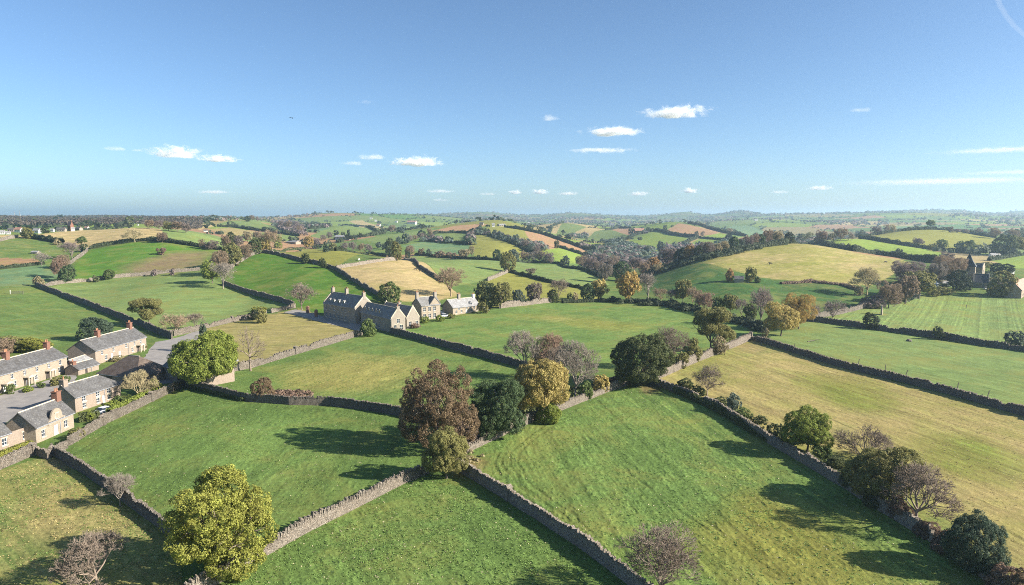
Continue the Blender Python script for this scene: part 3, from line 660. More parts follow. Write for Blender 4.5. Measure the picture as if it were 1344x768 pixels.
# ------------------------------------------------------------------ leaf clouds
def rand_dirs(k, rng):
    v = rng.normal(size=(k, 3)); return v / np.linalg.norm(v, axis=1, keepdims=True)
def quads_from(pos, nrm, size, rng, aspect=1.0, fold=True):
    k = len(pos)
    t = np.cross(nrm, rand_dirs(k, rng)); t /= np.linalg.norm(t, axis=1, keepdims=True) + 1e-9
    b = np.cross(nrm, t)
    s = size * rng.uniform(.6, 1.35, (k, 1)); t = t * s; b = b * s * aspect
    V = np.stack([pos - t, pos + b * .75, pos + t, pos - b * .75], 1).reshape(-1, 3)
    return V, np.arange(k * 4).reshape(-1, 4)
def leaf_cloud(rng, lobes, n_cl, per, cl_r, leaf, up=.25, aspect=1.0, jit=.55, depth=.75, inner=.12):
    """leaves on many small clumps that stud the outside of a set of lobes (x,y,z,rx,rz)"""
    lobes = np.array(lobes); areas = lobes[:, 3] * lobes[:, 4]
    which = rng.choice(len(lobes), n_cl * 3, p=areas / areas.sum())
    dr = rand_dirs(n_cl * 3, rng)
    lb = lobes[which]
    rad = np.stack([lb[:, 3], lb[:, 3], lb[:, 4]], 1)
    cen = lb[:, :3] + dr * rad * rng.uniform(.86, 1.06, (n_cl * 3, 1))
    # drop clumps that lie well inside another lobe
    keep = np.ones(len(cen), bool)
    for l in lobes:
        q_ = (cen - l[:3]) / np.array([l[3], l[3], l[4]])
        keep &= (q_ ** 2).sum(1) > depth ** 2
    keep |= rng.random(len(cen)) < inner
    cen, out = cen[keep][:n_cl], dr[keep][:n_cl]
    k = len(cen)
    cr = cl_r * rng.uniform(.55, 1.45, k)
    dirs = rand_dirs(k * per, rng).reshape(k, per, 3)
    bias = out + np.array([0, 0, up]); bias /= np.linalg.norm(bias, axis=1, keepdims=True)
    dirs = dirs + bias[:, None] * .75; dirs /= np.linalg.norm(dirs, axis=2, keepdims=True)
    pos = cen[:, None] + dirs * (cr[:, None, None] * rng.uniform(.7, 1.05, (k, per, 1)))
    nr = dirs + rng.normal(size=dirs.shape) * jit; nr /= np.linalg.norm(nr, axis=2, keepdims=True)
    return quads_from(pos.reshape(-1, 3), nr.reshape(-1, 3), leaf, rng, aspect)
def crown_mesh(name, seed, style, n_cl, per, cl_r, leaf):
    rng = np.random.default_rng(seed); lobes = []
    aspect = 1.0; jit = .55; up = .25; depth = .78
    if style == 'dome':
        lobes.append((0, 0, .60, .33, .30))
        for i in range(11):
            a = i * 2.4 + rng.uniform(-.3, .3); zz = rng.uniform(.36, .84); rr_ = math.sqrt(max(.05, 1 - ((zz - .55) / .42) ** 2))
            rr2 = rng.uniform(.15, .24); lobes.append((math.cos(a) * rr_ * .31, math.sin(a) * rr_ * .31, zz, rr2, rr2 * .85))
    elif style == 'oval':
        lobes.append((0, 0, .55, .30, .36))
        for i in range(12):
            a = i * 2.4 + rng.uniform(-.3, .3); zz = rng.uniform(.22, .86); rr_ = math.sqrt(max(.04, 1 - ((zz - .5) / .5) ** 2))
            rr2 = rng.uniform(.15, .22); lobes.append((math.cos(a) * rr_ * .32, math.sin(a) * rr_ * .32, zz, rr2, rr2))
    elif style == 'evergreen':
        lobes.append((0, 0, .5, .42, .44))
        for i in range(14):
            a = i * 2.4 + rng.uniform(-.3, .3); zz = rng.uniform(.15, .88); rr_ = math.sqrt(max(.04, 1 - ((zz - .45) / .52) ** 2))
            rr2 = rng.uniform(.12, .18); lobes.append((math.cos(a) * rr_ * .38, math.sin(a) * rr_ * .38, zz, rr2, rr2 * .9))
        depth = .86
    elif style == 'spire':
        for i in range(22):
            zz = .06 + .9 * i / 21; a = i * 2.4; rr_ = (1 - zz) * .30 * rng.uniform(.8, 1.1)
            lobes.append((math.cos(a) * rr_, math.sin(a) * rr_, zz, .10 + .13 * (1 - zz), .09))
        up = -.1
    elif style == 'open':           # branches show through between separate plates of leaf
        for i in range(16):
            a = i * 2.4 + rng.uniform(-.3, .3); zz = rng.uniform(.38, .90); rr_ = math.sqrt(max(.02, 1 - ((zz - .5) / .5) ** 2)) * rng.uniform(.4, 1)
            rr2 = rng.uniform(.10, .17); lobes.append((math.cos(a) * rr_ * .40, math.sin(a) * rr_ * .40, zz, rr2, rr2 * .6))
        depth = .5
    elif style == 'weeping':        # fine drooping sprays
        lobes.append((0, 0, .58, .36, .30))
        for i in range(16):
            a = i * 2.4 + rng.uniform(-.3, .3); zz = rng.uniform(.22, .84); rr_ = math.sqrt(max(.05, 1 - ((zz - .48) / .50) ** 2))
            rr2 = rng.uniform(.10, .18); lobes.append((math.cos(a) * rr_ * .37, math.sin(a) * rr_ * .37, zz, rr2 * .9, rr2 * 1.25))
        up = -.15; aspect = .6; jit = .8
    elif style == 'bush':
        for i in range(10):
            a = i * 2.4; rr_ = rng.uniform(.05, .34); lobes.append((math.cos(a) * rr_, math.sin(a) * rr_, rng.uniform(.2, .68), rng.uniform(.18, .28), rng.uniform(.2, .3)))
    elif style == 'haze':           # twiggy winter crown
        lobes.append((0, 0, .58, .30, .26))
        for i in range(12):
            a = i * 2.4 + rng.uniform(-.3, .3); zz = rng.uniform(.34, .86); rr_ = math.sqrt(max(.05, 1 - ((zz - .52) / .46) ** 2))
            rr2 = rng.uniform(.14, .2); lobes.append((math.cos(a) * rr_ * .33, math.sin(a) * rr_ * .33, zz, rr2, rr2))
        aspect = .16; jit = 1.3; depth = .45
    V, F = leaf_cloud(rng, lobes, n_cl, per, cl_r, leaf, up, aspect, jit, depth)
    V[:, :2] *= .5 / np.percentile(np.hypot(V[:, 0], V[:, 1]), 98.5); V[:, 2] *= 1 / np.percentile(V[:, 2], 99.8)
    V[:, 2] = np.maximum(V[:, 2], .02)
    return mesh_np(name, V, F)

def tubes(segs, sides):
    """segs: list of (p0, p1, r0, r1)"""
    P0 = np.array([s[0] for s in segs]); P1 = np.array([s[1] for s in segs]); r0 = np.array([s[2] for s in segs]); r1 = np.array([s[3] for s in segs])
    d_ = P1 - P0; d_ /= np.linalg.norm(d_, axis=1, keepdims=True) + 1e-9
    ref = np.where(np.abs(d_[:, 2:3]) > .9, np.array([[1., 0, 0]]), np.array([[0, 0, 1.]]))
    u = np.cross(d_, ref); u /= np.linalg.norm(u, axis=1, keepdims=True); w_ = np.cross(d_, u)
    V, F = [], []; k = len(segs)
    rings = []
    for i in range(sides):
        a = 2 * math.pi * i / sides; o_ = u * math.cos(a) + w_ * math.sin(a)
        rings.append((P0 + o_ * r0[:, None], P1 + o_ * r1[:, None]))
    V = np.concatenate([np.stack([r_[0] for r_ in rings], 1), np.stack([r_[1] for r_ in rings], 1)], 1).reshape(-1, 3)
    base = (np.arange(k) * 2 * sides)[:, None]
    F = np.concatenate([base + np.array([i, (i + 1) % sides, sides + (i + 1) % sides, sides + i]) for i in range(sides)], 0)
    return V, F
def skeleton(seed, levels, trunk_h=.28, limb_ang=(30, 62), kids=(6, 4, 3, 4, 5), thick=1.0, lean=0.0, twig_r=1.0, droop=0.0):
    rr = random.Random(seed); out = []
    ratio = [.36, .23, .145, .10, .075, .055]
    rad = [.027, .0135, .0078, .0050, .0036 * twig_r, .0029 * twig_r, .0024 * twig_r]
    def grow(p, d_, ln, r0, lev):
        nseg = 3 if lev < 3 else 2 if lev < 4 else 1
        cur, dd = p, d_.copy(); pts = []
        r1 = rad[min(lev + 1, 6)] * thick if lev < levels else r0 * .5
        for s in range(nseg):
            dd = (dd + Vector((rr.uniform(-1, 1), rr.uniform(-1, 1), rr.uniform(-1, 1) + (.25 if lev < 3 else -droop))) * (.16 if lev else .08)).normalized()
            nx = cur + dd * (ln / nseg); ra = r0 + (r1 - r0) * s / nseg; rb = r0 + (r1 - r0) * (s + 1) / nseg
            out.append((tuple(cur), tuple(nx), ra, rb, lev)); cur = nx; pts.append((cur, dd.copy()))
        if lev >= levels: return
        k = kids[min(lev, len(kids) - 1)]; ph = rr.random() * 6.28
        for c in range(k):
            if lev == 0: o_, od = pts[-1][0] - pts[-1][1] * (ln * .22 * (c % 3) / 3), pts[-1][1]
            else:
                t = pts[-1] if c < 2 else pts[rr.randrange(len(pts))]; o_, od = t
            a = R(rr.uniform(*limb_ang)) if lev == 0 else R(rr.uniform(18, 52))
            if lev == 0 and c == 0: a = R(8)
            az = ph + c * 2.4 + rr.uniform(-.4, .4)
            ref = od.orthogonal().normalized(); ref.rotate(Matrix.Rotation(az, 3, od)); nd_ = (od * math.cos(a) + ref * math.sin(a)).normalized()
            if nd_.z < -.15: nd_.z = .05
            grow(o_, nd_, ratio[min(lev, 5)] * rr.uniform(.75, 1.15), rad[min(lev + 1, 6)] * thick * rr.uniform(.85, 1.1), lev + 1)
    grow(Vector((0, 0, -.02)), Vector((lean, 0, 1)).normalized(), trunk_h, rad[0] * thick, 0)
    P = np.array([s[1] for s in out])
    zc = P[:, 2].max(); wx = np.percentile(np.abs(P[:, :2]), 99.5) * 2
    sc_ = np.array([1 / wx, 1 / wx, 1 / zc])
    return [(np.array(a) * sc_, np.array(b) * sc_, r0, r1, lv) for a, b, r0, r1, lv in out]
def tree_meshes(name, seed, style, lod):
    """(trunk mesh, crown mesh) one unit high and wide"""
    if style.startswith('bare'):
        lv = {0: 6, 1: 4, 2: 3}[lod]
        kw = dict(bare=dict(), barewide=dict(trunk_h=.16, limb_ang=(48, 80)), bareup=dict(trunk_h=.2, limb_ang=(14, 40)), bareumb=dict(trunk_h=.34, limb_ang=(38, 68), lean=.12, kids=(8, 3, 3, 4, 4, 4)), barelean=dict(trunk_h=.42, limb_ang=(30, 70), lean=.16, kids=(4, 3, 3, 3, 3)))[style]
        if lod == 0 and style not in ('barelean', 'bareumb'): kw['kids'] = (8, 3, 3, 4, 4, 4)
        sg = skeleton(seed, lv, twig_r=1.0 if lod == 0 else 1.6, **kw)
        cut = 2
        tv, tf = tubes([s[:4] for s in sg if s[4] <= cut], 6 if lod == 0 else 4)
        cv_, cf = tubes([s[:4] for s in sg if s[4] > cut], 3)
        if lod:
            rng = np.random.default_rng(seed); tips = np.array([s[1] for s in sg if s[4] >= lv]); tips = tips[tips[:, 2] > .2]
            k = {1: 10, 2: 8}[lod]
            pos = np.repeat(tips, k, 0) + rng.normal(size=(len(tips) * k, 3)) * .035
            if len(pos) > (5200 if lod == 1 else 700): pos = pos[rng.permutation(len(pos))[:(5200 if lod == 1 else 700)]]
            qv, qf = quads_from(pos, rand_dirs(len(pos), rng), .042 if lod == 1 else .085, rng, .13 if lod == 1 else .3)
            cf = np.concatenate([cf, qf + len(cv_)]); cv_ = np.concatenate([cv_, qv])
        return mesh_np(name + '_trunk', tv, tf, True), mesh_np(name + '_twigs', cv_, cf)
    sg = skeleton(seed + 50, 3 if lod == 0 else 2, trunk_h=.26, kids=(6, 4, 3))
    sg = [(a * .86, b * .86, r0 * 1.1, r1 * 1.1, l) for a, b, r0, r1, l in sg if l <= (3 if lod == 0 else 2 if lod == 1 else 0)]
    tv, tf = tubes([s[:4] for s in sg], 6 if lod == 0 else 4)
    ncl, per, clr, leaf = {0: (760, 100, .054, .0092), 1: (230, 26, .07, .030), 2: (70, 11, .11, .075)}[lod]
    if style == 'open': ncl = int(ncl * .8)
    if style == 'weeping' and lod == 0: ncl, per, clr, leaf = 1000, 70, .045, .0100
    if style == 'haze': per = int(per * 1.5); leaf *= 1.5
    return mesh_np(name + '_trunk', tv, tf, True), crown_mesh(name + '_crown', seed, style, ncl, per, clr, leaf)
PROTO = {}
NVAR = {0: 2, 1: 3, 2: 2}
def proto(style, lod, var):
    key = (style, lod, var % NVAR[lod])
    if key not in PROTO:
        t, c = tree_meshes(f'{style}_tree', 100 + sum(map(ord, style)) * 7 + lod * 31 + key[2] * 13, style, lod)
        t.materials.append(M_TWIG); c.materials.append(M_TWIG if style.startswith('bare') else M_LEAF)
        PROTO[key] = (t, c)
    return PROTO[key]
TC = dict(yellowgreen=(.260, .264, .055), bright=(.217, .257, .050), olive=(.230, .217, .077), deep=(.112, .130, .050), holly=(.090, .130, .055), mid=(.138, .181, .055),
          golden=(.434, .349, .125), gold=(.422, .297, .098), orange=(.395, .251, .105), copper=(.226, .160, .093), redbrown=(.257, .174, .125), brown=(.283, .208, .138), purple=(.230, .178, .159), grey=(.264, .225, .185),
          greybrown=(.217, .171, .134), bluegrey=(.132, .164, .125), tan=(.349, .291, .164), pine=(.082, .116, .073), dark=(.066, .082, .042))
TREES = []
def place_tree(px, py, top, wid, style, colour, label, group, name='tree', cat='tree', lod=None, rz=None, sink=.1):
    """px,py: foot of the trunk; top: image row of the tip; wid: crown width in pixels"""
    p = at(px, py); dist = math.hypot(p.x, p.y)
    # true height from the tip's row
    lo, hi = .3, 60
    for _ in range(30):
        mid = (lo + hi) / 2
        if project((p.x, p.y, p.z + mid))[1] > top: lo = mid
        else: hi = mid
    H = lo
    f = p.y * CP_ - (p.z - HC) * SP
    Wd = wid * f / 900.0
    hp = py - top
    if lod is None: lod = 0 if max(hp, wid) >= 42 else 1 if max(hp, wid) >= 15 else 2
    var = random.randrange(6)
    t, c = proto(style, lod, var)
    e = empty(name, (p.x, p.y, p.z - sink), rz if rz is not None else random.random() * 6.28)
    e.scale = (Wd, Wd, H)
    tag(e, label, cat, group)
    bark = {'bare': 1}.get(style[:4])
    tr = link('trunk', t, e); cr = link('crown', c, e)
    k = np.array(TC[colour]) * random.uniform(.9, 1.1)
    cr.color = tuple(k) + (1,)
    tr.color = tuple(k * 1.05) + (1,) if bark else (.16, .13, .10, 1)
    TREES.append((e, hp))
    return e
def place_bush(px, py, top, wid, colour, label, group='hedgerow bushes', style='bush', lod=None, name='bush', cat='bush'):
    p = at(px, py); f = p.y * CP_ - (p.z - HC) * SP; Wd = wid * f / 900.0
    lo, hi = .2, 30
    for _ in range(30):
        mid = (lo + hi) / 2
        if project((p.x, p.y, p.z + mid))[1] > top: lo = mid
        else: hi = mid
    hp = max(py - top, wid)
    lod = lod if lod is not None else (0 if hp >= 30 else 1 if hp >= 12 else 2)
    key = (style, lod, random.randrange(3), 'b')
    if key not in PROTO:
        ncl, per, clr, leaf = {0: (420, 60, .062, .0150), 1: (130, 22, .09, .044), 2: (50, 10, .14, .10)}[lod]
        c = crown_mesh('bush_foliage', 900 + lod * 7 + key[2] + sum(map(ord, style)), style, ncl, per, clr, leaf); c.materials.append(M_LEAF); PROTO[key] = c
    o = link(name, PROTO[key], None, None, (p.x, p.y, p.z - .15)); o.scale = (Wd, Wd, lo + .1); o.rotation_euler = (0, 0, random.random() * 6.28)
    o.color = tuple(np.array(TC[colour]) * random.uniform(.9, 1.1)) + (1,)
    return tag(o, label, cat, group)
M_HEDGECORE, _nt, _out = newmat('hedge_inside')
_oi = N(_nt, 'ShaderNodeObjectInfo'); bsdf(_nt, _out, mixc(_nt, 1.0, _oi.outputs['Color'], (.45, .45, .45), 'MULTIPLY'), .95, .05)
def hedge(pix, label, h=1.8, w=1.8, colour='deep', leaf=None, dens=1.0, group='field hedges', clipped=False, world=None):
    wp = world or [at(*p) for p in pix]
    dist = min(p.length for p in wp); rng = np.random.default_rng(sum(map(ord, label)))
    line = resample(wp, 1.0); k = len(line); base = Vector((line[0].x, line[0].y, height(*line[0])))
    leaf = leaf or max(.14, dist * .0011)
    C0 = np.array([(p.x - base.x, p.y - base.y, height(*p) - base.z) for p in line])
    D0 = np.gradient(C0[:, :2], axis=0) if k > 1 else np.array([[1., 0]]); D0 /= np.linalg.norm(D0, axis=1, keepdims=True) + 1e-9
    hm = h * (1 + (0 if clipped else 1) * .9 * (vnoise(np.arange(k) / 4.0 + 3, np.full(k, .5 + sum(map(ord, label)) % 50), 3) - .5)) * (1 if clipped else 1)
    wm = w * (1 + (0 if clipped else 1) * .5 * (vnoise(np.arange(k) / 3.0 + 30, np.full(k, .5), 4) - .5))
    # solid dark core, added to block light through the leaves
    V, F = [], []
    prof = [(-.40, -.3), (-.42, .45), (-.26, .84), (.26, .84), (.42, .45), (.40, -.3)]
    for i in range(k):
        for s, z in prof:
            V.append((C0[i, 0] - D0[i, 1] * s * wm[i], C0[i, 1] + D0[i, 0] * s * wm[i], C0[i, 2] + z * hm[i]))
        if i:
            for j in range(5): F.append(((i - 1) * 6 + j, (i - 1) * 6 + j + 1, i * 6 + j + 1, i * 6 + j))
    nl = int(k * (h * 2 + w) * 2.6 * dens / (leaf * leaf * 4)); nl = min(nl, 60000)
    ti = rng.uniform(0, k - 1.001, nl); i0 = ti.astype(int); fr = (ti - i0)[:, None]
    i1 = np.minimum(i0 + 1, k - 1)
    c_ = C0[i0] * (1 - fr) + C0[i1] * fr; dd = D0[i0]; hh = hm[i0]; ww = wm[i0]
    th = rng.uniform(-.25, math.pi + .25, nl); ex = 1.0 if not clipped else .55
    cx, sz = np.cos(th), np.sin(th)
    cx = np.sign(cx) * np.abs(cx) ** ex; sz = np.sign(sz) * np.abs(sz) ** ex
    rr_ = rng.uniform(.88, 1.08, nl) + (0 if clipped else 1) * rng.normal(size=nl) * .06
    px_ = cx * ww * .5 * rr_; pz_ = (.42 + .55 * sz * rr_) * hh
    pos = np.stack([c_[:, 0] - dd[:, 1] * px_, c_[:, 1] + dd[:, 0] * px_, c_[:, 2] + np.maximum(pz_, .03)], 1)
    nr = np.stack([-dd[:, 1] * np.cos(th), dd[:, 0] * np.cos(th), np.sin(th)], 1) + rng.normal(size=(nl, 3)) * .5; nr /= np.linalg.norm(nr, axis=1, keepdims=True)
    lv_, lf = quads_from(pos, nr, leaf, rng)
    n0 = len(V); V = np.concatenate([np.array(V), lv_]); Fq = np.concatenate([np.array(F).reshape(-1, 4), lf + n0])
    me = mesh_np('hedge', V, Fq); me.materials.append(M_LEAF); me.materials.append(M_HEDGECORE)
    mi = np.zeros(len(Fq), np.int32); mi[:len(F)] = 1; me.polygons.foreach_set('material_index', mi)
    o = link('hedge', me, None, None, base); o.color = tuple(TC[colour]) + (1,)
    return tag(o, label, 'hedge', group)
# ------------------------------------------------------------------ trees: foot x, foot y, tip y, crown width, habit, colour, look, where
T = [
 (285, 752, 627, 142, 'oval', 'yellowgreen', 'big yellow-green tree', 'at the jagged wall at the bottom left'),
 (128, 774, 690, 108, 'bareumb', 'greybrown', 'low spreading bare grey-brown tree', 'in the dry bottom-left field'),
 (158, 664, 618, 46, 'bare', 'grey', 'thin pale leafless sapling', 'leaning over the dark wall below the cottages'),
 (868, 784, 686, 118, 'bareup', 'greybrown', 'rounded bare purple-brown tree', 'at the bottom edge beside the shaded wall'),
 (329, 487, 426, 56, 'barelean', 'greybrown', 'dark leaning leafless tree with open boughs', 'at the near end of the sunlit paddock wall'),
 (271, 509, 438, 84, 'dome', 'bright', 'bright green broad leafy tree', 'beside the slate barn and the yard'),
 (268, 462, 424, 19, 'spire', 'pine', 'narrow dark conifer', 'behind the bright green tree by the yard'),
 (575, 588, 480, 104, 'weeping', 'copper', 'large copper-brown beech with feathery crown', 'in the middle of the clump between two green fields'),
 (652, 574, 498, 76, 'oval', 'holly', 'dense dark green tree', 'between the copper beech and the golden tree'),
 (706, 552, 470, 90, 'dome', 'golden', 'golden-yellow leafy tree', 'behind the pale wall beside the dark green tree'),
 (586, 628, 562, 60, 'oval', 'olive', 'small olive tree with feathery crown', 'where the pale wall and the shaded wall meet'),
 (690, 496, 431, 60, 'bare', 'grey', 'dark-trunked spreading bare tree', 'at the left of the bare trees behind the golden tree'),
 (724, 497, 434, 50, 'bareup', 'redbrown', 'reddish-brown twiggy bare tree', 'between two grey bare trees behind the golden tree'),
 (755, 523, 444, 66, 'bare', 'grey', 'tall silvery-grey bare tree', 'right of the golden tree in the middle clump'),
 (736, 510, 452, 50, 'bare', 'greybrown', 'shorter brown-grey bare tree', 'directly behind the golden tree and left of the silvery one'),
 (843, 506, 438, 80, 'evergreen', 'deep', 'large dense dark evergreen', 'at the top corner of the lush green field'),
 (880, 484, 426, 50, 'bareup', 'greybrown', 'egg-shaped grey-brown bare tree', 'right behind the dark evergreen'),
 (908, 474, 444, 26, 'oval', 'olive', 'grey-green small tree', 'between the egg-shaped bare tree and the tall olive tree'),
 (933, 461, 403, 58, 'open', 'olive', 'tall open olive tree', 'beside the pale wall at the corner of the yellow field'),
 (928, 519, 478, 40, 'bare', 'greybrown', 'small round bare tree', 'on the hedge at the upper left of the dry yellow field'),
 (1059, 595, 537, 64, 'dome', 'bright', 'round mid-green tree', 'on the hedge between the lush field and the dry yellow field'),
 (1134, 606, 555, 80, 'barewide', 'greybrown', 'fan-shaped dark brown bare tree', 'behind the big olive tree in the yellow field hedge'),
 (1158, 661, 588, 90, 'dome', 'olive', 'big dark olive tree', 'in the yellow field hedge between two bare trees'),
 (1199, 692, 604, 104, 'bareumb', 'greybrown', 'wide leaning bare grey-brown tree', 'in the yellow field hedge beside the big olive tree'),
 (1278, 750, 676, 76, 'evergreen', 'pine', 'dark blue-green evergreen', 'at the lower right end of the long hedge wall'),
 (196, 427, 391, 46, 'open', 'olive', 'olive tree with dark forked trunk', 'behind the farm yard wall'),
 (230, 439, 412, 38, 'bareup', 'brown', 'low brown twiggy tree', 'at the yard entrance beside the olive tree'),
 (257, 432, 411, 24, 'bareup', 'greybrown', 'small brown thorn tree', 'at the left end of the paddock wall'),
 (183, 523, 484, 50, 'barewide', 'tan', 'pale pinkish leafless tree', 'in the garden between the long cottage and the barn'),
 (396, 407, 372, 38, 'bareup', 'greybrown', 'grey-brown bare tree', 'standing just left of the manor'),
 (511, 398, 370, 30, 'evergreen', 'mid', 'round green tree', 'behind the low slate range of the manor'),
 (592, 389, 348, 44, 'bareup', 'brown', 'tall brown bare tree', 'behind the two right-hand manor houses'),
 (640, 404, 368, 36, 'evergreen', 'deep', 'dark green spreading tree', 'right behind the white-walled manor cottage'),
 (657, 405, 370, 32, 'dome', 'olive', 'lighter olive-green tree', 'leaning against the dark tree right of the manor'),
 (680, 398, 380, 18, 'evergreen', 'bluegrey', 'small blue-green tree', 'right of the olive-green tree behind the top wall'),
 (701, 397, 371, 22, 'oval', 'greybrown', 'round brownish tree', 'behind the end of the top wall of the big green field'),
 (732, 397, 366, 25, 'bareup', 'greybrown', 'ragged dark brown tree', 'just right of the end pillar of the top wall'),
 (726, 397, 380, 16, 'evergreen', 'deep', 'low dark evergreen', 'at the foot of the ragged brown tree'),
 (748, 397, 384, 8, 'evergreen', 'deep', 'tiny dark upright evergreen', 'on the far edge of the big green field'),
 (755, 397, 383, 9, 'oval', 'tan', 'tiny tan upright tree', 'on the far edge of the big green field'),
 (771, 396, 372, 20, 'evergreen', 'holly', 'dark green tree', 'on the far edge of the big green field'),
 (785, 395, 366, 27, 'dome', 'golden', 'yellow-gold tree', 'beside the dark green one on the far edge of the big green field'),
 (824, 397, 356, 34, 'dome', 'gold', 'tall orange-gold tree', 'on the far edge of the big green field'),
 (851, 395, 358, 27, 'bareup', 'grey', 'silver-grey bare tree', 'right of the tall orange-gold tree'),
 (868, 397, 378, 20, 'bareup', 'brown', 'low pinkish-brown bare tree', 'right of the silver-grey tree'),
 (881, 400, 379, 21, 'bareup', 'purple', 'dark purple-brown round tree', 'in the hedge below the shaded slope'),
 (896, 400, 367, 23, 'dome', 'olive', 'tall olive tree', 'in the hedge below the shaded slope'),
 (909, 402, 376, 20, 'bareup', 'brown', 'brown bare tree', 'pressed against the tall olive tree below the shaded slope'),
 (924, 406, 381, 30, 'haze', 'redbrown', 'dome-shaped russet tree', 'in the hedge below the shaded slope'),
 (943, 411, 389, 18, 'oval', 'mid', 'small green tree', 'right of the russet dome tree'),
 (959, 413, 386, 20, 'dome', 'olive', 'yellow-olive tree', 'right of the small green tree in the hedge'),
 (973, 417, 392, 18, 'bareup', 'purple', 'purple-brown bare tree', 'right of the yellow-olive tree in the hedge'),
 (984, 422, 398, 18, 'oval', 'deep', 'small dark tree', 'left of the tall mauve bare tree'),
 (998, 426, 375, 36, 'bareup', 'purple', 'tall mauve-grey bare tree', 'left of the two golden trees'),
 (1025, 441, 397, 46, 'dome', 'golden', 'nearer golden tree with full crown', 'at the left corner of the smooth pale green field'),
 (1048, 432, 386, 44, 'haze', 'gold', 'further brown-gold tree', 'behind the nearer golden tree'),
 (1067, 424, 400, 14, 'bareup', 'purple', 'slim mauve bare tree', 'right of the brown-gold tree'),
 (1093, 421, 394, 30, 'bareup', 'purple', 'rounded mauve-grey bare bush-like tree', 'on the wall below the shaded dell'),
 (1138, 388, 349, 48, 'bare', 'tan', 'olive-brown bare oak with open boughs', 'in front of the sunlit dry hill'),
 (1166, 404, 368, 36, 'haze', 'brown', 'round purple-brown tree', 'nearest tree of the church wood'),
 (1188, 399, 361, 34, 'dome', 'brown', 'brown and green tree', 'in front of the church wood above the striped field'),
 (1206, 392, 356, 40, 'dome', 'olive', 'broad olive tree', 'in the church wood beside the dark shed'),
 (1192, 374, 343, 48, 'haze', 'purple', 'broad purple-brown tree', 'at the back of the church wood'),
 (1229, 377, 344, 30, 'haze', 'grey', 'mauve-grey tree', 'left of the church behind the small blue building'),
 (1246, 371, 336, 44, 'haze', 'brown', 'wide russet-brown tree', 'just left of the church spire'),
 (1259, 381, 354, 30, 'evergreen', 'dark', 'dark shaded evergreen', 'at the foot of the church tower'),
 (1314, 389, 355, 36, 'evergreen', 'olive', 'round dark olive tree', 'before the church hall at the top of the striped field'),
 (1143, 432, 410, 21, 'evergreen', 'dark', 'ivy-dark round tree', 'on the wall of the striped field'),
 # left hillside
 (293, 379, 345, 32, 'bareup', 'grey', 'silver-grey bare tree', 'at the right end of the pale field below the hillside belt'),
 (279, 372, 341, 26, 'dome', 'bright', 'yellow-green tree', 'behind the silver-grey bare tree in the hillside belt'),
 (289, 361, 329, 27, 'haze', 'brown', 'tall brown tree', 'in the hillside belt left of the vivid green slope'),
 (305, 349, 318, 27, 'oval', 'olive', 'olive-green tree', 'in the hillside belt at the top of the pale wall'),
 (322, 341, 318, 20, 'haze', 'brown', 'small brown tree', 'in the hillside belt at the top of the pale wall'),
 (335, 334, 312, 18, 'evergreen', 'deep', 'dark green tree', 'at the top corner of the vivid green slope'),
 (347, 332, 311, 19, 'dome', 'golden', 'golden-green tree', 'at the top corner of the vivid green slope'),
 (358, 332, 302, 29, 'bareup', 'brown', 'tall pale-trunked brown bare tree', 'at the top corner of the vivid green slope'),
 (296, 328, 308, 14, 'haze', 'brown', 'brown tree', 'in the top of the hillside belt'),
 (303, 322, 304, 14, 'evergreen', 'deep', 'dark tree', 'in the top of the hillside belt'),
 (313, 326, 309, 15, 'haze', 'purple', 'mauve tree', 'in the top of the hillside belt'),
 (325, 318, 303, 14, 'dome', 'tan', 'straw-coloured tree', 'beyond the hillside belt'),
 (338, 316, 303, 15, 'haze', 'brown', 'russet tree', 'beyond the hillside belt'),
 (365, 326, 309, 12, 'oval', 'bright', 'small green tree', 'beside the pale-trunked bare tree'),
 (404, 327, 309, 15, 'dome', 'gold', 'orange tree', 'at the back of the olive field'),
 (415, 326, 312, 12, 'haze', 'purple', 'mauve tree', 'at the back of the olive field'),
 (428, 331, 318, 10, 'spire', 'pine', 'small dark conifer', 'on the top edge of the olive field'),
 (512, 338, 312, 15, 'evergreen', 'deep', 'tall dark green tree', 'at the corner of the olive and tawny fields'),
 (521, 342, 316, 14, 'evergreen', 'olive', 'tall lighter green tree', 'at the corner of the olive and tawny fields'),
 (177, 318, 300, 28, 'bare', 'tan', 'wide tan bare tree', 'on the hedge of the tan hilltop field'),
 (213, 319, 305, 15, 'haze', 'redbrown', 'round russet tree', 'on the hedge of the tan hilltop field'),
 (107, 323, 310, 16, 'open', 'mid', 'small pale green tree', 'at the left end of the tan hilltop hedge'),
 (95, 340, 317, 26, 'bareup', 'purple', 'purple-brown bare tree', 'on the hillside beside the pale diagonal wall'),
 (110, 330, 320, 13, 'evergreen', 'dark', 'dark bush-like tree', 'at the top of the pale diagonal wall'),
 (55, 349, 331, 20, 'bareup', 'grey', 'grey bare tree', 'at the corner of the small ploughed field on the left'),
 (89, 371, 347, 22, 'evergreen', 'holly', 'dark green tree', 'at the bottom of the pale diagonal wall'),
 (77, 366, 338, 20, 'haze', 'redbrown', 'brown tree', 'left of the dark green tree by the diagonal wall'),
 (84, 353, 334, 18, 'haze', 'brown', 'brown scrubby tree', 'on the bank above the diagonal wall'),
 (36, 313, 298, 17, 'oval', 'olive', 'round olive tree', 'at the left end of the tan hilltop field'),
 (143, 367, 353, 15, 'oval', 'mid', 'green and dark thorn tree', 'on the wall below the half ploughed field'),
 (265, 327, 313, 10, 'haze', 'brown', 'small brown tree', 'at the right end of the tan hilltop hedge'),
 (278, 328, 315, 19, 'haze', 'purple', 'broad mauve-brown tree', 'at the right end of the tan hilltop hedge'),
 (171, 298, 284, 14, 'evergreen', 'deep', 'dark round tree', 'on the skyline above the tan hilltop field'),
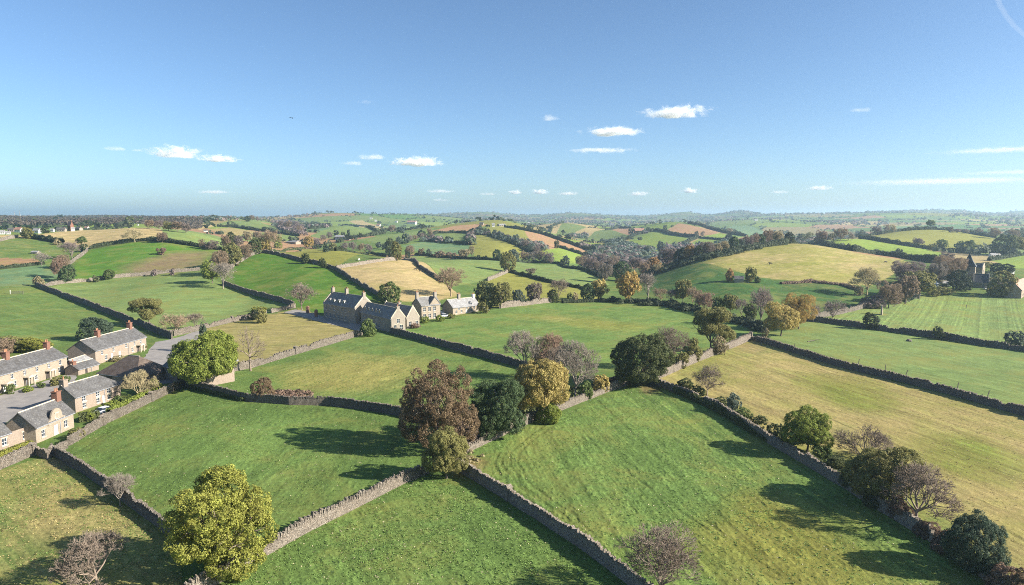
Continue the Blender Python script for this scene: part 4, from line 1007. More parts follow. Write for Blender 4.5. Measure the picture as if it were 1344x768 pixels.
 (128, 299, 291, 9, 'evergreen', 'dark', 'small dark tree', 'behind the tan hilltop field'),
 (143, 299, 294, 8, 'evergreen', 'dark', 'low dark tree', 'behind the tan hilltop field'),
 (152, 298, 293, 6, 'evergreen', 'dark', 'tiny dark tree', 'behind the tan hilltop field'),
 (60, 306, 297, 12, 'evergreen', 'dark', 'dark tree', 'among the white houses on the left skyline'),
 (197, 300, 288, 14, 'haze', 'brown', 'brown tree', 'on the wooded crest right of the tan hilltop'),
 (209, 301, 289, 14, 'haze', 'purple', 'mauve tree', 'on the wooded crest right of the tan hilltop'),
 (221, 303, 290, 15, 'haze', 'olive', 'olive tree', 'on the wooded crest right of the tan hilltop'),
 (233, 304, 290, 16, 'haze', 'brown', 'tall brown tree', 'on the wooded crest right of the tan hilltop'),
 (244, 306, 292, 14, 'haze', 'purple', 'tall mauve tree', 'on the wooded crest right of the tan hilltop'),
 # dark belt on the flank of the right-hand hill
 (834, 357, 337, 20, 'haze', 'purple', 'mauve-grey tree', 'low in the belt climbing the right-hand hill'),
 (846, 361, 342, 18, 'haze', 'brown', 'brown tree', 'low in the belt climbing the right-hand hill'),
 (858, 356, 337, 18, 'dome', 'orange', 'orange tree', 'low in the belt climbing the right-hand hill'),
 (863, 360, 346, 16, 'haze', 'tan', 'pinkish-tan tree', 'low in the belt climbing the right-hand hill'),
 (876, 352, 324, 25, 'haze', 'purple', 'large mauve tree', 'in the belt climbing the right-hand hill'),
 (892, 347, 325, 18, 'evergreen', 'dark', 'dark tree', 'in the belt climbing the right-hand hill'),
 (904, 343, 320, 18, 'dome', 'orange', 'rust-orange tree', 'in the belt climbing the right-hand hill'),
 (917, 340, 322, 14, 'evergreen', 'dark', 'shadowy tree', 'in the belt climbing the right-hand hill'),
 (927, 337, 317, 21, 'haze', 'greybrown', 'broad grey-brown tree', 'in the belt climbing the right-hand hill'),
 (941, 334, 319, 14, 'dome', 'tan', 'tan tree', 'in the belt climbing the right-hand hill'),
 (951, 331, 316, 14, 'haze', 'tan', 'pale brown tree', 'in the belt climbing the right-hand hill'),
 (963, 329, 310, 14, 'evergreen', 'holly', 'dark green tree', 'in the belt climbing the right-hand hill'),
 (972, 328, 313, 12, 'oval', 'bluegrey', 'blue-green tree', 'in the belt climbing the right-hand hill'),
 (982, 326, 309, 15, 'haze', 'purple', 'mauve tree', 'at the top of the belt on the right-hand hill'),
 (990, 324, 306, 14, 'haze', 'brown', 'brown tree', 'at the top of the belt on the right-hand hill'),
 (998, 323, 307, 14, 'evergreen', 'holly', 'dark green tree', 'at the top of the belt on the right-hand hill'),
 (1008, 321, 301, 15, 'haze', 'brown', 'tall brown tree', 'on the crest of the right-hand hill'),
 (1021, 321, 302, 15, 'haze', 'tan', 'tall tan tree', 'on the crest of the right-hand hill'),
 (1036, 320, 304, 13, 'evergreen', 'dark', 'dark tree', 'on the crest of the right-hand hill'),
 (1051, 319, 306, 12, 'evergreen', 'deep', 'low dark green tree', 'on the crest of the right-hand hill'),
 (1060, 318, 304, 14, 'haze', 'olive', 'olive tree', 'on the crest of the right-hand hill'),
 (1078, 321, 302, 20, 'haze', 'redbrown', 'reddish tree with a dark trunk', 'on the crest of the right-hand hill'),
 (1091, 318, 305, 12, 'haze', 'tan', 'faint tan tree', 'beyond the crest of the right-hand hill'),
 (1103, 316, 299, 18, 'haze', 'brown', 'tall rusty tree', 'beyond the crest of the right-hand hill'),
 (1117, 316, 304, 10, 'haze', 'grey', 'pale grey tree', 'beyond the crest of the right-hand hill'),
 (1131, 311, 301, 10, 'oval', 'bluegrey', 'blue-grey tree', 'at the left of the far green hill'),
 (1150, 308, 296, 16, 'haze', 'purple', 'mauve tree', 'on the left shoulder of the far green hill'),
 (1164, 306, 294, 10, 'haze', 'brown', 'brown tree', 'on the left shoulder of the far green hill'),
 (1172, 306, 294, 9, 'haze', 'tan', 'tan tree', 'on the left shoulder of the far green hill'),
 (1222, 301, 288, 13, 'open', 'mid', 'lone green tree', 'on the crest of the far green hill'),
 (1247, 305, 297, 8, 'oval', 'greybrown', 'small round tree', 'on the crest of the far green hill'),
 (1257, 306, 300, 10, 'haze', 'purple', 'faint mauve tree', 'on the crest of the far green hill'),
 (1268, 307, 300, 10, 'haze', 'grey', 'faint grey tree', 'on the crest of the far green hill'),
 (1285, 308, 299, 12, 'haze', 'purple', 'broad mauve tree', 'on the right shoulder of the far green hill'),
 (1304, 313, 299, 16, 'haze', 'brown', 'tall brown tree', 'at the right end of the far green hill'),
 (1329, 313, 300, 16, 'haze', 'brown', 'russet tree', 'behind the big dark clump on the right'),
 (1318, 335, 307, 30, 'evergreen', 'deep', 'big dark tree', 'in the clump above the church'),
 (1333, 334, 310, 22, 'dome', 'olive', 'pale olive tree', 'in the clump above the church'),
 (1341, 326, 310, 16, 'haze', 'purple', 'mauve tree', 'in the clump above the church'),
 (1204, 324, 312, 16, 'haze', 'purple', 'mauve thorn tree', 'in the hedge across the far green hill'),
 (1224, 328, 319, 14, 'oval', 'olive', 'low dark green tree', 'in the hedge across the far green hill'),
 (1236, 328, 314, 15, 'oval', 'mid', 'green tree', 'in the hedge across the far green hill'),
 (1259, 331, 316, 14, 'oval', 'mid', 'grey-green tree', 'at the foot of the far green hill'),
 (1271, 332, 315, 15, 'open', 'mid', 'light green tree', 'at the foot of the far green hill'),
 (1180, 337, 326, 13, 'evergreen', 'dark', 'dark lone tree', 'on the thick hedge below the bright green strip'),
 (1243, 346, 330, 20, 'haze', 'purple', 'mauve-brown tree', 'behind the church wood'),
 (1295, 354, 343, 14, 'haze', 'olive', 'shaded olive tree', 'right behind the church tower'),
 (1308, 357, 345, 18, 'evergreen', 'dark', 'dark tree', 'between the church and the red-roofed house'),
 (1322, 360, 346, 18, 'evergreen', 'dark', 'low dark tree', 'between the church and the red-roofed house'),
 # valley in the middle
 (816, 369, 343, 27, 'evergreen', 'holly', 'round dark green tree', 'in the valley above the tall orange-gold tree'),
 (794, 372, 345, 20, 'haze', 'grey', 'grey bare-looking tree', 'at the lower end of the valley field'),
 (800, 361, 338, 18, 'haze', 'greybrown', 'grey-brown tree', 'in the valley wood'),
 (806, 352, 334, 16, 'haze', 'brown', 'brown tree', 'in the valley wood'),
 (789, 349, 330, 15, 'haze', 'purple', 'mauve tree', 'in the valley wood'),
 (762, 352, 335, 16, 'haze', 'brown', 'dark brown tree', 'in the valley wood'),
 (775, 356, 335, 20, 'haze', 'purple', 'purplish tree', 'in the valley wood'),
 (785, 360, 342, 16, 'haze', 'greybrown', 'soft brown tree', 'in the valley wood'),
 (742, 348, 335, 13, 'oval', 'bluegrey', 'blue-grey tree', 'at the edge of the light green valley field'),
 (772, 337, 328, 9, 'oval', 'bluegrey', 'small blue-grey tree', 'below the long reddish field'),
 (731, 326, 315, 8, 'evergreen', 'dark', 'dark thorn tree', 'on the hedge of the long reddish field'),
 (688, 344, 329, 14, 'haze', 'brown', 'brown tree', 'in the row above the two pale green fields'),
 (698, 344, 330, 14, 'haze', 'grey', 'grey tree', 'in the row above the two pale green fields'),
 (708, 345, 329, 15, 'haze', 'greybrown', 'dull brown tree', 'in the row above the two pale green fields'),
 (720, 346, 330, 16, 'haze', 'purple', 'mauve tree', 'in the row above the two pale green fields'),
 (674, 343, 327, 16, 'oval', 'bluegrey', 'blue-green tree', 'in the row above the two pale green fields'),
 (652, 342, 327, 12, 'evergreen', 'holly', 'dark green tree', 'in the row above the two pale green fields'),
 (667, 357, 330, 23, 'evergreen', 'olive', 'big olive tree', 'at the corner wall between the two pale green fields'),
 (697, 364, 352, 14, 'bareup', 'greybrown', 'small grey-brown tree', 'on the hedge below the right pale green field'),
 (628, 341, 334, 5, 'evergreen', 'dark', 'tiny dark tree', 'on the top edge of the left pale green field'),
 (638, 341, 335, 4, 'evergreen', 'dark', 'tiniest dark tree', 'on the top edge of the left pale green field'),
 (609, 340, 327, 18, 'dome', 'tan', 'tan-brown tree', 'on the top edge of the left pale green field'),
 (619, 338, 322, 8, 'haze', 'tan', 'slender pinkish tree', 'beside the tan-brown one above the left pale green field'),
 (649, 313, 301, 8, 'evergreen', 'bluegrey', 'dark blue-green tree', 'on the olive hillside below the white house'),
 (657, 316, 303, 11, 'oval', 'bluegrey', 'grey-green tree', 'on the olive hillside below the white house'),
 (669, 318, 309, 9, 'oval', 'bluegrey', 'low blue-grey tree', 'on the hedge of the olive hillside'),
 (677, 321, 307, 11, 'oval', 'bluegrey', 'tall blue-grey tree', 'on the hedge of the olive hillside'),
 (689, 326, 314, 13, 'haze', 'greybrown', 'grey-brown tree', 'on the hedge of the olive hillside'),
 (697, 331, 319, 13, 'haze', 'bluegrey', 'dull blue tree', 'on the hedge of the olive hillside'),
 (704, 334, 322, 13, 'haze', 'purple', 'mauve tree', 'on the hedge of the olive hillside'),
 (523, 322, 310, 9, 'oval', 'bluegrey', 'blue-green tree', 'in the copse right of the long green slope'),
 (532, 320, 306, 12, 'evergreen', 'bluegrey', 'dark blue-green tree', 'in the copse right of the long green slope'),
 (538, 318, 308, 11, 'haze', 'grey', 'grey tree', 'in the copse right of the long green slope'),
 (545, 316, 308, 8, 'haze', 'brown', 'brown tree', 'in the copse right of the long green slope'),
 (552, 314, 305, 12, 'haze', 'purple', 'mauve tree', 'in the copse right of the long green slope'),
 (564, 311, 299, 8, 'haze', 'brown', 'squarish brown tree', 'at the left end of the red-brown field'),
 (588, 319, 310, 10, 'evergreen', 'dark', 'lone dark round tree', 'on the hedge of the small green field'),
 (538, 338, 322, 15, 'haze', 'brown', 'round brown tree', 'above the left pale green field'),
 (553, 336, 326, 11, 'dome', 'copper', 'rust-red round tree', 'above the left pale green field'),
 (563, 336, 326, 9, 'oval', 'bluegrey', 'blue-grey round tree', 'above the left pale green field'),
 (535, 341, 329, 8, 'evergreen', 'dark', 'small dark tree', 'at the gate of the tawny field'),
 (458, 314, 301, 8, 'spire', 'pine', 'pointed dark conifer', 'beside the far white barn'),
 (450, 313, 304, 6, 'evergreen', 'dark', 'dark tree', 'right behind the far white barn'),
 (433, 314, 304, 9, 'haze', 'purple', 'mauve tree', 'left of the far white barn'),
 (441, 309, 302, 8, 'evergreen', 'dark', 'dark spreading tree', 'behind the roof of the far white barn'),
 (425, 316, 308, 10, 'haze', 'greybrown', 'grey-brown tree', 'left of the far white barn'),
 (473, 312, 305, 5, 'evergreen', 'dark', 'small dark tree', 'on the hedge right of the far white barn'),
 (497, 326, 317, 10, 'oval', 'bluegrey', 'blue-grey tree', 'right of the mauve row behind the olive field'),
 (505, 328, 318, 8, 'oval', 'bluegrey', 'faint blue tree', 'right of the mauve row behind the olive field'),
 (452, 329, 318, 12, 'haze', 'purple', 'mauve bare tree', 'in the mauve row behind the olive field'),
 (463, 330, 317, 13, 'haze', 'purple', 'taller mauve bare tree', 'in the mauve row behind the olive field'),
 (474, 331, 319, 12, 'haze', 'brown', 'brown bare tree', 'in the mauve row behind the olive field'),
 (484, 332, 320, 12, 'haze', 'purple', 'last mauve bare tree', 'at the right of the row behind the olive field'),
 (437, 328, 318, 14, 'oval', 'olive', 'olive bushy tree', 'left of the mauve row behind the olive field'),
 (514, 305, 295, 12, 'haze', 'brown', 'brown tree', 'at the end of the far tan strip'),
 (526, 306, 297, 12, 'oval', 'bluegrey', 'blue-grey tree', 'beyond the far tan strip'),
 (388, 300, 290, 11, 'haze', 'purple', 'mauve tree', 'on the wooded slope left of the far valley'),
 (378, 302, 289, 12, 'haze', 'brown', 'brown tree', 'on the wooded slope left of the far valley'),
 (368, 299, 289, 10, 'haze', 'purple', 'small mauve tree', 'on the wooded slope left of the far valley'),
 (392, 306, 296, 12, 'haze', 'brown', 'lower brown tree', 'on the wooded slope left of the far valley'),
 (325, 291, 283, 7, 'evergreen', 'dark', 'dark tree', 'crowning the far round hill on the left'),
 (331, 290, 282, 8, 'haze', 'brown', 'brown tree', 'crowning the far round hill on the left'),
 (338, 291, 284, 5, 'haze', 'purple', 'small mauve tree', 'crowning the far round hill on the left'),
 (828, 308, 299, 8, 'evergreen', 'dark', 'dark tree', 'left of the red farm on the far hill'),
 (851, 305, 298, 8, 'evergreen', 'dark', 'dark green tree', 'right of the red farm on the far hill'),
 (873, 302, 295, 6, 'evergreen', 'dark', 'lone dark tree', 'on the light green field of the far hill'),
 (914, 311, 303, 6, 'evergreen', 'dark', 'dark upright tree', 'between the red-brown and lime fields on the far hill'),
 (922, 311, 303, 6, 'haze', 'brown', 'brown upright tree', 'between the red-brown and lime fields on the far hill'),
 (958, 307, 299, 10, 'haze', 'tan', 'tan tree', 'at the right end of the red-brown far field'),
 (966, 307, 302, 5, 'evergreen', 'dark', 'small dark tree', 'at the right end of the red-brown far field'),
 (868, 333, 316, 12, 'evergreen', 'bluegrey', 'tall blue-green tree', 'above the large mauve tree of the right-hand belt'),
 (840, 315, 311, 7, 'evergreen', 'dark', 'small dark bush-like tree', 'in the middle of the far lime field'),
]
KIND = dict(bare='bare_tree', bareumb='bare_tree', barewide='bare_tree', bareup='bare_tree', barelean='bare_tree', haze='bare_tree', evergreen='evergreen_tree', spire='conifer', dome='leafy_tree', oval='leafy_tree', open='leafy_tree', weeping='leafy_tree')
def trees_group(py): return 'trees around the near fields and walls' if py > 420 else 'trees of the far hills' if py < 318 else 'trees of the middle hillsides'
from collections import Counter
cnt = Counter((t[6], t[7]) for t in T); seen = Counter()
for px, py, top, wid, sty, colr, look, where in T:
    lab = f'{look} {where}'
    if cnt[(look, where)] > 1:
        seen[lab] += 1
        lab = f'{["left", "right", "third"][seen[lab] - 1]} {look} {where}' if cnt[(look, where)] == 2 else lab
    place_tree(px, py, top, wid, sty, colr, lab, trees_group(py), KIND[sty])

# ------------------------------------------------------------------ bushes
for b in [
 (484, 442, 418, 22, 'mid', 'clipped round green bush at the corner of the manor wall'),
 (346, 524, 496, 34, 'copper', 'dark red-brown bush by the curving field wall'),
 (612, 583, 550, 42, 'purple', 'dark purple bush under the copper beech'),
 (600, 570, 545, 30, 'bright', 'green shrub in the shade of the copper beech'),
 (768, 524, 500, 22, 'mid', 'green shrub behind the pale wall, left of a golden one'),
 (788, 515, 492, 24, 'golden', 'golden shrub behind the pale wall'),
 (822, 502, 482, 21, 'olive', 'round olive shrub on the wall left of the dark evergreen'),
 (706, 478, 459, 18, 'golden', 'yellowish shrub between two bare trees'),
 (730, 515, 492, 30, 'olive', 'olive shrub under the bare trees behind the golden tree'),
 (722, 555, 528, 36, 'bright', 'bright green shrub at the foot of the golden tree'),
 (944, 466, 440, 22, 'tan', 'brownish-green shrub below the tall olive tree'),
 (962, 541, 515, 22, 'bluegrey', 'blue-green round bush at the edge of the dry yellow field'),
 (898, 510, 496, 26, 'deep', 'dark hedge bush nearest the top of the long wall'),
 (918, 519, 506, 22, 'deep', 'dark bush under the small bare tree on the long wall'),
 (944, 533, 520, 22, 'deep', 'low bush left of the blue-green round bush'),
 (975, 551, 534, 24, 'mid', 'dark green bush right of the blue-green round bush'),
 (995, 560, 545, 24, 'deep', 'low dark bush halfway between the round bush and the green tree'),
 (1020, 576, 555, 26, 'deep', 'dark bush left of the round mid-green tree'),
 (1034, 586, 566, 22, 'mid', 'small green bush touching the round mid-green tree'),
 (1078, 606, 586, 26, 'mid', 'green bush right of the round mid-green tree'),
 (1096, 622, 598, 34, 'deep', 'dark bush below the fan-shaped bare tree'),
 (1116, 640, 616, 36, 'deep', 'dark sprawling bush left of the big olive tree'),
 (1180, 682, 650, 34, 'redbrown', 'reddish bush at the foot of the wide leaning bare tree'),
 (1150, 664, 640, 34, 'deep', 'dark bush at the foot of the big olive tree'),
 (1214, 704, 682, 32, 'redbrown', 'brown bush right of the wide leaning bare tree'),
 (1240, 724, 696, 34, 'redbrown', 'brown bramble bush left of the dark blue-green evergreen'),
 (1314, 772, 738, 46, 'redbrown', 'red-brown bramble at the lower right corner'),
 (1338, 790, 752, 46, 'copper', 'dark bramble cut by the right edge at the bottom'),
 (335, 420, 406, 20, 'dark', 'dark evergreen bush on the paddock wall'),
 (344, 424, 404, 18, 'olive', 'yellow-green bush on the paddock wall'),
 (338, 414, 402, 22, 'yellowgreen', 'bright yellowish bush behind the paddock wall'),
 (128, 445, 416, 44, 'pine', 'wide dark conifer bush behind the middle terrace'),
 (20, 462, 440, 46, 'olive', 'olive autumn bush behind the left terrace chimney'),
 (46, 462, 442, 40, 'yellowgreen', 'yellowish autumn bush behind the left terrace'),
 (-4, 468, 446, 40, 'brown', 'brown autumn bush at the left edge behind the terrace'),
 (204, 518, 497, 22, 'bright', 'bright green shrub by the barn wall'),
 (51, 376, 362, 15, 'tan', 'straw-coloured bush at the top corner of the long dark wall'),
 (75, 321, 313, 10, 'tan', 'straw-coloured bush on the hillside hedge'),
 (212, 334, 325, 14, 'redbrown', 'brown bush in the half ploughed field'),
 (126, 370, 361, 10, 'deep', 'dark bush on the wall under the half ploughed field'),
 (202, 362, 353, 8, 'purple', 'first dark thorn bush on the stone wall under the ploughed ground'),
 (226, 361, 352, 8, 'purple', 'second dark thorn bush along the stone wall under the ploughed ground'),
 (400, 346, 332, 13, 'deep', 'dark bush on the wall between the vivid slope and the olive field'),
 (424, 352, 338, 12, 'deep', 'dark round bush near the wall corner of the olive field'),
 (1237, 387, 376, 28, 'olive', 'clipped olive bush at the top of the striped field'),
 (1225, 389, 378, 16, 'olive', 'smaller olive bush left of the clipped one at the striped field'),
 (1231, 446, 428, 15, 'dark', 'dark bush growing on the wall of the striped field'),
 (1333, 455, 434, 26, 'bluegrey', 'grey-green bush on the wall at the right edge'),
 (1004, 444, 430, 12, 'tan', 'straw bush by the corner pillar of the yellow field'),
 (1128, 388, 376, 14, 'tan', 'straw bush under the bare oak in the dell'),
 (1145, 404, 388, 34, 'purple', 'mauve scrub on the wall of the dell'),
 (957, 369, 352, 13, 'orange', 'orange bush on the edge of the shaded slope'),
 (984, 369, 350, 17, 'olive', 'olive bush on the edge of the shaded slope'),
 (994, 371, 361, 10, 'deep', 'small dark bush on the edge of the shaded slope'),
 (577, 338, 329, 18, 'brown', 'brown hedge bush above the left pale green field'),
 (592, 339, 331, 16, 'brown', 'second brown hedge bush above the left pale green field'),
 (860, 492, 478, 20, 'deep', 'dark bush at the foot of the dark evergreen'),
 (893, 482, 462, 22, 'olive', 'grey-green bush between the bare tree and the pale wall'),
 (634, 411, 396, 18, 'olive', 'olive garden bush beside the white manor cottage'),
 (557, 424, 415, 13, 'bright', 'bright bush in front of the tall manor house'),
 (577, 421.5, 413, 14, 'bright', 'bright bush between the tall manor house and its car'),
 (592, 418, 411, 11, 'olive', 'low olive bush in the white cottage garden'),
 (545, 431, 424, 14, 'redbrown', 'brown flower bed bush before the manor gables'),
]:
    place_bush(*b, style='evergreen' if 'clipped round' in b[5] else 'bush')

# ------------------------------------------------------------------ hedges
HED = [
 ([(118, 327), (150, 321), (180, 317), (200, 316.5), (240, 321), (290, 328.5)], 'dark hedge under the tan hilltop field', 2.4, 2.4, 'dark'),
 ([(38, 312), (60, 316), (82, 320)], 'dark hedge left of the tan hilltop field', 3, 3, 'dark'),
 ([(0, 353.5), (30, 350.5), (58, 347)], 'low hedge below the small ploughed field', 2, 2, 'dark'),
 ([(545, 334.5), (600, 339.5), (655, 342.5), (700, 344.5), (735, 347), (770, 357), (792, 366)], 'long hedge above the two pale green fields', 2.6, 2.6, 'dark'),
 ([(668, 357), (695, 364), (720, 371), (765, 379.5), (785, 385)], 'hedge below the right pale green field', 2.4, 2.2, 'dark'),
 ([(560, 312), (574, 306.5), (600, 306), (640, 309)], 'hedge below the red-brown far field', 3, 3, 'dark'),
 ([(616, 309.5), (617, 322)], 'brown hedge between the green and olive far fields', 3, 3, 'brown'),
 ([(560, 316.5), (600, 319.5), (616, 321.5)], 'hedge across the two small green far fields', 2.5, 2.5, 'dark'),
 ([(640, 309.5), (665, 317), (690, 329), (704, 334)], 'hedge down the olive hillside', 2.6, 3, 'dark'),
 ([(662, 298.5), (690, 303), (715, 308.5), (745, 319), (782, 333)], 'dark hedge along the top of the long reddish field', 3.4, 3.4, 'dark'),
 ([(735, 325.5), (760, 333.5), (782, 338)], 'hedge below the long reddish field', 3, 3, 'dark'),
 ([(631, 298), (628, 303), (633, 306)], 'short hedge left of the white house', 3, 3, 'dark'),
 ([(708, 305.5), (725, 297.5), (738, 293)], 'hedge left of the far green knoll', 3.5, 3.5, 'dark'),
 ([(860, 303), (880, 308), (912, 312)], 'dark hedge between the far lime field and the red-brown one', 4, 5, 'dark'),
 ([(895, 322), (916, 312.5)], 'hedge dividing the far lime fields', 4, 4, 'dark'),
 ([(918, 312.5), (940, 314.5), (960, 317.5)], 'low hedge between the upper and lower lime fields', 2.5, 2.5, 'dark'),
 ([(903, 293.5), (925, 298), (946, 304.5), (978, 310.5)], 'hedge over the top of the red-brown far field', 4, 4, 'dark'),
 ([(812, 318), (832, 310), (858, 303.5)], 'hedge left of the far lime field', 4, 4, 'dark'),
 ([(1000, 325), (1030, 321.5), (1060, 320), (1082, 321.5), (1120, 330), (1150, 334), (1190, 340), (1235, 346)], 'thick dark hedge over the sunlit dry hill', 3.6, 4, 'dark'),
 ([(1128, 313.5), (1160, 318), (1190, 323), (1213, 326.5)], 'dark hedge between the bright green strip and the far green hill', 3.4, 3.4, 'dark'),
 ([(1131, 311.5), (1180, 304), (1222, 301.5), (1260, 304.5), (1306, 312)], 'hedge along the crest of the far green hill', 3, 3, 'dark'),
 ([(1213, 326.5), (1240, 329), (1275, 333), (1298, 330)], 'hedge at the foot of the far green hill', 2.6, 2.6, 'dark'),
 ([(1298, 342.5), (1320, 339), (1344, 335), (1400, 331)], 'hedge along the lime field at the right edge', 2.6, 2.6, 'dark'),
 ([(438, 314), (480, 311), (505, 307)], 'far hedge right of the white barn', 3, 3, 'dark'),
 ([(405, 301), (430, 298), (450, 295.5), (492, 298.5)], 'far hedge on the crest above the white barn', 3, 3, 'dark'),
 ([(468, 296.5), (490, 302), (502, 305)], 'far hedge below the tan strip', 3.5, 3.5, 'dark'),
 ([(1025, 373), (1065, 371), (1105, 374.5), (1128, 382)], 'rusty bracken hedge along the top of the shaded dell', 1.6, 3, 'redbrown'),
 ([(738, 398), (800, 396), (850, 398), (880, 403), (920, 410), (960, 421), (985, 428), (1003, 436)], 'dark hedge along the far edge of the big green field', 1.9, 2.4, 'dark'),
 ([(795, 302.5), (812, 299.5), (828, 299.5)], 'far hedge by the red farm', 3.5, 3.5, 'dark'),
 ([(285, 297.5), (310, 299), (345, 304), (392, 310.5)], 'far hedge below the round hill on the left', 3, 3, 'dark'),
 ([(440, 329.5), (485, 333), (506, 337)], 'low hedge behind the olive field', 2, 2, 'dark'),
 ([(352, 331), (375, 329), (400, 327)], 'low hedge at the top left of the olive field', 1.8, 2, 'deep'),
 ([(840, 364), (868, 357), (900, 347), (930, 338), (965, 330), (1000, 325)], 'shadowed hedge under the belt on the right-hand hill', 3, 5, 'dark'),
 ([(885, 515), (905, 523), (930, 534), (960, 550), (985, 566), (1010, 581)], 'overgrown hedge on the upper half of the long wall', 1.5, 1.6, 'deep'),
 ([(1020, 584), (1060, 607), (1100, 632), (1140, 656)], 'overgrown hedge below the round mid-green tree on the long wall', 1.6, 1.7, 'deep'),
 ([(1160, 668), (1200, 692), (1245, 720), (1290, 752)], 'brambly hedge beside the wide leaning bare tree on the long wall', 1.5, 1.7, 'redbrown'),
 ([(762, 517), (790, 507), (815, 498)], 'straggling hedge behind the pale wall near the olive shrub', 1.2, 1.4, 'brown'),
]
for pix, lab, h, w_, colr in HED: hedge(pix, lab, h * (1.3 if max(q_[1] for q_ in pix) < 350 else 1), w_ * (1.25 if max(q_[1] for q_ in pix) < 350 else 1), colr)
for pix, lab, h, w_, colr in [
 ([(-50, 628), (0, 605), (22, 596), (42, 589)], 'clipped bright hedge behind the short wall at the left edge', 1.7, 1.6, 'yellowgreen'),
 ([(144, 549), (160, 541), (180, 531), (196, 523)], 'clipped bright hedge inside the sunlit garden wall', 2.2, 1.7, 'bright'),
 ([(104, 554), (118, 552), (128, 549)], 'dark clipped hedge between the gabled cottage and the long cottage', 2.0, 1.8, 'deep'),
 ([(250, 509), (285, 518), (322, 527)], 'ivy hedge over the dark wall below the bright green tree', 1.0, 1.3, 'deep'),
]: hedge(pix, lab, h, w_, colr, clipped=True, group='clipped garden hedges')

# ------------------------------------------------------------------ far-off woods and hedgerow trees that read as one mass
rng = np.random.default_rng(77)
def far_mass(name, label, pts, sizes, colour, per, seed, qs=.52):
    rng = np.random.default_rng(seed); k = len(pts)
    dirs = rand_dirs(k * per, rng).reshape(k, per, 3); dirs[..., 2] = np.abs(dirs[..., 2]) * .9 + .05
    pos = pts[:, None] + dirs * sizes[:, None, None] * np.array([1, 1, .95]) * rng.uniform(.75, 1.1, (k, per, 1)) + np.array([0, 0, .25]) * sizes[:, None, None]
    nr = dirs + rng.normal(size=dirs.shape) * .35; nr /= np.linalg.norm(nr, axis=2, keepdims=True)
    sz = np.repeat(sizes, per)[:, None] * qs
    t = np.cross(nr.reshape(-1, 3), rand_dirs(k * per, rng)); t /= np.linalg.norm(t, axis=1, keepdims=True); b = np.cross(nr.reshape(-1, 3), t)
    s = sz * rng.uniform(.6, 1.3, (k * per, 1)); p_ = pos.reshape(-1, 3)
    V = np.stack([p_ - t * s, p_ + b * s * .8, p_ + t * s, p_ - b * s * .8], 1).reshape(-1, 3)
    me = mesh_np(name, V, np.arange(len(V)).reshape(-1, 4)); o = link(name, me, None, M_LEAF); o.color = tuple(TC[colour]) + (1,)
    return tag(o, label, 'woodland', kind='stuff')
def hts(x, y): return np.array([height(a, b) for a, b in zip(x, y)])
k = 150000
az = rng.uniform(-R(41), R(41), k); dd = np.exp(rng.uniform(math.log(800), math.log(9000), k)); X, Y = np.sin(az) * dd, np.cos(az) * dd
_, edge = cells(X + (vnoise(X / 60, Y / 60, 8) - .5) * 30, Y + (vnoise(X / 60, Y / 60, 9) - .5) * 30)
inside = np.zeros(k, bool)
for kf, wp in WORLD_FIELDS.items(): inside |= poly_mask(wp, X, Y)
wood = vnoise(X / 420, Y / 420, 31) * .6 + vnoise(X / 150, Y / 150, 32) * .4
okh = (edge < 5 + dd * .0012) & ~inside & (rng.random(k) < .75)
ii_ = np.nonzero(okh)[0][:9000]
px3 = np.stack([X[ii_], Y[ii_], hts(X[ii_], Y[ii_])], 1)
far_mass('far_hedgerows', 'dark hedgerows and small trees dividing the far hills', px3, rng.uniform(2.0, 5.0, len(ii_)) * (1 + (rng.random(len(ii_)) < .2) * .7), 'dark', 9, 5)
low = np.clip((30 - hts(X[:90000], Y[:90000])) / 40, 0, 1)
m_ = (wood[:90000] + low * .22 > .70 - .17 * smooth(2300, 4500, dd[:90000])) & ~inside[:90000]
ii_ = np.nonzero(m_)[0][:9000]
px3 = np.stack([X[ii_], Y[ii_], hts(X[ii_], Y[ii_])], 1)
hf = len(ii_) // 2
far_mass('far_woods', 'brown leafless woods in the folds of the far hills', px3[:hf], rng.uniform(4, 7, hf) * (1 + .5 * smooth(2500, 4500, np.hypot(px3[:hf, 0], px3[:hf, 1]))), 'purple', 24, 6, .36)
far_mass('far_evergreen_woods', 'dark green woods in the folds of the far hills', px3[hf:], rng.uniform(4, 7, len(ii_) - hf) * (1 + .5 * smooth(2500, 4500, np.hypot(px3[hf:, 0], px3[hf:, 1]))), 'bluegrey', 24, 7, .36)
def fill_wood(name, label, poly, colour, n_, size, seed, dmax=1e9):
    rg = random.Random(seed); pts = []
    xs, ys = [p[0] for p in poly], [p[1] for p in poly]
    while len(pts) < n_:
        x, y = rg.uniform(min(xs), max(xs)), rg.uniform(min(ys), max(ys))
        if poly_mask(poly, np.array([x]), np.array([y]))[0]:
            p = at(x, y)
            if p.length < dmax: pts.append(p)
    pts = np.array(pts); far_mass(name, label, pts, np.array([rg.uniform(*size) for _ in pts]), colour, 40, seed, .30)
TC['woodbrown'] = (.125, .102, .078); TC['woodolive'] = (.105, .100, .060)
fill_wood('ridge_wood', 'brown wood along the left skyline behind the white houses', [(0, 285), (60, 283.5), (130, 283), (200, 284), (265, 289), (262, 301), (200, 294), (130, 295), (60, 296), (0, 297)], 'woodbrown', 2400, (3, 5.5), 3)
fill_wood('ridge_wood', 'dark green wood patches along the left skyline', [(0, 284), (130, 282.5), (200, 284), (262, 288), (262, 292), (130, 288), (0, 289)], 'woodolive', 900, (3, 5.5), 4)
fill_wood('valley_wood', 'brown bare wood filling the valley beyond the right pale green field', [(762, 350), (800, 339), (836, 344), (815, 362), (790, 364)], 'greybrown', 230, (3, 5.5), 8)
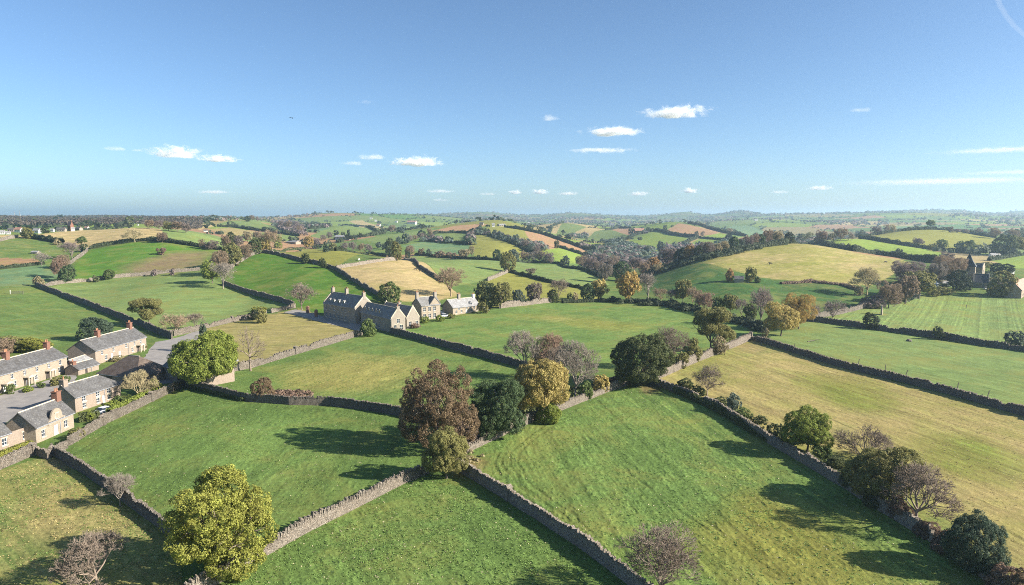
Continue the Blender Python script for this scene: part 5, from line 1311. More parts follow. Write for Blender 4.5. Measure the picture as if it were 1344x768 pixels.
fill_wood('valley_wood', 'blue-green wood in the upper valley below the far lime field', [(790, 318), (812, 316), (850, 328), (858, 334), (835, 336), (805, 331)], 'bluegrey', 170, (3.5, 5.5), 9)
fill_wood('slope_wood', 'brown wood down the slope left of the far valley', [(356, 291), (376, 288), (398, 300), (402, 310), (385, 307), (366, 301)], 'purple', 300, (3.5, 5.5), 10)
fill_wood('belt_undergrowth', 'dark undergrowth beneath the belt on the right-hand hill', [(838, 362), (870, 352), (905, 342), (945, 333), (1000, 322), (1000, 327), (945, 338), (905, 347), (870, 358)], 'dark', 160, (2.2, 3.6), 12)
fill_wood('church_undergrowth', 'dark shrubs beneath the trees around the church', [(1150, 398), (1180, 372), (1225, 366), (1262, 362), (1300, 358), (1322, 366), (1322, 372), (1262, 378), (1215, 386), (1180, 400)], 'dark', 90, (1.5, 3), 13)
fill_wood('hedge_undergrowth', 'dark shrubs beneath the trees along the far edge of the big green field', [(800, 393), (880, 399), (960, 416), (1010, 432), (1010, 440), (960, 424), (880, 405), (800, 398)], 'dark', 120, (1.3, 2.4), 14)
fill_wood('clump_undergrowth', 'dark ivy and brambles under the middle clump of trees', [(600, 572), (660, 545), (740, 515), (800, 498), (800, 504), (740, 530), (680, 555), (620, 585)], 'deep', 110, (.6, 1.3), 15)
# ------------------------------------------------------------------ buildings
def block_material(name, tone, sc_=1.0):
    m, nt, out = newmat(name)
    tc = N(nt, 'ShaderNodeTexCoord'); geo = N(nt, 'ShaderNodeNewGeometry')
    mp = N(nt, 'ShaderNodeMapping'); L(nt, tc.outputs['Object'], mp.inputs[0]); mp.inputs['Scale'].default_value = (1.7 * sc_, 1.7 * sc_, 3.2 * sc_)
    v = N(nt, 'ShaderNodeTexVoronoi', feature='F1'); L(nt, mp.outputs[0], v.inputs['Vector']); v.inputs['Randomness'].default_value = .8
    s = N(nt, 'ShaderNodeSeparateColor'); L(nt, v.outputs['Color'], s.inputs[0]); t = np.array(tone)
    e = N(nt, 'ShaderNodeTexVoronoi', feature='DISTANCE_TO_EDGE'); L(nt, mp.outputs[0], e.inputs['Vector']); e.inputs['Randomness'].default_value = .8
    c = mixc(nt, s.outputs[0], tuple(t * .74), tuple(t * 1.22))
    c = mixc(nt, math_(nt, 'MULTIPLY', s.outputs[1], .4), c, tuple(t * np.array((1.04, .90, .78))))
    big = noise(nt, geo.outputs['Position'], .5, 5, .7).outputs[0]
    c = mixc(nt, ramp(nt, big, .52, .72, 0, .5), c, tuple(t * .55)); c = mixc(nt, ramp(nt, e.outputs['Distance'], .02, .07, .45, 0), c, tuple(t * .8 + .06))
    bmp = N(nt, 'ShaderNodeBump'); bmp.inputs['Strength'].default_value = .6; bmp.inputs['Distance'].default_value = .04
    L(nt, math_(nt, 'ADD', ramp(nt, e.outputs['Distance'], 0, .1), s.outputs[2]), bmp.inputs['Height'])
    bsdf(nt, out, c, .9, .15, bmp.outputs[0]); return m
def slate_material(name, tone, sc_=1.0):
    m, nt, out = newmat(name); t = np.array(tone)
    tc = N(nt, 'ShaderNodeTexCoord'); sp = N(nt, 'ShaderNodeSeparateXYZ'); L(nt, tc.outputs['Object'], sp.inputs[0])
    cb = N(nt, 'ShaderNodeCombineXYZ'); L(nt, math_(nt, 'ADD', sp.outputs[0], math_(nt, 'MULTIPLY', sp.outputs[1], .0)), cb.inputs[0]); L(nt, math_(nt, 'MULTIPLY', sp.outputs[2], 1.7), cb.inputs[1])
    b = N(nt, 'ShaderNodeTexBrick'); L(nt, cb.outputs[0], b.inputs[0]); b.inputs['Scale'].default_value = 1.0; b.inputs['Brick Width'].default_value = .45 * sc_; b.inputs['Row Height'].default_value = .38 * sc_
    b.inputs['Mortar Size'].default_value = .02; b.inputs['Color1'].default_value = tuple(t * .8) + (1,); b.inputs['Color2'].default_value = tuple(t * 1.2) + (1,); b.inputs['Mortar'].default_value = tuple(t * .45) + (1,)
    n1 = noise(nt, tc.outputs['Object'], .6, 5, .7).outputs[0]; n2 = noise(nt, tc.outputs['Object'], 2.6, 3, .7).outputs[0]
    c = mixc(nt, ramp(nt, n1, .5, .7, 0, .55), b.outputs[0], tuple(t * 1.55 + .02)); c = mixc(nt, ramp(nt, n2, .62, .70, 0, .7), c, (.34, .33, .28)); c = mixc(nt, ramp(nt, n1, .48, .34, 0, .5), c, tuple(t * np.array((.7, .62, .5))))
    bmp = N(nt, 'ShaderNodeBump'); bmp.inputs['Strength'].default_value = .5; bmp.inputs['Distance'].default_value = .04; L(nt, b.outputs['Fac'], bmp.inputs['Height']); bmp.invert = True
    bsdf(nt, out, c, .62, .35, bmp.outputs[0]); return m
def plain(name, col, rough=.6, spec=.3, metal=0):
    m, nt, out = newmat(name); tc = N(nt, 'ShaderNodeTexCoord'); n_ = noise(nt, tc.outputs['Object'], 2.5, 4, .65).outputs[0]; t = np.array(col)
    b = bsdf(nt, out, mixc(nt, ramp(nt, n_, .35, .68), tuple(t * .78), tuple(np.minimum(t * 1.12, .95))), rough, spec); b.inputs['Metallic'].default_value = metal
    return m
M_SAND = block_material('sandstone', (.325, .275, .212)); M_MANOR = block_material('grey_sandstone', (.30, .265, .22)); M_RUST = block_material('pinkish_stone', (.305, .248, .198)); M_PALE = plain('whitewash', (.72, .70, .64), .9)
M_SLATE = slate_material('slate', (.105, .101, .098)); M_DARKSLATE = slate_material('dark_slate', (.050, .052, .060)); M_STONESLATE = slate_material('stone_slates', (.185, .18, .172)); M_CLAY = slate_material('clay_tiles', (.36, .20, .14)); M_BROWNTILE = slate_material('brown_stone_tiles', (.115, .085, .065)); M_PSLATE = slate_material('pale_slate', (.27, .265, .26))
M_FRAME = plain('white_paint', (.76, .75, .71), .5); M_GLASS = plain('window_glass', (.035, .045, .06), .08, .6); M_DOOR = plain('dark_door', (.06, .05, .045), .5); M_WDOOR = plain('white_door', (.70, .70, .68), .5)
M_BRICK = block_material('red_brick', (.22, .115, .082), 2.2); M_POT = plain('terracotta', (.42, .20, .11), .8); M_SILL = plain('dressed_stone', (.48, .41, .31), .85); M_LEAD = plain('lead', (.30, .31, .33), .5)

def panel(mb, O, ux, ln, h, holes, inward, dep=.16):
    """vertical wall face from O along ux with window openings and their reveals; holes (x0,x1,z0,z1)"""
    ux = Vector(ux); iv = Vector(inward) * dep; O = Vector(O); uz = Vector((0, 0, 1))
    xs = sorted({0, ln} | {v for q in holes for v in q[:2]}); zs = sorted({0, h} | {v for q in holes for v in q[2:4]})
    P = lambda x, z: O + ux * x + uz * z
    for i in range(len(xs) - 1):
        for j in range(len(zs) - 1):
            cx, cz = (xs[i] + xs[i + 1]) / 2, (zs[j] + zs[j + 1]) / 2
            if any(q[0] < cx < q[1] and q[2] < cz < q[3] for q in holes): continue
            mb.poly([P(xs[i], zs[j]), P(xs[i + 1], zs[j]), P(xs[i + 1], zs[j + 1]), P(xs[i], zs[j + 1])])
    for x0, x1, z0, z1 in [q[:4] for q in holes]:
        c = [P(x0, z0), P(x1, z0), P(x1, z1), P(x0, z1)]
        for k in range(4):
            a, b = c[k], c[(k + 1) % 4]; mb.poly([b, a, a + iv, b + iv])
def window(parent, O, ux, inward, x0, x1, z0, z1, bars=(1, 2), sill=True):
    ux = Vector(ux); iv = Vector(inward); O = Vector(O); w_, h = x1 - x0, z1 - z0
    loc = O + ux * x0 + Vector((0, 0, z0)) + iv * .10
    ang = math.atan2(ux.y, ux.x); t = .06
    mb = MB(); mb.box(0, w_, 0, .07, 0, t); mb.box(0, w_, 0, .07, h - t, h); mb.box(0, t, 0, .07, t, h - t); mb.box(w_ - t, w_, 0, .07, t, h - t)
    for i in range(1, bars[0] + 1): x = w_ * i / (bars[0] + 1); mb.box(x - .025, x + .025, .012, .06, t, h - t)
    for i in range(1, bars[1]): z = h * i / bars[1]; mb.box(t, w_ - t, .008, .062, z - .03, z + .03)
    f = mb.build('window', M_FRAME, parent, loc); f.rotation_euler = (0, 0, ang)
    MB().box(t * .5, w_ - t * .5, .045, .052, t * .5, h - t * .5).build('pane', M_GLASS, f)
    if sill: MB().box(-.14, w_ + .14, -.20, -.003, -.18, -.004).build('sill', M_SILL, f); MB().box(-.14, w_ + .14, -.125, -.003, h + .004, h + .22).build('lintel', M_SILL, f)
    return f
def door(parent, O, ux, inward, x0, x1, h, mat=None, porch=False):
    ux = Vector(ux); iv = Vector(inward); O = Vector(O); w_ = x1 - x0; ang = math.atan2(ux.y, ux.x)
    mb = MB(); mb.box(0, .09, 0, .08, 0, h); mb.box(w_ - .09, w_, 0, .08, 0, h); mb.box(.09, w_ - .09, 0, .08, h - .09, h); mb.box(.09, w_ - .09, .04, .075, .02, h - .09)
    d_ = mb.build('door', mat or M_DOOR, parent, O + ux * x0 + iv * .09); d_.rotation_euler = (0, 0, ang)
    if porch:
        pb = MB(); pb.box(-.55, -.27, -1.5, -1.2, 0, 2.25); pb.box(w_ + .27, w_ + .55, -1.5, -1.2, 0, 2.25); pb.box(-.7, w_ + .7, -1.65, -.1, 2.253, 2.42)
        pb.prism([(-.7, 2.423), (w_ + .7, 2.423), (w_ / 2, 2.95)], -1.65, -.1)
        p = pb.build('porch', M_SILL, parent, O + ux * x0); p.rotation_euler = (0, 0, ang)
    return d_
def chimney(parent, x, y, ztop, zbase, mat, wx=.62, wy=.62, pots=2):
    mb = MB().box(-wx, wx, -wy, wy, zbase, ztop).box(-wx - .1, wx + .1, -wy - .1, wy + .1, ztop + .002, ztop + .16)
    c = mb.build('chimney', mat, parent, (x, y, 0))
    for i in range(pots):
        px_ = (i - (pots - 1) / 2) * (2 * wx / max(pots, 1)) * .9
        MB().lathe([(.17, 0), (.14, .1), (.12, .55), (.16, .58), (.16, .66), (.09, .66)], k=8).build('chimney_pot', M_POT, c, (px_, 0, ztop + .163))
    return c
def house(name, label, A, B, D, eave, rise, wall_m, roof_m, front=(), doors=(), right=(), left=(), chims=(), hip=(0, 0), parapet=(0, 0), cat='house', group='stone houses', dormers=(), base_drop=.4, ov=.28, cm=None, rtri=()):
    a, b = at(*A), at(*B); v = (b - a).to_2d(); Ln = v.length; ang = math.atan2(v.y, v.x)
    z = min(a.z, b.z); e = empty(name, (a.x, a.y, z), ang); tag(e, label, cat, group)
    mb = MB(); X, Y = Vector((1, 0, 0)), Vector((0, 1, 0))
    fh = [(w[0] - w[2] / 2, w[0] + w[2] / 2, w[1], w[1] + w[3]) for w in front] + [(d_[0] - d_[1] / 2, d_[0] + d_[1] / 2, 0, d_[2]) for d_ in doors]
    rh = [(w[0] - w[2] / 2, w[0] + w[2] / 2, w[1], w[1] + w[3]) for w in right]; lh = [(w[0] - w[2] / 2, w[0] + w[2] / 2, w[1], w[1] + w[3]) for w in left]
    panel(mb, (0, 0, 0), X, Ln, eave, fh, Y); panel(mb, (Ln, D, 0), -X, Ln, eave, [], -Y)
    panel(mb, (Ln, 0, 0), Y, D, eave, rh, -X); panel(mb, (0, D, 0), -Y, D, eave, lh, X)
    for y0, y1, x0, x1 in ((0, 0, 0, Ln), (D, D, 0, Ln)): mb.poly([(x0, y0, -base_drop), (x1, y1, -base_drop), (x1, y1, 0), (x0, y0, 0)])
    for x in (0, Ln): mb.poly([(x, 0, -base_drop), (x, D, -base_drop), (x, D, 0), (x, 0, 0)])
    rz = eave + rise
    if not hip[0]: mb.poly([(0, D, eave), (0, 0, eave), (0, D / 2, rz)])
    if not hip[1]: mb.poly([(Ln, 0, eave), (Ln, D, eave), (Ln, D / 2, rz)])
    mb.poly([(.3, .3, .01), (Ln - .3, .3, .01), (Ln - .3, D - .3, .01), (.3, D - .3, .01)])
    mb.build('wall', wall_m, e)
    s = rise / (D / 2); th = .2; rb = MB(); hx0, hx1 = hip[0] * D / 2, hip[1] * D / 2
    xo0, xo1 = (-ov if not parapet[0] else .01), (Ln + ov if not parapet[1] else Ln - .01)
    ez = eave - ov * s + .015; xl, xr = (-ov if hip[0] else xo0), (Ln + ov if hip[1] else xo1)
    rl, rr_ = (hx0 if hip[0] else xo0), (Ln - hx1 if hip[1] else xo1)
    T_ = lambda x, y, zz: (x, y, zz)
    bot = [(xl, -ov, ez), (xr, -ov, ez), (xr, D + ov, ez), (xl, D + ov, ez), (rl, D / 2, rz + .015), (rr_, D / 2, rz + .015)]
    top = [(x, y, zz + th) for x, y, zz in bot]
    for q, inv_ in ((bot, 1), (top, 0)):
        for f in ((0, 1, 5, 4), (2, 3, 4, 5), (1, 2, 5), (3, 0, 4)):
            if len(f) == 3 and not hip[1 if f[0] == 1 else 0]: continue
            rb.poly([q[k] for k in (f[::-1] if inv_ else f)])
    for k0, k1 in ((0, 1), (2, 3)) + (((1, 2),) if hip[1] else ((1, 5), (5, 2))) + (((3, 0),) if hip[0] else ((3, 4), (4, 0))):
        rb.poly([bot[k0], bot[k1], top[k1], top[k0]])
    r_ = rb.build('roof', roof_m, e)
    MB().prism([(D / 2 - .17, rz + th - .06), (D / 2 - .10, rz + th + .12), (D / 2 + .10, rz + th + .12), (D / 2 + .17, rz + th - .06)], rl + .02, rr_ - .02, 'x').build('ridge_tiles', M_SILL if roof_m is not M_CLAY else M_CLAY, r_)
    for side, flag in ((0, parapet[0]), (1, parapet[1])):
        if flag:
            x0, x1 = ((-.03, .38) if side == 0 else (Ln - .38, Ln + .03)); up = .42
            MB().prism([(-.12, eave - .12), (D / 2, rz + .0), (D + .12, eave - .12), (D + .12, eave + up), (D / 2 + .25, rz + up + .15), (D / 2, rz + up + .7), (D / 2 - .25, rz + up + .15), (-.12, eave + up)], x0, x1, 'x').build('coping', M_SILL, e)
    for w in front: window(e, (0, 0, 0), X, Y, w[0] - w[2] / 2, w[0] + w[2] / 2, w[1], w[1] + w[3], bars=(1, 2) if w[2] < 1.3 else (2, 2))
    for w in right: window(e, (Ln, 0, 0), Y, -X, w[0] - w[2] / 2, w[0] + w[2] / 2, w[1], w[1] + w[3])
    for w in left: window(e, (0, D, 0), -Y, X, w[0] - w[2] / 2, w[0] + w[2] / 2, w[1], w[1] + w[3])
    for w in rtri: window(e, (Ln + .105, 0, 0), Y, -X, w[0] - w[2] / 2, w[0] + w[2] / 2, w[1], w[1] + w[3])
    for d_ in doors: door(e, (0, 0, 0), X, Y, d_[0] - d_[1] / 2, d_[0] + d_[1] / 2, d_[2], d_[3] if len(d_) > 3 else None, len(d_) > 4 and d_[4])
    for c in chims:
        x = c[0] * Ln if c[0] <= 1 else c[0]; y = D / 2 if len(c) < 5 else c[4]
        chimney(e, x, y, rz + c[1], rz - (1.2 if y == D / 2 else 3.0), c[2], pots=c[3])
    for dx, dz in dormers:       # small slated dormers on the front slope
        y0 = (dz - eave) / s - .55; wv, hv = .62, 1.05
        g = MB(); zb = eave + s * (y0 + .0)
        g.box(dx - wv, dx + wv, y0, y0 + 1.6, zb - .2, zb + hv); 
        dm = g.build('dormer', M_FRAME, e)
        MB().prism([(dx - wv - .15, zb + hv + .003), (dx + wv + .15, zb + hv + .003), (dx, zb + hv + .5)], y0 - .15, y0 + 2.3).build('dormer_roof', roof_m, dm)
        MB().box(dx - wv + .1, dx + wv - .1, y0 - .01, y0 - .004, zb + .18, zb + hv - .1).build('pane', M_GLASS, dm)
    # gutter and downpipe
    gb = MB().box(-.1, Ln + .1, -ov - .13, -ov + .0, ez - .02, ez + .1).box(Ln * .62, Ln * .62 + .09, -.12, -.02, 0, eave - .15); gb.build('gutter', M_LEAD, e)
    return e, Ln
W = lambda x, z, w_=1.05, h=1.35: (x, z, w_, h)
# village
def from_end(L_, xs): return [L_ - x for x in xs]
LA = ((at(-77, 541)) - at(89, 489)).length
eA, LA = house('terraced_cottages', 'long sandstone terrace with two big chimneys at the left edge', (-77, 541), (89, 489), 8.8, 4.7, 2.5, M_SAND, M_SLATE,
   front=[W(x, 2.95, 1.0, 1.25) for x in from_end(LA, [2.6, 6.9, 11.2, 15.4, 19.6, 24.5, 29, 33])] + [W(x, .75, 1.05, 1.35) for x in from_end(LA, [3.0, 11.6, 18.9, 25, 33])],
   doors=[(LA - 7.4, 1.0, 2.1, M_DOOR, True), (LA - 15, 1.05, 2.1, M_DOOR, True), (LA - 22.2, 1.0, 2.1, M_WDOOR, True), (LA - 29.4, 1.0, 2.1, M_DOOR)],
   chims=[(.955, 1.9, M_BRICK, 2), (.60, 1.9, M_BRICK, 3)])
eB, LB = house('slate_roofed_terrace', 'warm stone terrace with two red brick chimneys behind the brown barn', (126, 479), (192.5, 458.5), 9.0, 4.3, 3.0, M_RUST, M_SLATE,
   front=[W(x, 2.6, .95, 1.25) for x in (3.0, 8.2, 14.2, 18.4, 21.6)] + [W(x, .7) for x in (4.6, 17.2)], doors=[(7.4, 1.0, 2.1, M_WDOOR), (11.0, 1.0, 2.1, M_WDOOR), (20.2, .95, 2.1, M_DOOR, True)],
   chims=[(.30, 1.9, M_BRICK, 2), (.93, 2.0, M_BRICK, 2)])
eC, LC = house('long_cottage', 'two-storey stone cottage with hipped slate roof behind the clipped garden hedge', (99.5, 542), (159, 521.5), 6.4, 3.6, 2.5, M_RUST, M_SLATE,
   front=[W(x, 2.15, 1.15, 1.1) for x in (2.6, 6.7, 10.1)] + [W(x, .55, 1.1, 1.15) for x in (2.6, 6.7, 10.1)], doors=[(8.5, .9, 1.95, M_WDOOR), (11.9, .9, 1.95)], chims=[(.035, 1.3, M_RUST, 1)], hip=(0, 1))
eD, LD = house('gabled_cottage', 'small stone cottage with curved front gable and white door beside the field wall', (48, 582.5), (97.5, 561), 6.4, 3.3, 2.8, M_SAND, M_SLATE,
   front=[W(2.0, .8, 1.05, 1.4), W(8.3, .8, 1.05, 1.5), ], doors=[(5.5, 1.2, 2.15, M_WDOOR)], chims=[(.96, 1.7, M_BRICK, 2)])
# curved gable over the door
gx = 5.6; pts = [(gx - 2.3, 3.0)]
for i in range(0, 13):
    t = math.pi * (1 - i / 12.0); pts.append((gx + 1.55 * math.cos(t), 3.9 + 1.75 * math.sin(t)))
pts = [(gx - 2.4, 2.6), (gx - 2.4, 3.45), (gx - 1.75, 3.6)] + pts[1:] + [(gx + 1.75, 3.6), (gx + 2.4, 3.45), (gx + 2.4, 2.6)]
gab = MB().prism(pts, -.22, .12).build('curved_gable', M_SAND, eD)
MB().prism([(gx - 1.4, 3.2), (gx + 1.4, 3.2), (gx, 5.2)], .123, 2.9).build('gable_roof', M_SLATE, gab)
window(gab, (0, -.32, 0), (1, 0, 0), (0, 1, 0), gx - .45, gx + .45, 3.55, 4.6)
house('corner_house', 'stone house cut by the left edge beside the clipped hedge', (-70, 618), (14.5, 588.5), 6.2, 3.2, 2.6, M_RUST, M_SLATE, front=[W(x, 1.0) for x in (3, 7, 11, 15.3)], doors=[(9, 1, 2.1)], chims=[(.4, 1.6, M_BRICK, 2)])
house('small_shed', 'low slate shed between the terrace and the brown barn', (103, 493), (130, 485), 4.2, 1.7, 1.3, M_RUST, M_SLATE, chims=[(.08, .7, M_BRICK, 1)], cat='shed', group='outbuildings', doors=[(3, .9, 1.9)])
house('small_shed', 'tiny lean shed with pale roof against the warm stone terrace', (99, 486), (119, 479), 3.4, 2.0, .9, M_RUST, M_PSLATE, cat='shed', group='outbuildings')
house('hipped_barn', 'barn with a steep hipped brown roof in the middle of the village', (129, 500), (180, 507), 11, 2.2, 4.2, M_RUST, M_BROWNTILE, hip=(1, 1), cat='barn', group='outbuildings', doors=[(4.6, 2.2, 2.1)])
house('slate_barn', 'stone barn with blue slate roof behind the bright green tree', (216, 497), (262, 510), 10, 3.7, 3.5, M_RUST, M_SLATE, cat='barn', group='outbuildings', front=[W(4, 1.2, .8, 1)], doors=[(8, 2.4, 2.5)])
house('stone_shed', 'small pale stone shed at the wall end below the leaning bare tree', (300, 489), (312, 486), 3.2, 3.0, .9, M_SAND, M_PSLATE, cat='shed', group='outbuildings')
# manor group
house('manor_house', 'tall grey stone manor with dormers and gable chimneys, leftmost of its group', (425, 416), (466.5, 425.5), 9.5, 6.9, 4.4, M_MANOR, M_STONESLATE,
   front=[W(x, z, 1.4, 2.0) for x in (2.2, 5.4, 8.6, 11.8, 15, 17.6) for z in (.9, 4.2)], right=[W(3, .8, 1.3, 2.0), W(6.5, .8, 1.3, 2.0), W(4.75, 4.2, 1.4, 2.1)], parapet=(1, 1), dormers=[(3.4, 8.2), (7.2, 8.2), (11, 8.2), (14.8, 8.2)],
   chims=[(.02, 2.0, M_MANOR, 3), (.46, 2.3, M_MANOR, 4), (.98, 1.6, M_MANOR, 2)], group='manor buildings')
house('manor_range', 'slate-roofed manor wing with a row of small dormers behind the clipped bush', (474, 426), (514, 437), 6.2, 5.6, 3.6, M_MANOR, M_STONESLATE,
   front=[W(x, z, 1.0, 1.5) for x in (2.4, 5.2, 10.8, 13.6, 16.2) for z in (.9, 3.5)], doors=[(8, 1.5, 2.4)], right=[W(1.6, .7, 1.2, 2.2), W(4.4, .7, 1.4, 2.1), W(3.1, 3.6, 1.2, 1.7)], parapet=(0, 1),
   dormers=[(2.6, 7.1), (5.8, 7.1), (9, 7.1), (12.2, 7.1), (15, 7.1)], chims=[(.98, .9, M_MANOR, 1)], group='manor buildings')
house('manor_hall', 'dark-roofed manor wing with a sunlit crow gable behind the dormered wing', (499, 423), (534, 431.5), 6.2, 4.2, 4.4, M_MANOR, M_STONESLATE, right=[W(1.7, .8, 1.2, 2.0), W(4.9, .8, 1.2, 2.0)], parapet=(1, 1), chims=[(.5, .8, M_MANOR, 2)], group='manor buildings')
eM, LM = house('tall_house', 'tall narrow stone house with a front gable, between the manor and the white cottage', (553.5, 420.5), (578, 417.5), 8.0, 6.4, 3.2, M_SAND, M_STONESLATE,
   front=[W(x, z, 1.25, 1.9) for x in (1.5, 4.1, 6.7) for z in (.7, 3.7)], chims=[(.02, 2.2, M_MANOR, 3), (.98, 1.8, M_MANOR, 2)], group='manor buildings')
gb_ = MB().prism([(4.0, 6.2), (LM + .02, 6.2), ((4.0 + LM) / 2, 9.5)], -.06, .25).build('front_gable', M_SAND, eM)
MB().prism([(3.7, 6.35), ((4.0 + LM) / 2, 9.95), (LM + .3, 6.35), (LM + .3, 6.15), ((4.0 + LM) / 2, 9.6), (3.7, 6.15)], -.15, 3.8).build('gable_roof', M_SLATE, gb_)
house('white_cottage', 'low pale-fronted cottage with slate roof, rightmost of the manor group', (594.5, 414), (629, 408.5), 8.2, 3.5, 3.2, M_SAND, M_PSLATE,
   front=[W(x, .8, 1.0, 1.3) for x in (2, 5, 11, 14.5)] + [W(x, 2.2, 1, 1) for x in (3.5, 8, 12.5)], doors=[(8, 1, 2.1, M_WDOOR)], chims=[(.42, 2.2, M_MANOR, 2), (.98, 1.4, M_PALE, 2)], dormers=[(11, 4.3)], group='manor buildings')
# church and its neighbours
a = at(1270, 372); e = empty('church_tower', a, R(-37)); tag(e, 'square church tower with a dark pyramid spire rising from the trees at right', 'church', 'church buildings')
hw = 3.5; tw = MB(); O = [(-hw, -hw), (hw, -hw), (hw, hw), (-hw, hw)]
zt = project((a.x, a.y, a.z + 10))[1]
TH = 10.6
for i in range(4):
    p, q_ = Vector(O[i] + (0,)), Vector(O[(i + 1) % 4] + (0,)); ux = (q_ - p).normalized(); iv = Vector((-ux.y, ux.x, 0))
    panel(tw, p - Vector((0, 0, 1.5)), ux, 7, TH + 1.5, [(2.7, 4.3, TH - 1.2, TH + .7)], iv)
    window(e, p - Vector((0, 0, 1.5)), ux, iv, 2.7, 4.3, TH - 1.2, TH + .7, bars=(1, 3))
tw.build('tower', M_SAND, e)
sp_ = MB(); hs = 4.0
zb = TH + .01
q4 = [(-hs, -hs, zb), (hs, -hs, zb), (hs, hs, zb), (-hs, hs, zb)]; m4 = [(-2.0, -2.0, zb + 3.2), (2.0, -2.0, zb + 3.2), (2.0, 2.0, zb + 3.2), (-2.0, 2.0, zb + 3.2)]
sp_.poly(q4[::-1])
for i in range(4):
    j = (i + 1) % 4; sp_.poly([q4[i], q4[j], m4[j], m4[i]]); sp_.poly([m4[i], m4[j], (0, 0, zb + 8.2)])
s_ = sp_.build('spire', M_DARKSLATE, e); MB().box(-.06, .06, -.06, .06, zb + 8.1, zb + 9.6).box(-.4, .4, -.05, .05, zb + 8.9, zb + 9.02).build('cross', M_LEAD, s_)
house('church_nave', 'church nave with steep dark slate roof right of the tower', (1277, 377), (1298, 379), 8.5, 3.6, 4.6, M_SAND, M_DARKSLATE, front=[W(x, 1, .8, 1.8) for x in (2, 5, 8)], parapet=(1, 1), cat='church', group='church buildings')
house('church_porch_wing', 'sunlit pinkish gabled wing beside the church tower', (1279, 368), (1288.5, 369.2), 6.2, 8.6, 2.2, M_SAND, M_SLATE, right=[W(3.1, 5.2, 1.3, 2.0)], parapet=(0, 1), cat='church', group='church buildings')
house('red_roofed_house', 'stone house with pinkish clay roof and chimney at the right edge', (1340, 392), (1357, 379), 7.6, 4.6, 4.2, M_RUST, M_CLAY, front=[W(x, 1) for x in (3, 7, 11)], left=[W(3.5, 1.2)], chims=[(.2, 1.6, M_BRICK, 2)], group='church buildings')
house('slate_house', 'low grey slate house behind the round dark olive tree', (1300, 379), (1324, 380), 7, 3.2, 3, M_SAND, M_SLATE, front=[W(x, 1) for x in (2.5, 6, 9)], group='church buildings')
house('white_shed', 'small white building with blue front under the mauve trees', (1221, 379), (1231, 379), 4, 2.8, 1.5, plain('blue_paint', (.25, .38, .62)), M_FRAME, cat='shed', group='outbuildings')
house('long_white_shed', 'long low white shed left of the church', (1237, 376), (1250, 376), 4, 2.0, 1.0, M_PALE, M_PSLATE, cat='shed', group='outbuildings')
house('dark_shed', 'dark little shed with a white end at the edge of the church wood', (1200, 392), (1207.5, 392), 3, 2.2, 1.2, M_DOOR, M_PSLATE, right=[], cat='shed', group='outbuildings')
a = at(1157, 413); rb = MB(); rb.prism([(-1.9, -.4), (1.9, -.4), (1.9, 1.9), (.5, 4.4), (0, 4.7), (-.6, 4.2), (-1.9, 2.2)], -.35, .35); o = rb.build('ruined_gable', M_SAND, None, a); o.rotation_euler = (0, 0, R(58)); tag(o, 'lone triangular stone gable by the wall below the church wood', 'ruin')
house('hillside_hut', 'stone hut between two bushes on the shaded slope', (964, 371), (976, 371), 4.5, 2.2, 1.4, M_MANOR, M_SLATE, cat='hut', group='outbuildings')

# houses far off
def far_house(px, py, wpx, hpx, wall_m, roof_m, label, ch=True, turn=0.0):
    a = at(px, py); f = a.y; wd = wpx * f / 900; h = hpx * f / 900; d_ = wd * .6
    e = empty('far_house', a, turn); tag(e, label, 'house', 'houses on the far hills'); rise = h * .42; ev = h - rise
    b = MB().box(-wd / 2, wd / 2, -d_ / 2, d_ / 2, -3, ev); b.poly([(-wd / 2, -d_ / 2, ev), (-wd / 2, d_ / 2, ev), (-wd / 2, 0, h)]); b.poly([(wd / 2, -d_ / 2, ev), (wd / 2, d_ / 2, ev), (wd / 2, 0, h)]); b.build('wall', wall_m, e)
    o_ = .06 * wd; t = .03 * wd
    MB().prism([(-d_ / 2 - o_, ev - .06 * h), (0, h + .01), (d_ / 2 + o_, ev - .06 * h), (d_ / 2 + o_, ev - .06 * h + t), (0, h + t + .01), (-d_ / 2 - o_, ev - .06 * h + t)], -wd / 2 - o_, wd / 2 + o_, 'x').build('roof', roof_m, e)
    wb = MB()
    for i in (-.3, 0, .3):
        w1 = MB().box(i * wd - .06 * wd, i * wd + .06 * wd, -d_ / 2 - .08, -d_ / 2 - .01, ev * .35, ev * .75).build('window', M_GLASS, e)
    if ch: MB().box(wd * .3, wd * .4, -.05 * wd, .05 * wd, h - rise * .4, h + rise * .35).build('chimney', M_BRICK, e)
WH = M_PALE; BR = M_BRICK
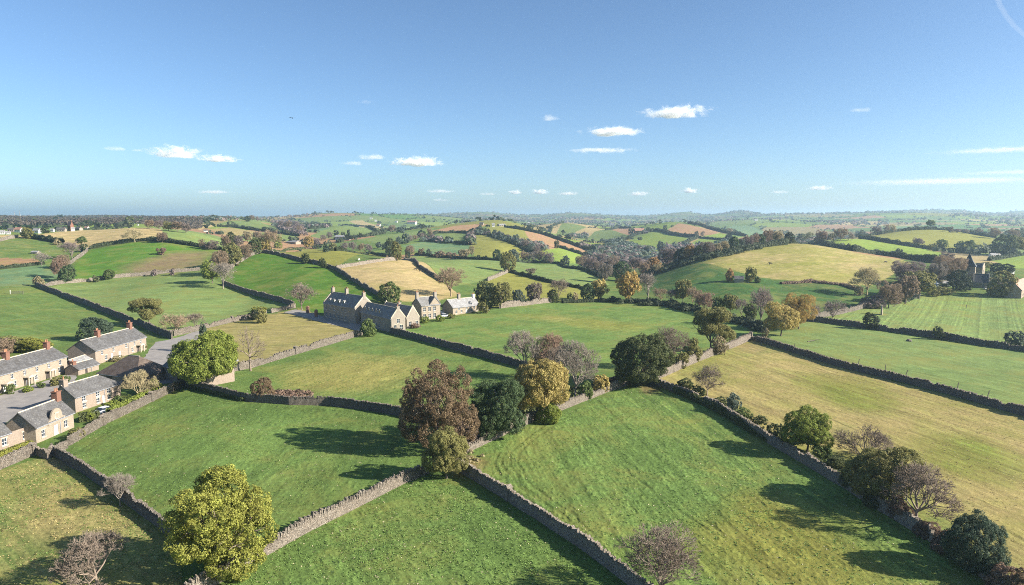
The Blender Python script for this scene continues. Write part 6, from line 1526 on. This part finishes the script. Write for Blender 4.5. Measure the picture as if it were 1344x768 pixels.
for q in [(3, 307.5, 6, 5, WH, M_PSLATE, 'white house furthest left on the skyline'), (11, 307.5, 5, 4, WH, M_PSLATE, 'second white house from the left edge on the skyline'),
          (25, 305, 9, 6.5, WH, M_CLAY, 'white house with red roof on the left skyline'), (15, 304, 7, 4.5, M_SAND, M_SLATE, 'grey-roofed house between white ones on the left skyline'),
          (49, 306, 9, 6, WH, M_PSLATE, 'bright white house beside the round olive tree on the hilltop'), (69, 304.5, 4, 4.5, WH, M_PSLATE, 'small white house left of the tall red brick one'),
          (81, 304, 10, 5, M_MANOR, M_SLATE, 'grey house joined to the tall red brick one'), (93, 303, 7, 12, BR, M_CLAY, 'tall red brick house above the tan hilltop field'), (96, 303.5, 4, 5, WH, M_PSLATE, 'white porch house before the tall red brick one'),
          (104, 302.5, 8, 4.5, M_MANOR, M_SLATE, 'grey house right of the tall red brick one'), (114, 302, 5, 5, WH, M_CLAY, 'white and red house at the right of the hilltop row'),
          (449, 314, 15, 5, WH, M_PSLATE, 'long white barn in the far green valley'), (457, 315, 6, 3.5, M_MANOR, M_SLATE, 'grey lean-to beside the long white barn'),
          (647.5, 298, 3.4, 5, WH, M_PSLATE, 'white tower-like house on the olive hilltop'), (632, 295, 5, 3, M_MANOR, M_SLATE, 'grey cottage left of the white hilltop house'), (658, 297, 9, 3, M_SAND, M_PSLATE, 'pale barn right of the white hilltop house'),
          (839, 306.5, 12, 6.5, BR, M_CLAY, 'red farmhouse on the far hill'), (848, 306.5, 5, 3.5, BR, M_SLATE, 'dark roofed barn beside the red farmhouse'), (812, 297.5, 6, 3, WH, M_SLATE, 'white house left above the red farm'), (803, 297.5, 6, 4, M_MANOR, M_SLATE, 'dark grey house furthest left above the red farm'),
          (497, 297, 5, 3, WH, M_CLAY, 'small red-roofed house by the far tan strip'), (489, 299.5, 2.4, 2.6, WH, M_PSLATE, 'tiny white house below the far tan strip'), (541, 294, 11, 4, WH, M_CLAY, 'large red-roofed house under the far skyline'), (548.5, 298.5, 3, 3, WH, M_PSLATE, 'tiny white house below the large red roof'),
          (487, 287.5, 3.4, 2, WH, M_PSLATE, 'white speck of a house in the far town, upper'), (493, 290.5, 3, 2, WH, M_PSLATE, 'white speck of a house in the far town, lower'), (520, 292, 3.4, 2, WH, M_PSLATE, 'pale house in the far town'), (722, 292, 2.8, 3, WH, M_PSLATE, 'white house behind the far green knoll'), (694, 294.5, 3, 2.6, WH, M_PSLATE, 'pale house left of the far green knoll'),
          (313, 317, 6, 2.6, WH, M_FRAME, 'white-roofed barn behind the hillside belt of trees'), (47, 333, 9, 3.6, M_MANOR, M_PSLATE, 'grey hut in the field left of the purple-brown tree'), (181, 296, 2.2, 2, WH, M_PSLATE, 'tiny white hut on the left wooded crest'),
          (1303, 337, 8, 4.5, WH, M_PSLATE, 'white house right of the spire under the dark clump'), (1310, 336, 5, 3, WH, M_PSLATE, 'white annex right of the house under the dark clump'), (1326, 360, 9, 6, WH, M_PSLATE, 'pale grey-roofed house above the red-roofed one'),
          (386, 320, 16, 4, M_SAND, M_PSLATE, 'long pale barn at the back of the olive field'), (270, 304, 5, 2.5, WH, M_SLATE, 'white cottage at the foot of the left wooded crest'), (992, 290, 4, 2.5, WH, M_PSLATE, 'white house in the hazy far valley')]:
    far_house(*q, turn=R(random.uniform(-35, 35)))

# ------------------------------------------------------------------ vehicles
def car(px, py, ang, paint, label):
    a = at(px, py); e = empty('parked_car', a, ang); tag(e, label, 'car', 'parked cars')
    prof = [(-2.05, .35), (2.05, .35), (2.1, .62), (1.95, .82), (1.05, .92), (-1.9, .95), (-2.1, .75)]
    MB().prism(prof, -.85, .85).build('body', paint, e)
    MB().prism([(1.0, .925), (.42, 1.40), (-1.35, 1.42), (-1.85, .955)], -.74, .74).build('cabin', M_GLASS, e)
    MB().box(-1.33, .42, -.72, .72, 1.425, 1.47).build('roof_panel', paint, e)
    for x in (-1.25, 1.3):
        for y in (-.78, .78):
            w_ = MB().prism([(.33 * math.cos(t * math.pi / 6), .33 * math.sin(t * math.pi / 6)) for t in range(12)], -.11, .11).build('wheel', M_TYRE, e, (x, y, .33))
            MB().prism([(.19 * math.cos(t * math.pi / 6), .19 * math.sin(t * math.pi / 6)) for t in range(12)], -.118, .118).build('rim', M_LEAD, w_)
    for y in (-.6, .6): MB().box(2.03, 2.10, y - .18, y + .18, .62, .76).build('headlight', M_FRAME, e)
M_TYRE = plain('rubber', (.03, .03, .03), .8); M_CARW = plain('white_car_paint', (.75, .76, .80), .25, .5); M_CARD = plain('dark_car_paint', (.05, .055, .07), .25, .5)
car(139, 541.5, R(70), M_CARW, 'white car in the garden behind the sunlit wall, by the long cottage')
car(584, 416, R(30), M_CARW, 'white car between the tall house and the white cottage')
car(579, 413, R(120), M_CARD, 'dark car behind the white one by the tall house')
car(636, 408, R(10), M_CARW, 'pale car beside the gable end of the white cottage')
car(1296, 380, R(5), M_CARW, 'white car before the church hall')
car(1338, 386, R(80), M_CARW, 'white car by the red-roofed house')
# ------------------------------------------------------------------ small things in the fields
def skinned(name, joints, edges, mat, loc, ang, label, cat, group=None, parent=None):
    me = bpy.data.meshes.new(name); me.from_pydata([j[:3] for j in joints], edges, []); o = link(name, me, parent, mat, loc); o.rotation_euler = (0, 0, ang)
    o.modifiers.new('skin', 'SKIN'); sk = me.skin_vertices[0].data
    for i, j in enumerate(joints): sk[i].radius = (j[3], j[4] if len(j) > 4 else j[3]); sk[i].use_root = i == 0
    s = o.modifiers.new('smooth', 'SUBSURF'); s.levels = s.render_levels = 1
    if label: tag(o, label, cat, group)
    return o
def beast(px, py, ang, mat, s, label, cat):
    j = [(-.75, 0, 1.0, .30, .34), (-.2, 0, .95, .33, .38), (.45, 0, 1.0, .30, .36), (.85, 0, 1.15, .18, .22), (1.15, 0, .95, .13), (1.45, 0, .62, .10), (1.6, 0, .50, .07),
         (-.85, .2, .70, .13), (-.95, .2, .42, .07), (-.88, .2, .02, .06), (-.85, -.2, .70, .13), (-.95, -.2, .42, .07), (-.88, -.2, .02, .06),
         (.5, .2, .65, .11), (.52, .2, .35, .07), (.5, .2, .02, .06), (.5, -.2, .65, .11), (.52, -.2, .35, .07), (.5, -.2, .02, .06), (-1.08, 0, 1.0, .05), (-1.15, 0, .5, .03), (1.15, .16, 1.05, .04), (1.15, -.16, 1.05, .04)]
    e_ = [(0, 1), (1, 2), (2, 3), (3, 4), (4, 5), (5, 6), (0, 7), (7, 8), (8, 9), (0, 10), (10, 11), (11, 12), (2, 13), (13, 14), (14, 15), (2, 16), (16, 17), (17, 18), (0, 19), (19, 20), (4, 21), (4, 22)]
    return skinned(cat, [tuple(v * s for v in q) for q in j], e_, mat, at(px, py), ang, label, cat, 'grazing animals')
M_HIDE = plain('dark_hide', (.035, .03, .028), .8); M_WOOL = plain('wool', (.68, .65, .58), .95)
beast(545.5, 355, R(20), M_HIDE, 1.1, 'dark cow grazing in the tawny field, left one', 'cow'); beast(551.5, 356.5, R(160), M_HIDE, 1.1, 'dark cow grazing in the tawny field, right one', 'cow')
beast(471, 342, R(70), M_WOOL, 1.0, 'white sheep standing alone in the olive field', 'sheep'); beast(1162, 345.5, R(10), M_HIDE, 1.2, 'dark cow on the right slope of the sunlit dry hill', 'cow')
beast(1011, 347.5, R(170), M_HIDE, 1.2, 'dark cow on the left part of the sunlit dry hill', 'cow')
def person(px, py, ang, label, cloth):
    a = at(px, py); e = empty('person', a, ang); tag(e, label, 'person')
    j = [(0, 0, .95, .15, .12), (0, 0, 1.2, .15, .11), (0, 0, 1.42, .17, .11), (0, 0, 1.53, .06), (0, .01, 1.62, .085, .095), (0, .01, 1.72, .08, .09), (.1, 0, .85, .10), (.11, .05, .48, .075), (.11, 0, .08, .055), (.11, .14, .04, .045), (-.1, 0, .85, .10), (-.11, -.06, .48, .075), (-.12, -.14, .08, .055), (-.12, .0, .04, .045),
         (.21, 0, 1.40, .065), (.27, -.05, 1.12, .05), (.27, .06, .86, .04), (-.21, 0, 1.40, .065), (-.27, .05, 1.12, .05), (-.25, .16, .9, .04)]
    ed = [(0, 1), (1, 2), (2, 3), (3, 4), (4, 5), (0, 6), (6, 7), (7, 8), (8, 9), (0, 10), (10, 11), (11, 12), (12, 13), (2, 14), (14, 15), (15, 16), (2, 17), (17, 18), (18, 19)]
    skinned('body', j, ed, plain('skin_and_trousers', (.10, .09, .10), .8), (0, 0, 0), 0, None, None, None, e)
    MB().lathe([(.17, .82), (.19, .95), (.185, 1.2), (.21, 1.38), (.12, 1.5), (.07, 1.53)], k=12).build('jacket', cloth, e)
    MB().lathe([(.10, 1.62), (.105, 1.70), (.08, 1.80), (.02, 1.83)], cy=-.01, k=10).build('hair', M_HIDE, e)
person(1268, 404.5, R(40), 'person in dark clothes standing alone in the striped field', plain('dark_coat', (.045, .045, .06), .8))
person(1111.5, 334, R(80), 'person in dark clothes walking near the top of the sunlit dry hill', plain('black_coat', (.03, .03, .035), .8))
M_POST = plain('weathered_wood', (.16, .13, .105), .9)
for i, (px, py, lean) in enumerate([(1040, 464, 12), (1125, 486, 8), (1163, 494, -6), (1186, 501, 16), (1254, 519, 10), (1293, 530, 14)]):
    a = at(px, py); o = MB().box(-.07, .07, -.07, .07, -.2, 3.3).box(-.09, .09, -.09, .09, 3.302, 3.36).build('fence_post', M_POST, None, a); o.rotation_euler = (0, R(lean), 0)
    tag(o, f'{["first", "second", "third", "fourth", "fifth", "last"][i]} leaning fence post from the left along the wall above the dry yellow field', 'fence post', 'leaning posts along the dark wall')
a = at(1060, 449); sg = [(np.array((0, 0, .15)), np.array((3.2, 1.4, .45)), .16, .1), (np.array((3.2, 1.4, .45)), np.array((5.2, 3.2, .35)), .1, .04), (np.array((3.2, 1.4, .45)), np.array((5.0, .6, .9)), .08, .03), (np.array((1.4, .6, .3)), np.array((2.2, 2.4, .8)), .07, .02)]
v_, f_ = tubes(sg, 6); o = link('fallen_branch', mesh_np('fallen_branch', v_, f_, True), None, M_POST, a); tag(o, 'dark fallen branch lying in the smooth pale green field', 'branch')
a = at(1193, 448); o = MB().lathe([(.9, -.2), (1.0, .25), (.8, .6), (.4, .8), (.05, .85)], k=9).build('boulder', M_WALL_SHADED, None, a); tag(o, 'dark boulder alone in the smooth pale green field', 'boulder')
a = at(14, 386); g = empty('field_gate', a, R(8)); tag(g, 'small wooden field gate with a pale post at the left edge', 'gate')
MB().box(0, 6, -.05, .05, .3, .45).box(0, 6, -.05, .05, .75, .9).box(0, 6, -.05, .05, 1.2, 1.35).build('bars', M_POST, g); MB().box(-.2, 0, -.12, .12, -.2, 2.2).build('post', M_FRAME, g, (-.05, 0, 0)); MB().box(0, .2, -.12, .12, -.2, 1.7).build('post', M_POST, g, (6.05, 0, 0))
# dead bracken on the bank behind the curving wall
pts = np.array([at(random.uniform(352, 408), random.uniform(514, 526)) for _ in range(150)]); far_mass('bracken', 'rust-brown dead bracken beside the dark red-brown bush', pts, np.array([random.uniform(.3, .75) for _ in pts]), 'redbrown', 16, 41)
pts = np.array([at(612 + random.gauss(0, 8), 602 + random.gauss(0, 8)) for _ in range(40)]); far_mass('dead_grass', 'tawny dead grass at the wall junction under the small olive tree', pts, np.array([random.uniform(.2, .5) for _ in pts]), 'tan', 14, 42)
for q in [(13, 517, 504, 13, 'mid', 'round green bush by the first door of the long terrace'), (36, 514, 507, 16, 'bright', 'low green bush by the porch of the long terrace'), (54, 509, 502, 12, 'mid', 'clipped bush between two porches of the long terrace'),
          (73, 506, 494, 16, 'olive', 'olive bush at the end of the long terrace'), (86, 503, 493, 16, 'mid', 'green bush at the corner of the long terrace'), (146, 538, 526, 20, 'bright', 'green bush in front of the long cottage windows'), (156, 532, 519, 20, 'mid', 'dark green bush at the right end of the long cottage'),
          (118, 552, 538, 18, 'bright', 'bright bush before the near corner of the long cottage'), (170, 536, 524, 16, 'deep', 'dark bush inside the sunlit garden wall'), (100, 576, 562, 22, 'olive', 'olive bush by the curved-gable cottage corner'), (186, 459, 449, 14, 'olive', 'olive bush at the far end of the warm stone terrace'), (153, 474, 467, 18, 'tan', 'straw bush before the warm stone terrace')]:
    place_bush(*q, group='garden bushes')
# masts on the far left skyline
for i, px in enumerate((15.6, 19.3, 26.2)):
    a = at(px, 285.5); e_ = empty('mast', a); tag(e_, f'{["left", "middle", "right"][i]} one of three thin lattice masts on the left skyline', 'mast', 'masts on the skyline'); hh = 26 + (i == 2) * 3
    MB().poly([(-2.2, -2.2, -2), (2.2, -2.2, -2), (.3, 0, hh)]).poly([(2.2, -2.2, -2), (2.2, 2.2, -2), (.3, 0, hh)]).poly([(2.2, 2.2, -2), (-2.2, 2.2, -2), (.3, 0, hh)]).poly([(-2.2, 2.2, -2), (-2.2, -2.2, -2), (.3, 0, hh)]).build('tower', M_LEAD, e_)
    MB().box(-5, 5, -.3, .3, hh * .75, hh * .75 + .6).box(-4, 4, -.3, .3, hh * .9, hh * .9 + .6).build('crossarms', M_LEAD, e_)
# bird
a, b, c = ray(384, 155); k = 210.0; o = empty('bird', (a * k, b * k, HC + c * k), R(30)); tag(o, 'dark bird gliding high in the left sky', 'bird')
MB().lathe([(.02, -.55), (.10, -.35), (.15, 0), (.11, .32), (.08, .42), (.02, .5)], k=8).build('body', M_HIDE, o).rotation_euler = (R(90), 0, 0)
for s in (-1, 1): MB().poly([(s * .1, -.2, 0), (s * .1, .2, .02), (s * .6, .22, .2), (s * 1.2, -.05, .12), (s * .6, -.14, .17)]).build('wing', M_HIDE, o)
MB().poly([(-.06, .45, 0), (.06, .45, 0), (.2, .85, 0), (-.2, .85, 0)]).build('tail', M_HIDE, o)

# ------------------------------------------------------------------ clouds
m, nt, out = newmat('cloud_vapour')
pv = N(nt, 'ShaderNodeVolumePrincipled'); pv.inputs['Color'].default_value = (.972, .972, .975, 1); pv.inputs['Anisotropy'].default_value = 0.0
oi = N(nt, 'ShaderNodeObjectInfo'); sp2 = N(nt, 'ShaderNodeSeparateColor'); L(nt, oi.outputs['Color'], sp2.inputs[0])
geo = N(nt, 'ShaderNodeNewGeometry'); tc = N(nt, 'ShaderNodeTexCoord')
mp = N(nt, 'ShaderNodeMapping'); L(nt, geo.outputs['Position'], mp.inputs[0]); mp.inputs['Scale'].default_value = (1, 1, 1.9)
big = noise(nt, mp.outputs[0], .0075, 7, .66, dist=.6).outputs[0]
ln_ = N(nt, 'ShaderNodeVectorMath', operation='LENGTH'); L(nt, tc.outputs['Object'], ln_.inputs[0])
fall = ramp(nt, ln_.outputs['Value'], .2, 1.05, .17, -.22)
dn = math_(nt, 'MULTIPLY', math_(nt, 'SUBTRACT', math_(nt, 'ADD', big, fall), .50), 4.5, clamp=True)
L(nt, math_(nt, 'MULTIPLY', math_(nt, 'MULTIPLY', sp2.outputs[0], dn), .015), pv.inputs['Density']); L(nt, pv.outputs[0], out.inputs['Volume']); M_CLOUD = m
from mathutils import noise as mnoise
def cloud(px, py, w_, h, dens, label, flat=False, alt=1000.0):
    a, b, c = ray(px, py + h / 2); k = (alt - HC) / c; k = min(k, 26000); x, y, z = a * k, b * k, HC + c * k
    m_ = k / 900.0 * (b * CP_ - c * SP) ; Wm, Hm = w_ * m_, h * m_
    bm = bmesh.new(); bmesh.ops.create_icosphere(bm, subdivisions=5 if w_ > 25 else 4, radius=1)
    sd_ = Vector((px * 1.37, py * 2.1, 3.3))
    for v in bm.verts:
        d_ = v.co.normalized(); lon = abs(d_.x)
        q = Vector((d_.x * 2.6 * max(1, w_ / h / 3.2), d_.y * 2.4, d_.z * 2.0)) + sd_
        n_ = mnoise.fractal(q, .9, 2.1, 5) * .62 + mnoise.noise(q * .45) * .45
        r_ = max(.12, 1 + n_ * (.55 if flat else .85))
        if flat: r_ = max(.1, 1 + n_ * .5)
        zz = d_.z * r_
        if zz < 0 and not flat: zz *= .28
        v.co = Vector((d_.x * (r_ * .5 + .5), d_.y * (r_ * .5 + .5), zz))
    me = bpy.data.meshes.new('cloud'); bm.to_mesh(me); bm.free(); me.materials.append(M_CLOUD)
    o = link('cloud', me, None, None, (x, y, z)); o.scale = (Wm * .78, Wm * (.42 if not flat else .3), Hm * (.95 if not flat else .6)); o.rotation_euler = (0, 0, -math.atan2(x, y)); o.color = (dens, 0, 0, 1)
    return tag(o, label, 'cloud', 'small clouds')
for q in [(231, 194, 66, 17, 1.0, 'larger of two flat grey-white cumulus clouds on the left'), (288, 204, 50, 11, 1.0, 'smaller cumulus just right of the larger left one'), (548, 207, 62, 14, 1.2, 'white cumulus left of centre'), (889, 140, 80, 19, 1.3, 'brightest cumulus, highest right of centre'), (804, 167, 70, 15, 1.2, 'white cumulus right of centre, below the brightest one'),
          (479, 130, 28, 8, .22, 'faint small cloud high left of centre'), (487, 203, 34, 8, .5, 'small cloud left of the central cumulus'), (462, 212, 30, 6, .3, 'faint wisp left of the central cumulus'), (721, 152, 28, 9, .5, 'small faint cloud above the centre right'), (762, 172, 14, 6, .4, 'tiny puff left of the right cumulus'), (1130, 140, 28, 8, .35, 'lone faint wisp in the right sky'),
          (152, 193, 34, 6, .25, 'grey wisp left of the larger left cumulus'), (183, 196, 18, 4, .3, 'tiny grey wisp touching the larger left cumulus'), (280, 250, 44, 5, .25, 'thin grey cloud low in the left sky'), (677, 250, 18, 6, .8, 'low white puff at the centre'), (709, 249, 24, 7, .8, 'low white puff right of the centre'), (746, 252, 28, 5, .5, 'low flat puff beside the two central ones'), (838, 252, 28, 6, .6, 'low puff under the right cumulus'), (906, 247, 22, 8, .9, 'low bright puff right of the right cumulus'), (1076, 244, 34, 7, .5, 'low pale cloud in the right sky'), (1023, 250, 22, 5, .3, 'faint low puff in the right sky'), (578, 249, 40, 5, .22, 'faint low streak below the central cumulus'), (578, 261, 22, 4, .3, 'faintest low wisp near the horizon centre'), (640, 253, 26, 4, .25, 'thin low streak left of the white puffs')]:
    cloud(*q, alt=1000)
for q in [(790, 193, 86, 9, .35, 'flat streak cloud under the right cumulus'), (1310, 192, 140, 10, .16, 'long bright cirrus streak at the right edge'), (1240, 232, 230, 12, .07, 'long faint cirrus streak low at the right'), (1330, 222, 140, 8, .07, 'short faint cirrus streak at the right edge')]:
    cloud(*q, flat=True, alt=1400)

# old condensation trail, a thin bent tube of vapour high on the right
tr = [ray(*q_) for q_ in ((1306, -14), (1312, 6), (1320, 20), (1331, 34), (1346, 47), (1366, 60))]; tp = [np.array((a * (3000 / c), b * (3000 / c), 3000 + HC)) for a, b, c in tr]
rad_ = 3.2 * tp[2][1] / 900
o_ = tp[0]; V, F = [], []
for i, p_ in enumerate(tp):
    d_ = tp[min(i + 1, 5)] - tp[max(i - 1, 0)]; d_ /= np.linalg.norm(d_); u_ = np.cross(d_, (0, 0, 1)); u_ /= np.linalg.norm(u_); w2 = np.cross(d_, u_)
    for k_ in range(8): V.append(p_ - o_ + (u_ * math.cos(k_ * math.pi / 4) + w2 * math.sin(k_ * math.pi / 4)) * rad_)
    if i: F += [((i - 1) * 8 + k_, (i - 1) * 8 + (k_ + 1) % 8, i * 8 + (k_ + 1) % 8, i * 8 + k_) for k_ in range(8)]
me = bpy.data.meshes.new('vapour_trail'); me.from_pydata([tuple(v) for v in V], [], F + [tuple(range(7, -1, -1)), tuple(range(40, 48))]); me.update()
m, nt, out = newmat('thin_vapour'); pv = N(nt, 'ShaderNodeVolumePrincipled'); pv.inputs['Color'].default_value = (.98, .98, .98, 1); pv.inputs['Density'].default_value = .0004; L(nt, pv.outputs[0], out.inputs['Volume'])
tag(link('vapour_trail', me, None, m, tuple(o_)), 'thin white curved vapour trail at the top right corner of the sky', 'vapour trail')

# tufts of longer grass in the near pastures
rng = np.random.default_rng(5)
def tufts(name, label, keys, n_, dens_seed, colour, size):
    allp = []
    for k_ in keys:
        wp = np.array(WORLD_FIELDS[k_]); x0, y0 = wp.min(0); x1, y1 = wp.max(0)
        X, Y = rng.uniform(x0, x1, n_ * 3), rng.uniform(max(y0, 60), y1, n_ * 3)
        keep = poly_mask([tuple(q) for q in wp], X, Y) & (np.hypot(X, Y) < 230) & (vnoise(X / 2.2, Y / 2.2, dens_seed) * .6 + vnoise(X / 11, Y / 11, dens_seed + 1) * .4 > rng.uniform(.25, .75, len(X)))
        X, Y = X[keep][:n_], Y[keep][:n_]; allp.append(np.stack([X, Y], 1))
    XY = np.concatenate(allp); az = np.arctan2(XY[:, 0], XY[:, 1]); dd = np.hypot(XY[:, 0], XY[:, 1])
    i = np.clip(np.searchsorted(AZ, az) - 1, 0, na - 2); j = np.clip(np.searchsorted(DS, dd) - 1, 0, nd - 2)
    Z = GZM.reshape(nd, na)[j, i]; k = len(XY); per = 5
    th = rng.uniform(0, 6.28, (k, per)); sz = size * rng.uniform(.5, 1.5, (k, 1)); ln = rng.uniform(.3, .9, (k, per))
    dx, dy = np.cos(th), np.sin(th)
    c = np.stack([XY[:, 0], XY[:, 1], Z], 1)[:, None] + np.stack([dx, dy, 0 * dx], -1) * sz[..., None] * .25
    top = c + np.stack([dx * ln, dy * ln, (1.0 - .5 * ln) * .62], -1) * sz[..., None]
    side = np.stack([-dy, dx, 0 * dx], -1) * sz[..., None] * .36
    V = np.stack([c - side, c + side, top + side * .5, top - side * .5], 2).reshape(-1, 3)
    o = link(name, mesh_np(name, V, np.arange(len(V)).reshape(-1, 4)), None, M_LEAF); o.color = tuple(colour) + (1,)
    tag(o, label, 'grass', kind='stuff')
tufts('grass_tufts', 'tufts of green grass over the near pastures', ['F17', 'F19', 'F20', 'F16', 'F18'], 9000, 51, GRASS * 1.75, .14)
tufts('dry_grass_tufts', 'tufts of bleached grass over the dry near pastures', ['F21', 'F18'], 9000, 61, np.array((.46, .38, .17)), .14)
tufts('bleached_grass', 'scattered bleached grass stalks in the green pastures', ['F17', 'F19', 'F20', 'F16'], 600, 71, np.array((.52, .47, .28)), .14)

for i, (px, py) in enumerate([(415, 416), (404, 411)]):
    a = at(px, py); o = MB().box(-.6, .6, -.6, .6, -.3, 2.6).box(-.75, .75, -.75, .75, 2.602, 2.85).prism([(-.6, 2.853), (.6, 2.853), (0, 3.4)], -.6, .6).build('gate_pillar', M_BRICK, None, a)
    tag(o, ['red brick gate pillar nearer the manor front', 'red brick gate pillar farther left of the manor'][i], 'gate pillar', 'brick gate pillars of the forecourt')
# ------------------------------------------------------------------ the air
hz = MB().box(-17500, 17500, -400, 17500, -45, 150).build('haze', None)
m, nt, out = newmat('thin_blue_air')
pv = N(nt, 'ShaderNodeVolumePrincipled'); pv.inputs['Color'].default_value = (.60, .80, 1, 1); pv.inputs['Density'].default_value = HAZE; pv.inputs['Anisotropy'].default_value = .45
L(nt, pv.outputs[0], out.inputs['Volume']); hz.data.materials.append(m); tag(hz, 'thin bluish haze over the far hills', 'haze', kind='stuff')
# ------------------------------------------------------------------ light, sky, air
SUN_EL, SUN_AZ = R(26.5), math.atan2(.978, -.208)      # clockwise from +y (north)
sd = Vector((math.sin(SUN_AZ) * math.cos(SUN_EL), math.cos(SUN_AZ) * math.cos(SUN_EL), math.sin(SUN_EL)))
sun = bpy.data.lights.new('sun', 'SUN'); so = bpy.data.objects.new('sun', sun); COL.objects.link(so)
sun.energy = 5.0; sun.angle = R(.5); sun.color = (1.0, .93, .82)
so.rotation_euler = sd.to_track_quat('Z', 'Y').to_euler(); so.location = (300, -100, 400)
w = bpy.data.worlds.new('World'); sc.world = w; w.use_nodes = True
nt = w.node_tree; nt.nodes.clear()
sky = N(nt, 'ShaderNodeTexSky', sky_type='NISHITA', sun_disc=False, sun_elevation=SUN_EL, sun_rotation=SUN_AZ, altitude=60, air_density=.7, dust_density=SKY_DUST, ozone_density=3.0)
bg = N(nt, 'ShaderNodeBackground'); bg.inputs[1].default_value = SKY_STR
o_ = N(nt, 'ShaderNodeOutputWorld'); hs = N(nt, 'ShaderNodeHueSaturation'); hs.inputs['Saturation'].default_value = 1.0; L(nt, sky.outputs[0], hs.inputs['Color']); L(nt, mixc(nt, 1.0, hs.outputs[0], (.90, .99, 1.0), 'MULTIPLY'), bg.inputs[0]); L(nt, bg.outputs[0], o_.inputs[0])
sc.view_settings.view_transform = 'Standard'; sc.view_settings.look = 'None'; sc.view_settings.exposure = EXPO; sc.view_settings.gamma = 1
sc.view_settings.use_curve_mapping = False
sc.render.engine = 'CYCLES'
sc.cycles.use_denoising = DENOISE
sc.cycles.pixel_filter_type = 'BLACKMAN_HARRIS'; sc.cycles.filter_width = 1.0
sc.cycles.max_bounces = 8; sc.cycles.diffuse_bounces = 3; sc.cycles.glossy_bounces = 2; sc.cycles.transmission_bounces = 3; sc.cycles.volume_bounces = 8; sc.cycles.transparent_max_bounces = 8
sc.cycles.caustics_reflective = False; sc.cycles.caustics_refractive = False
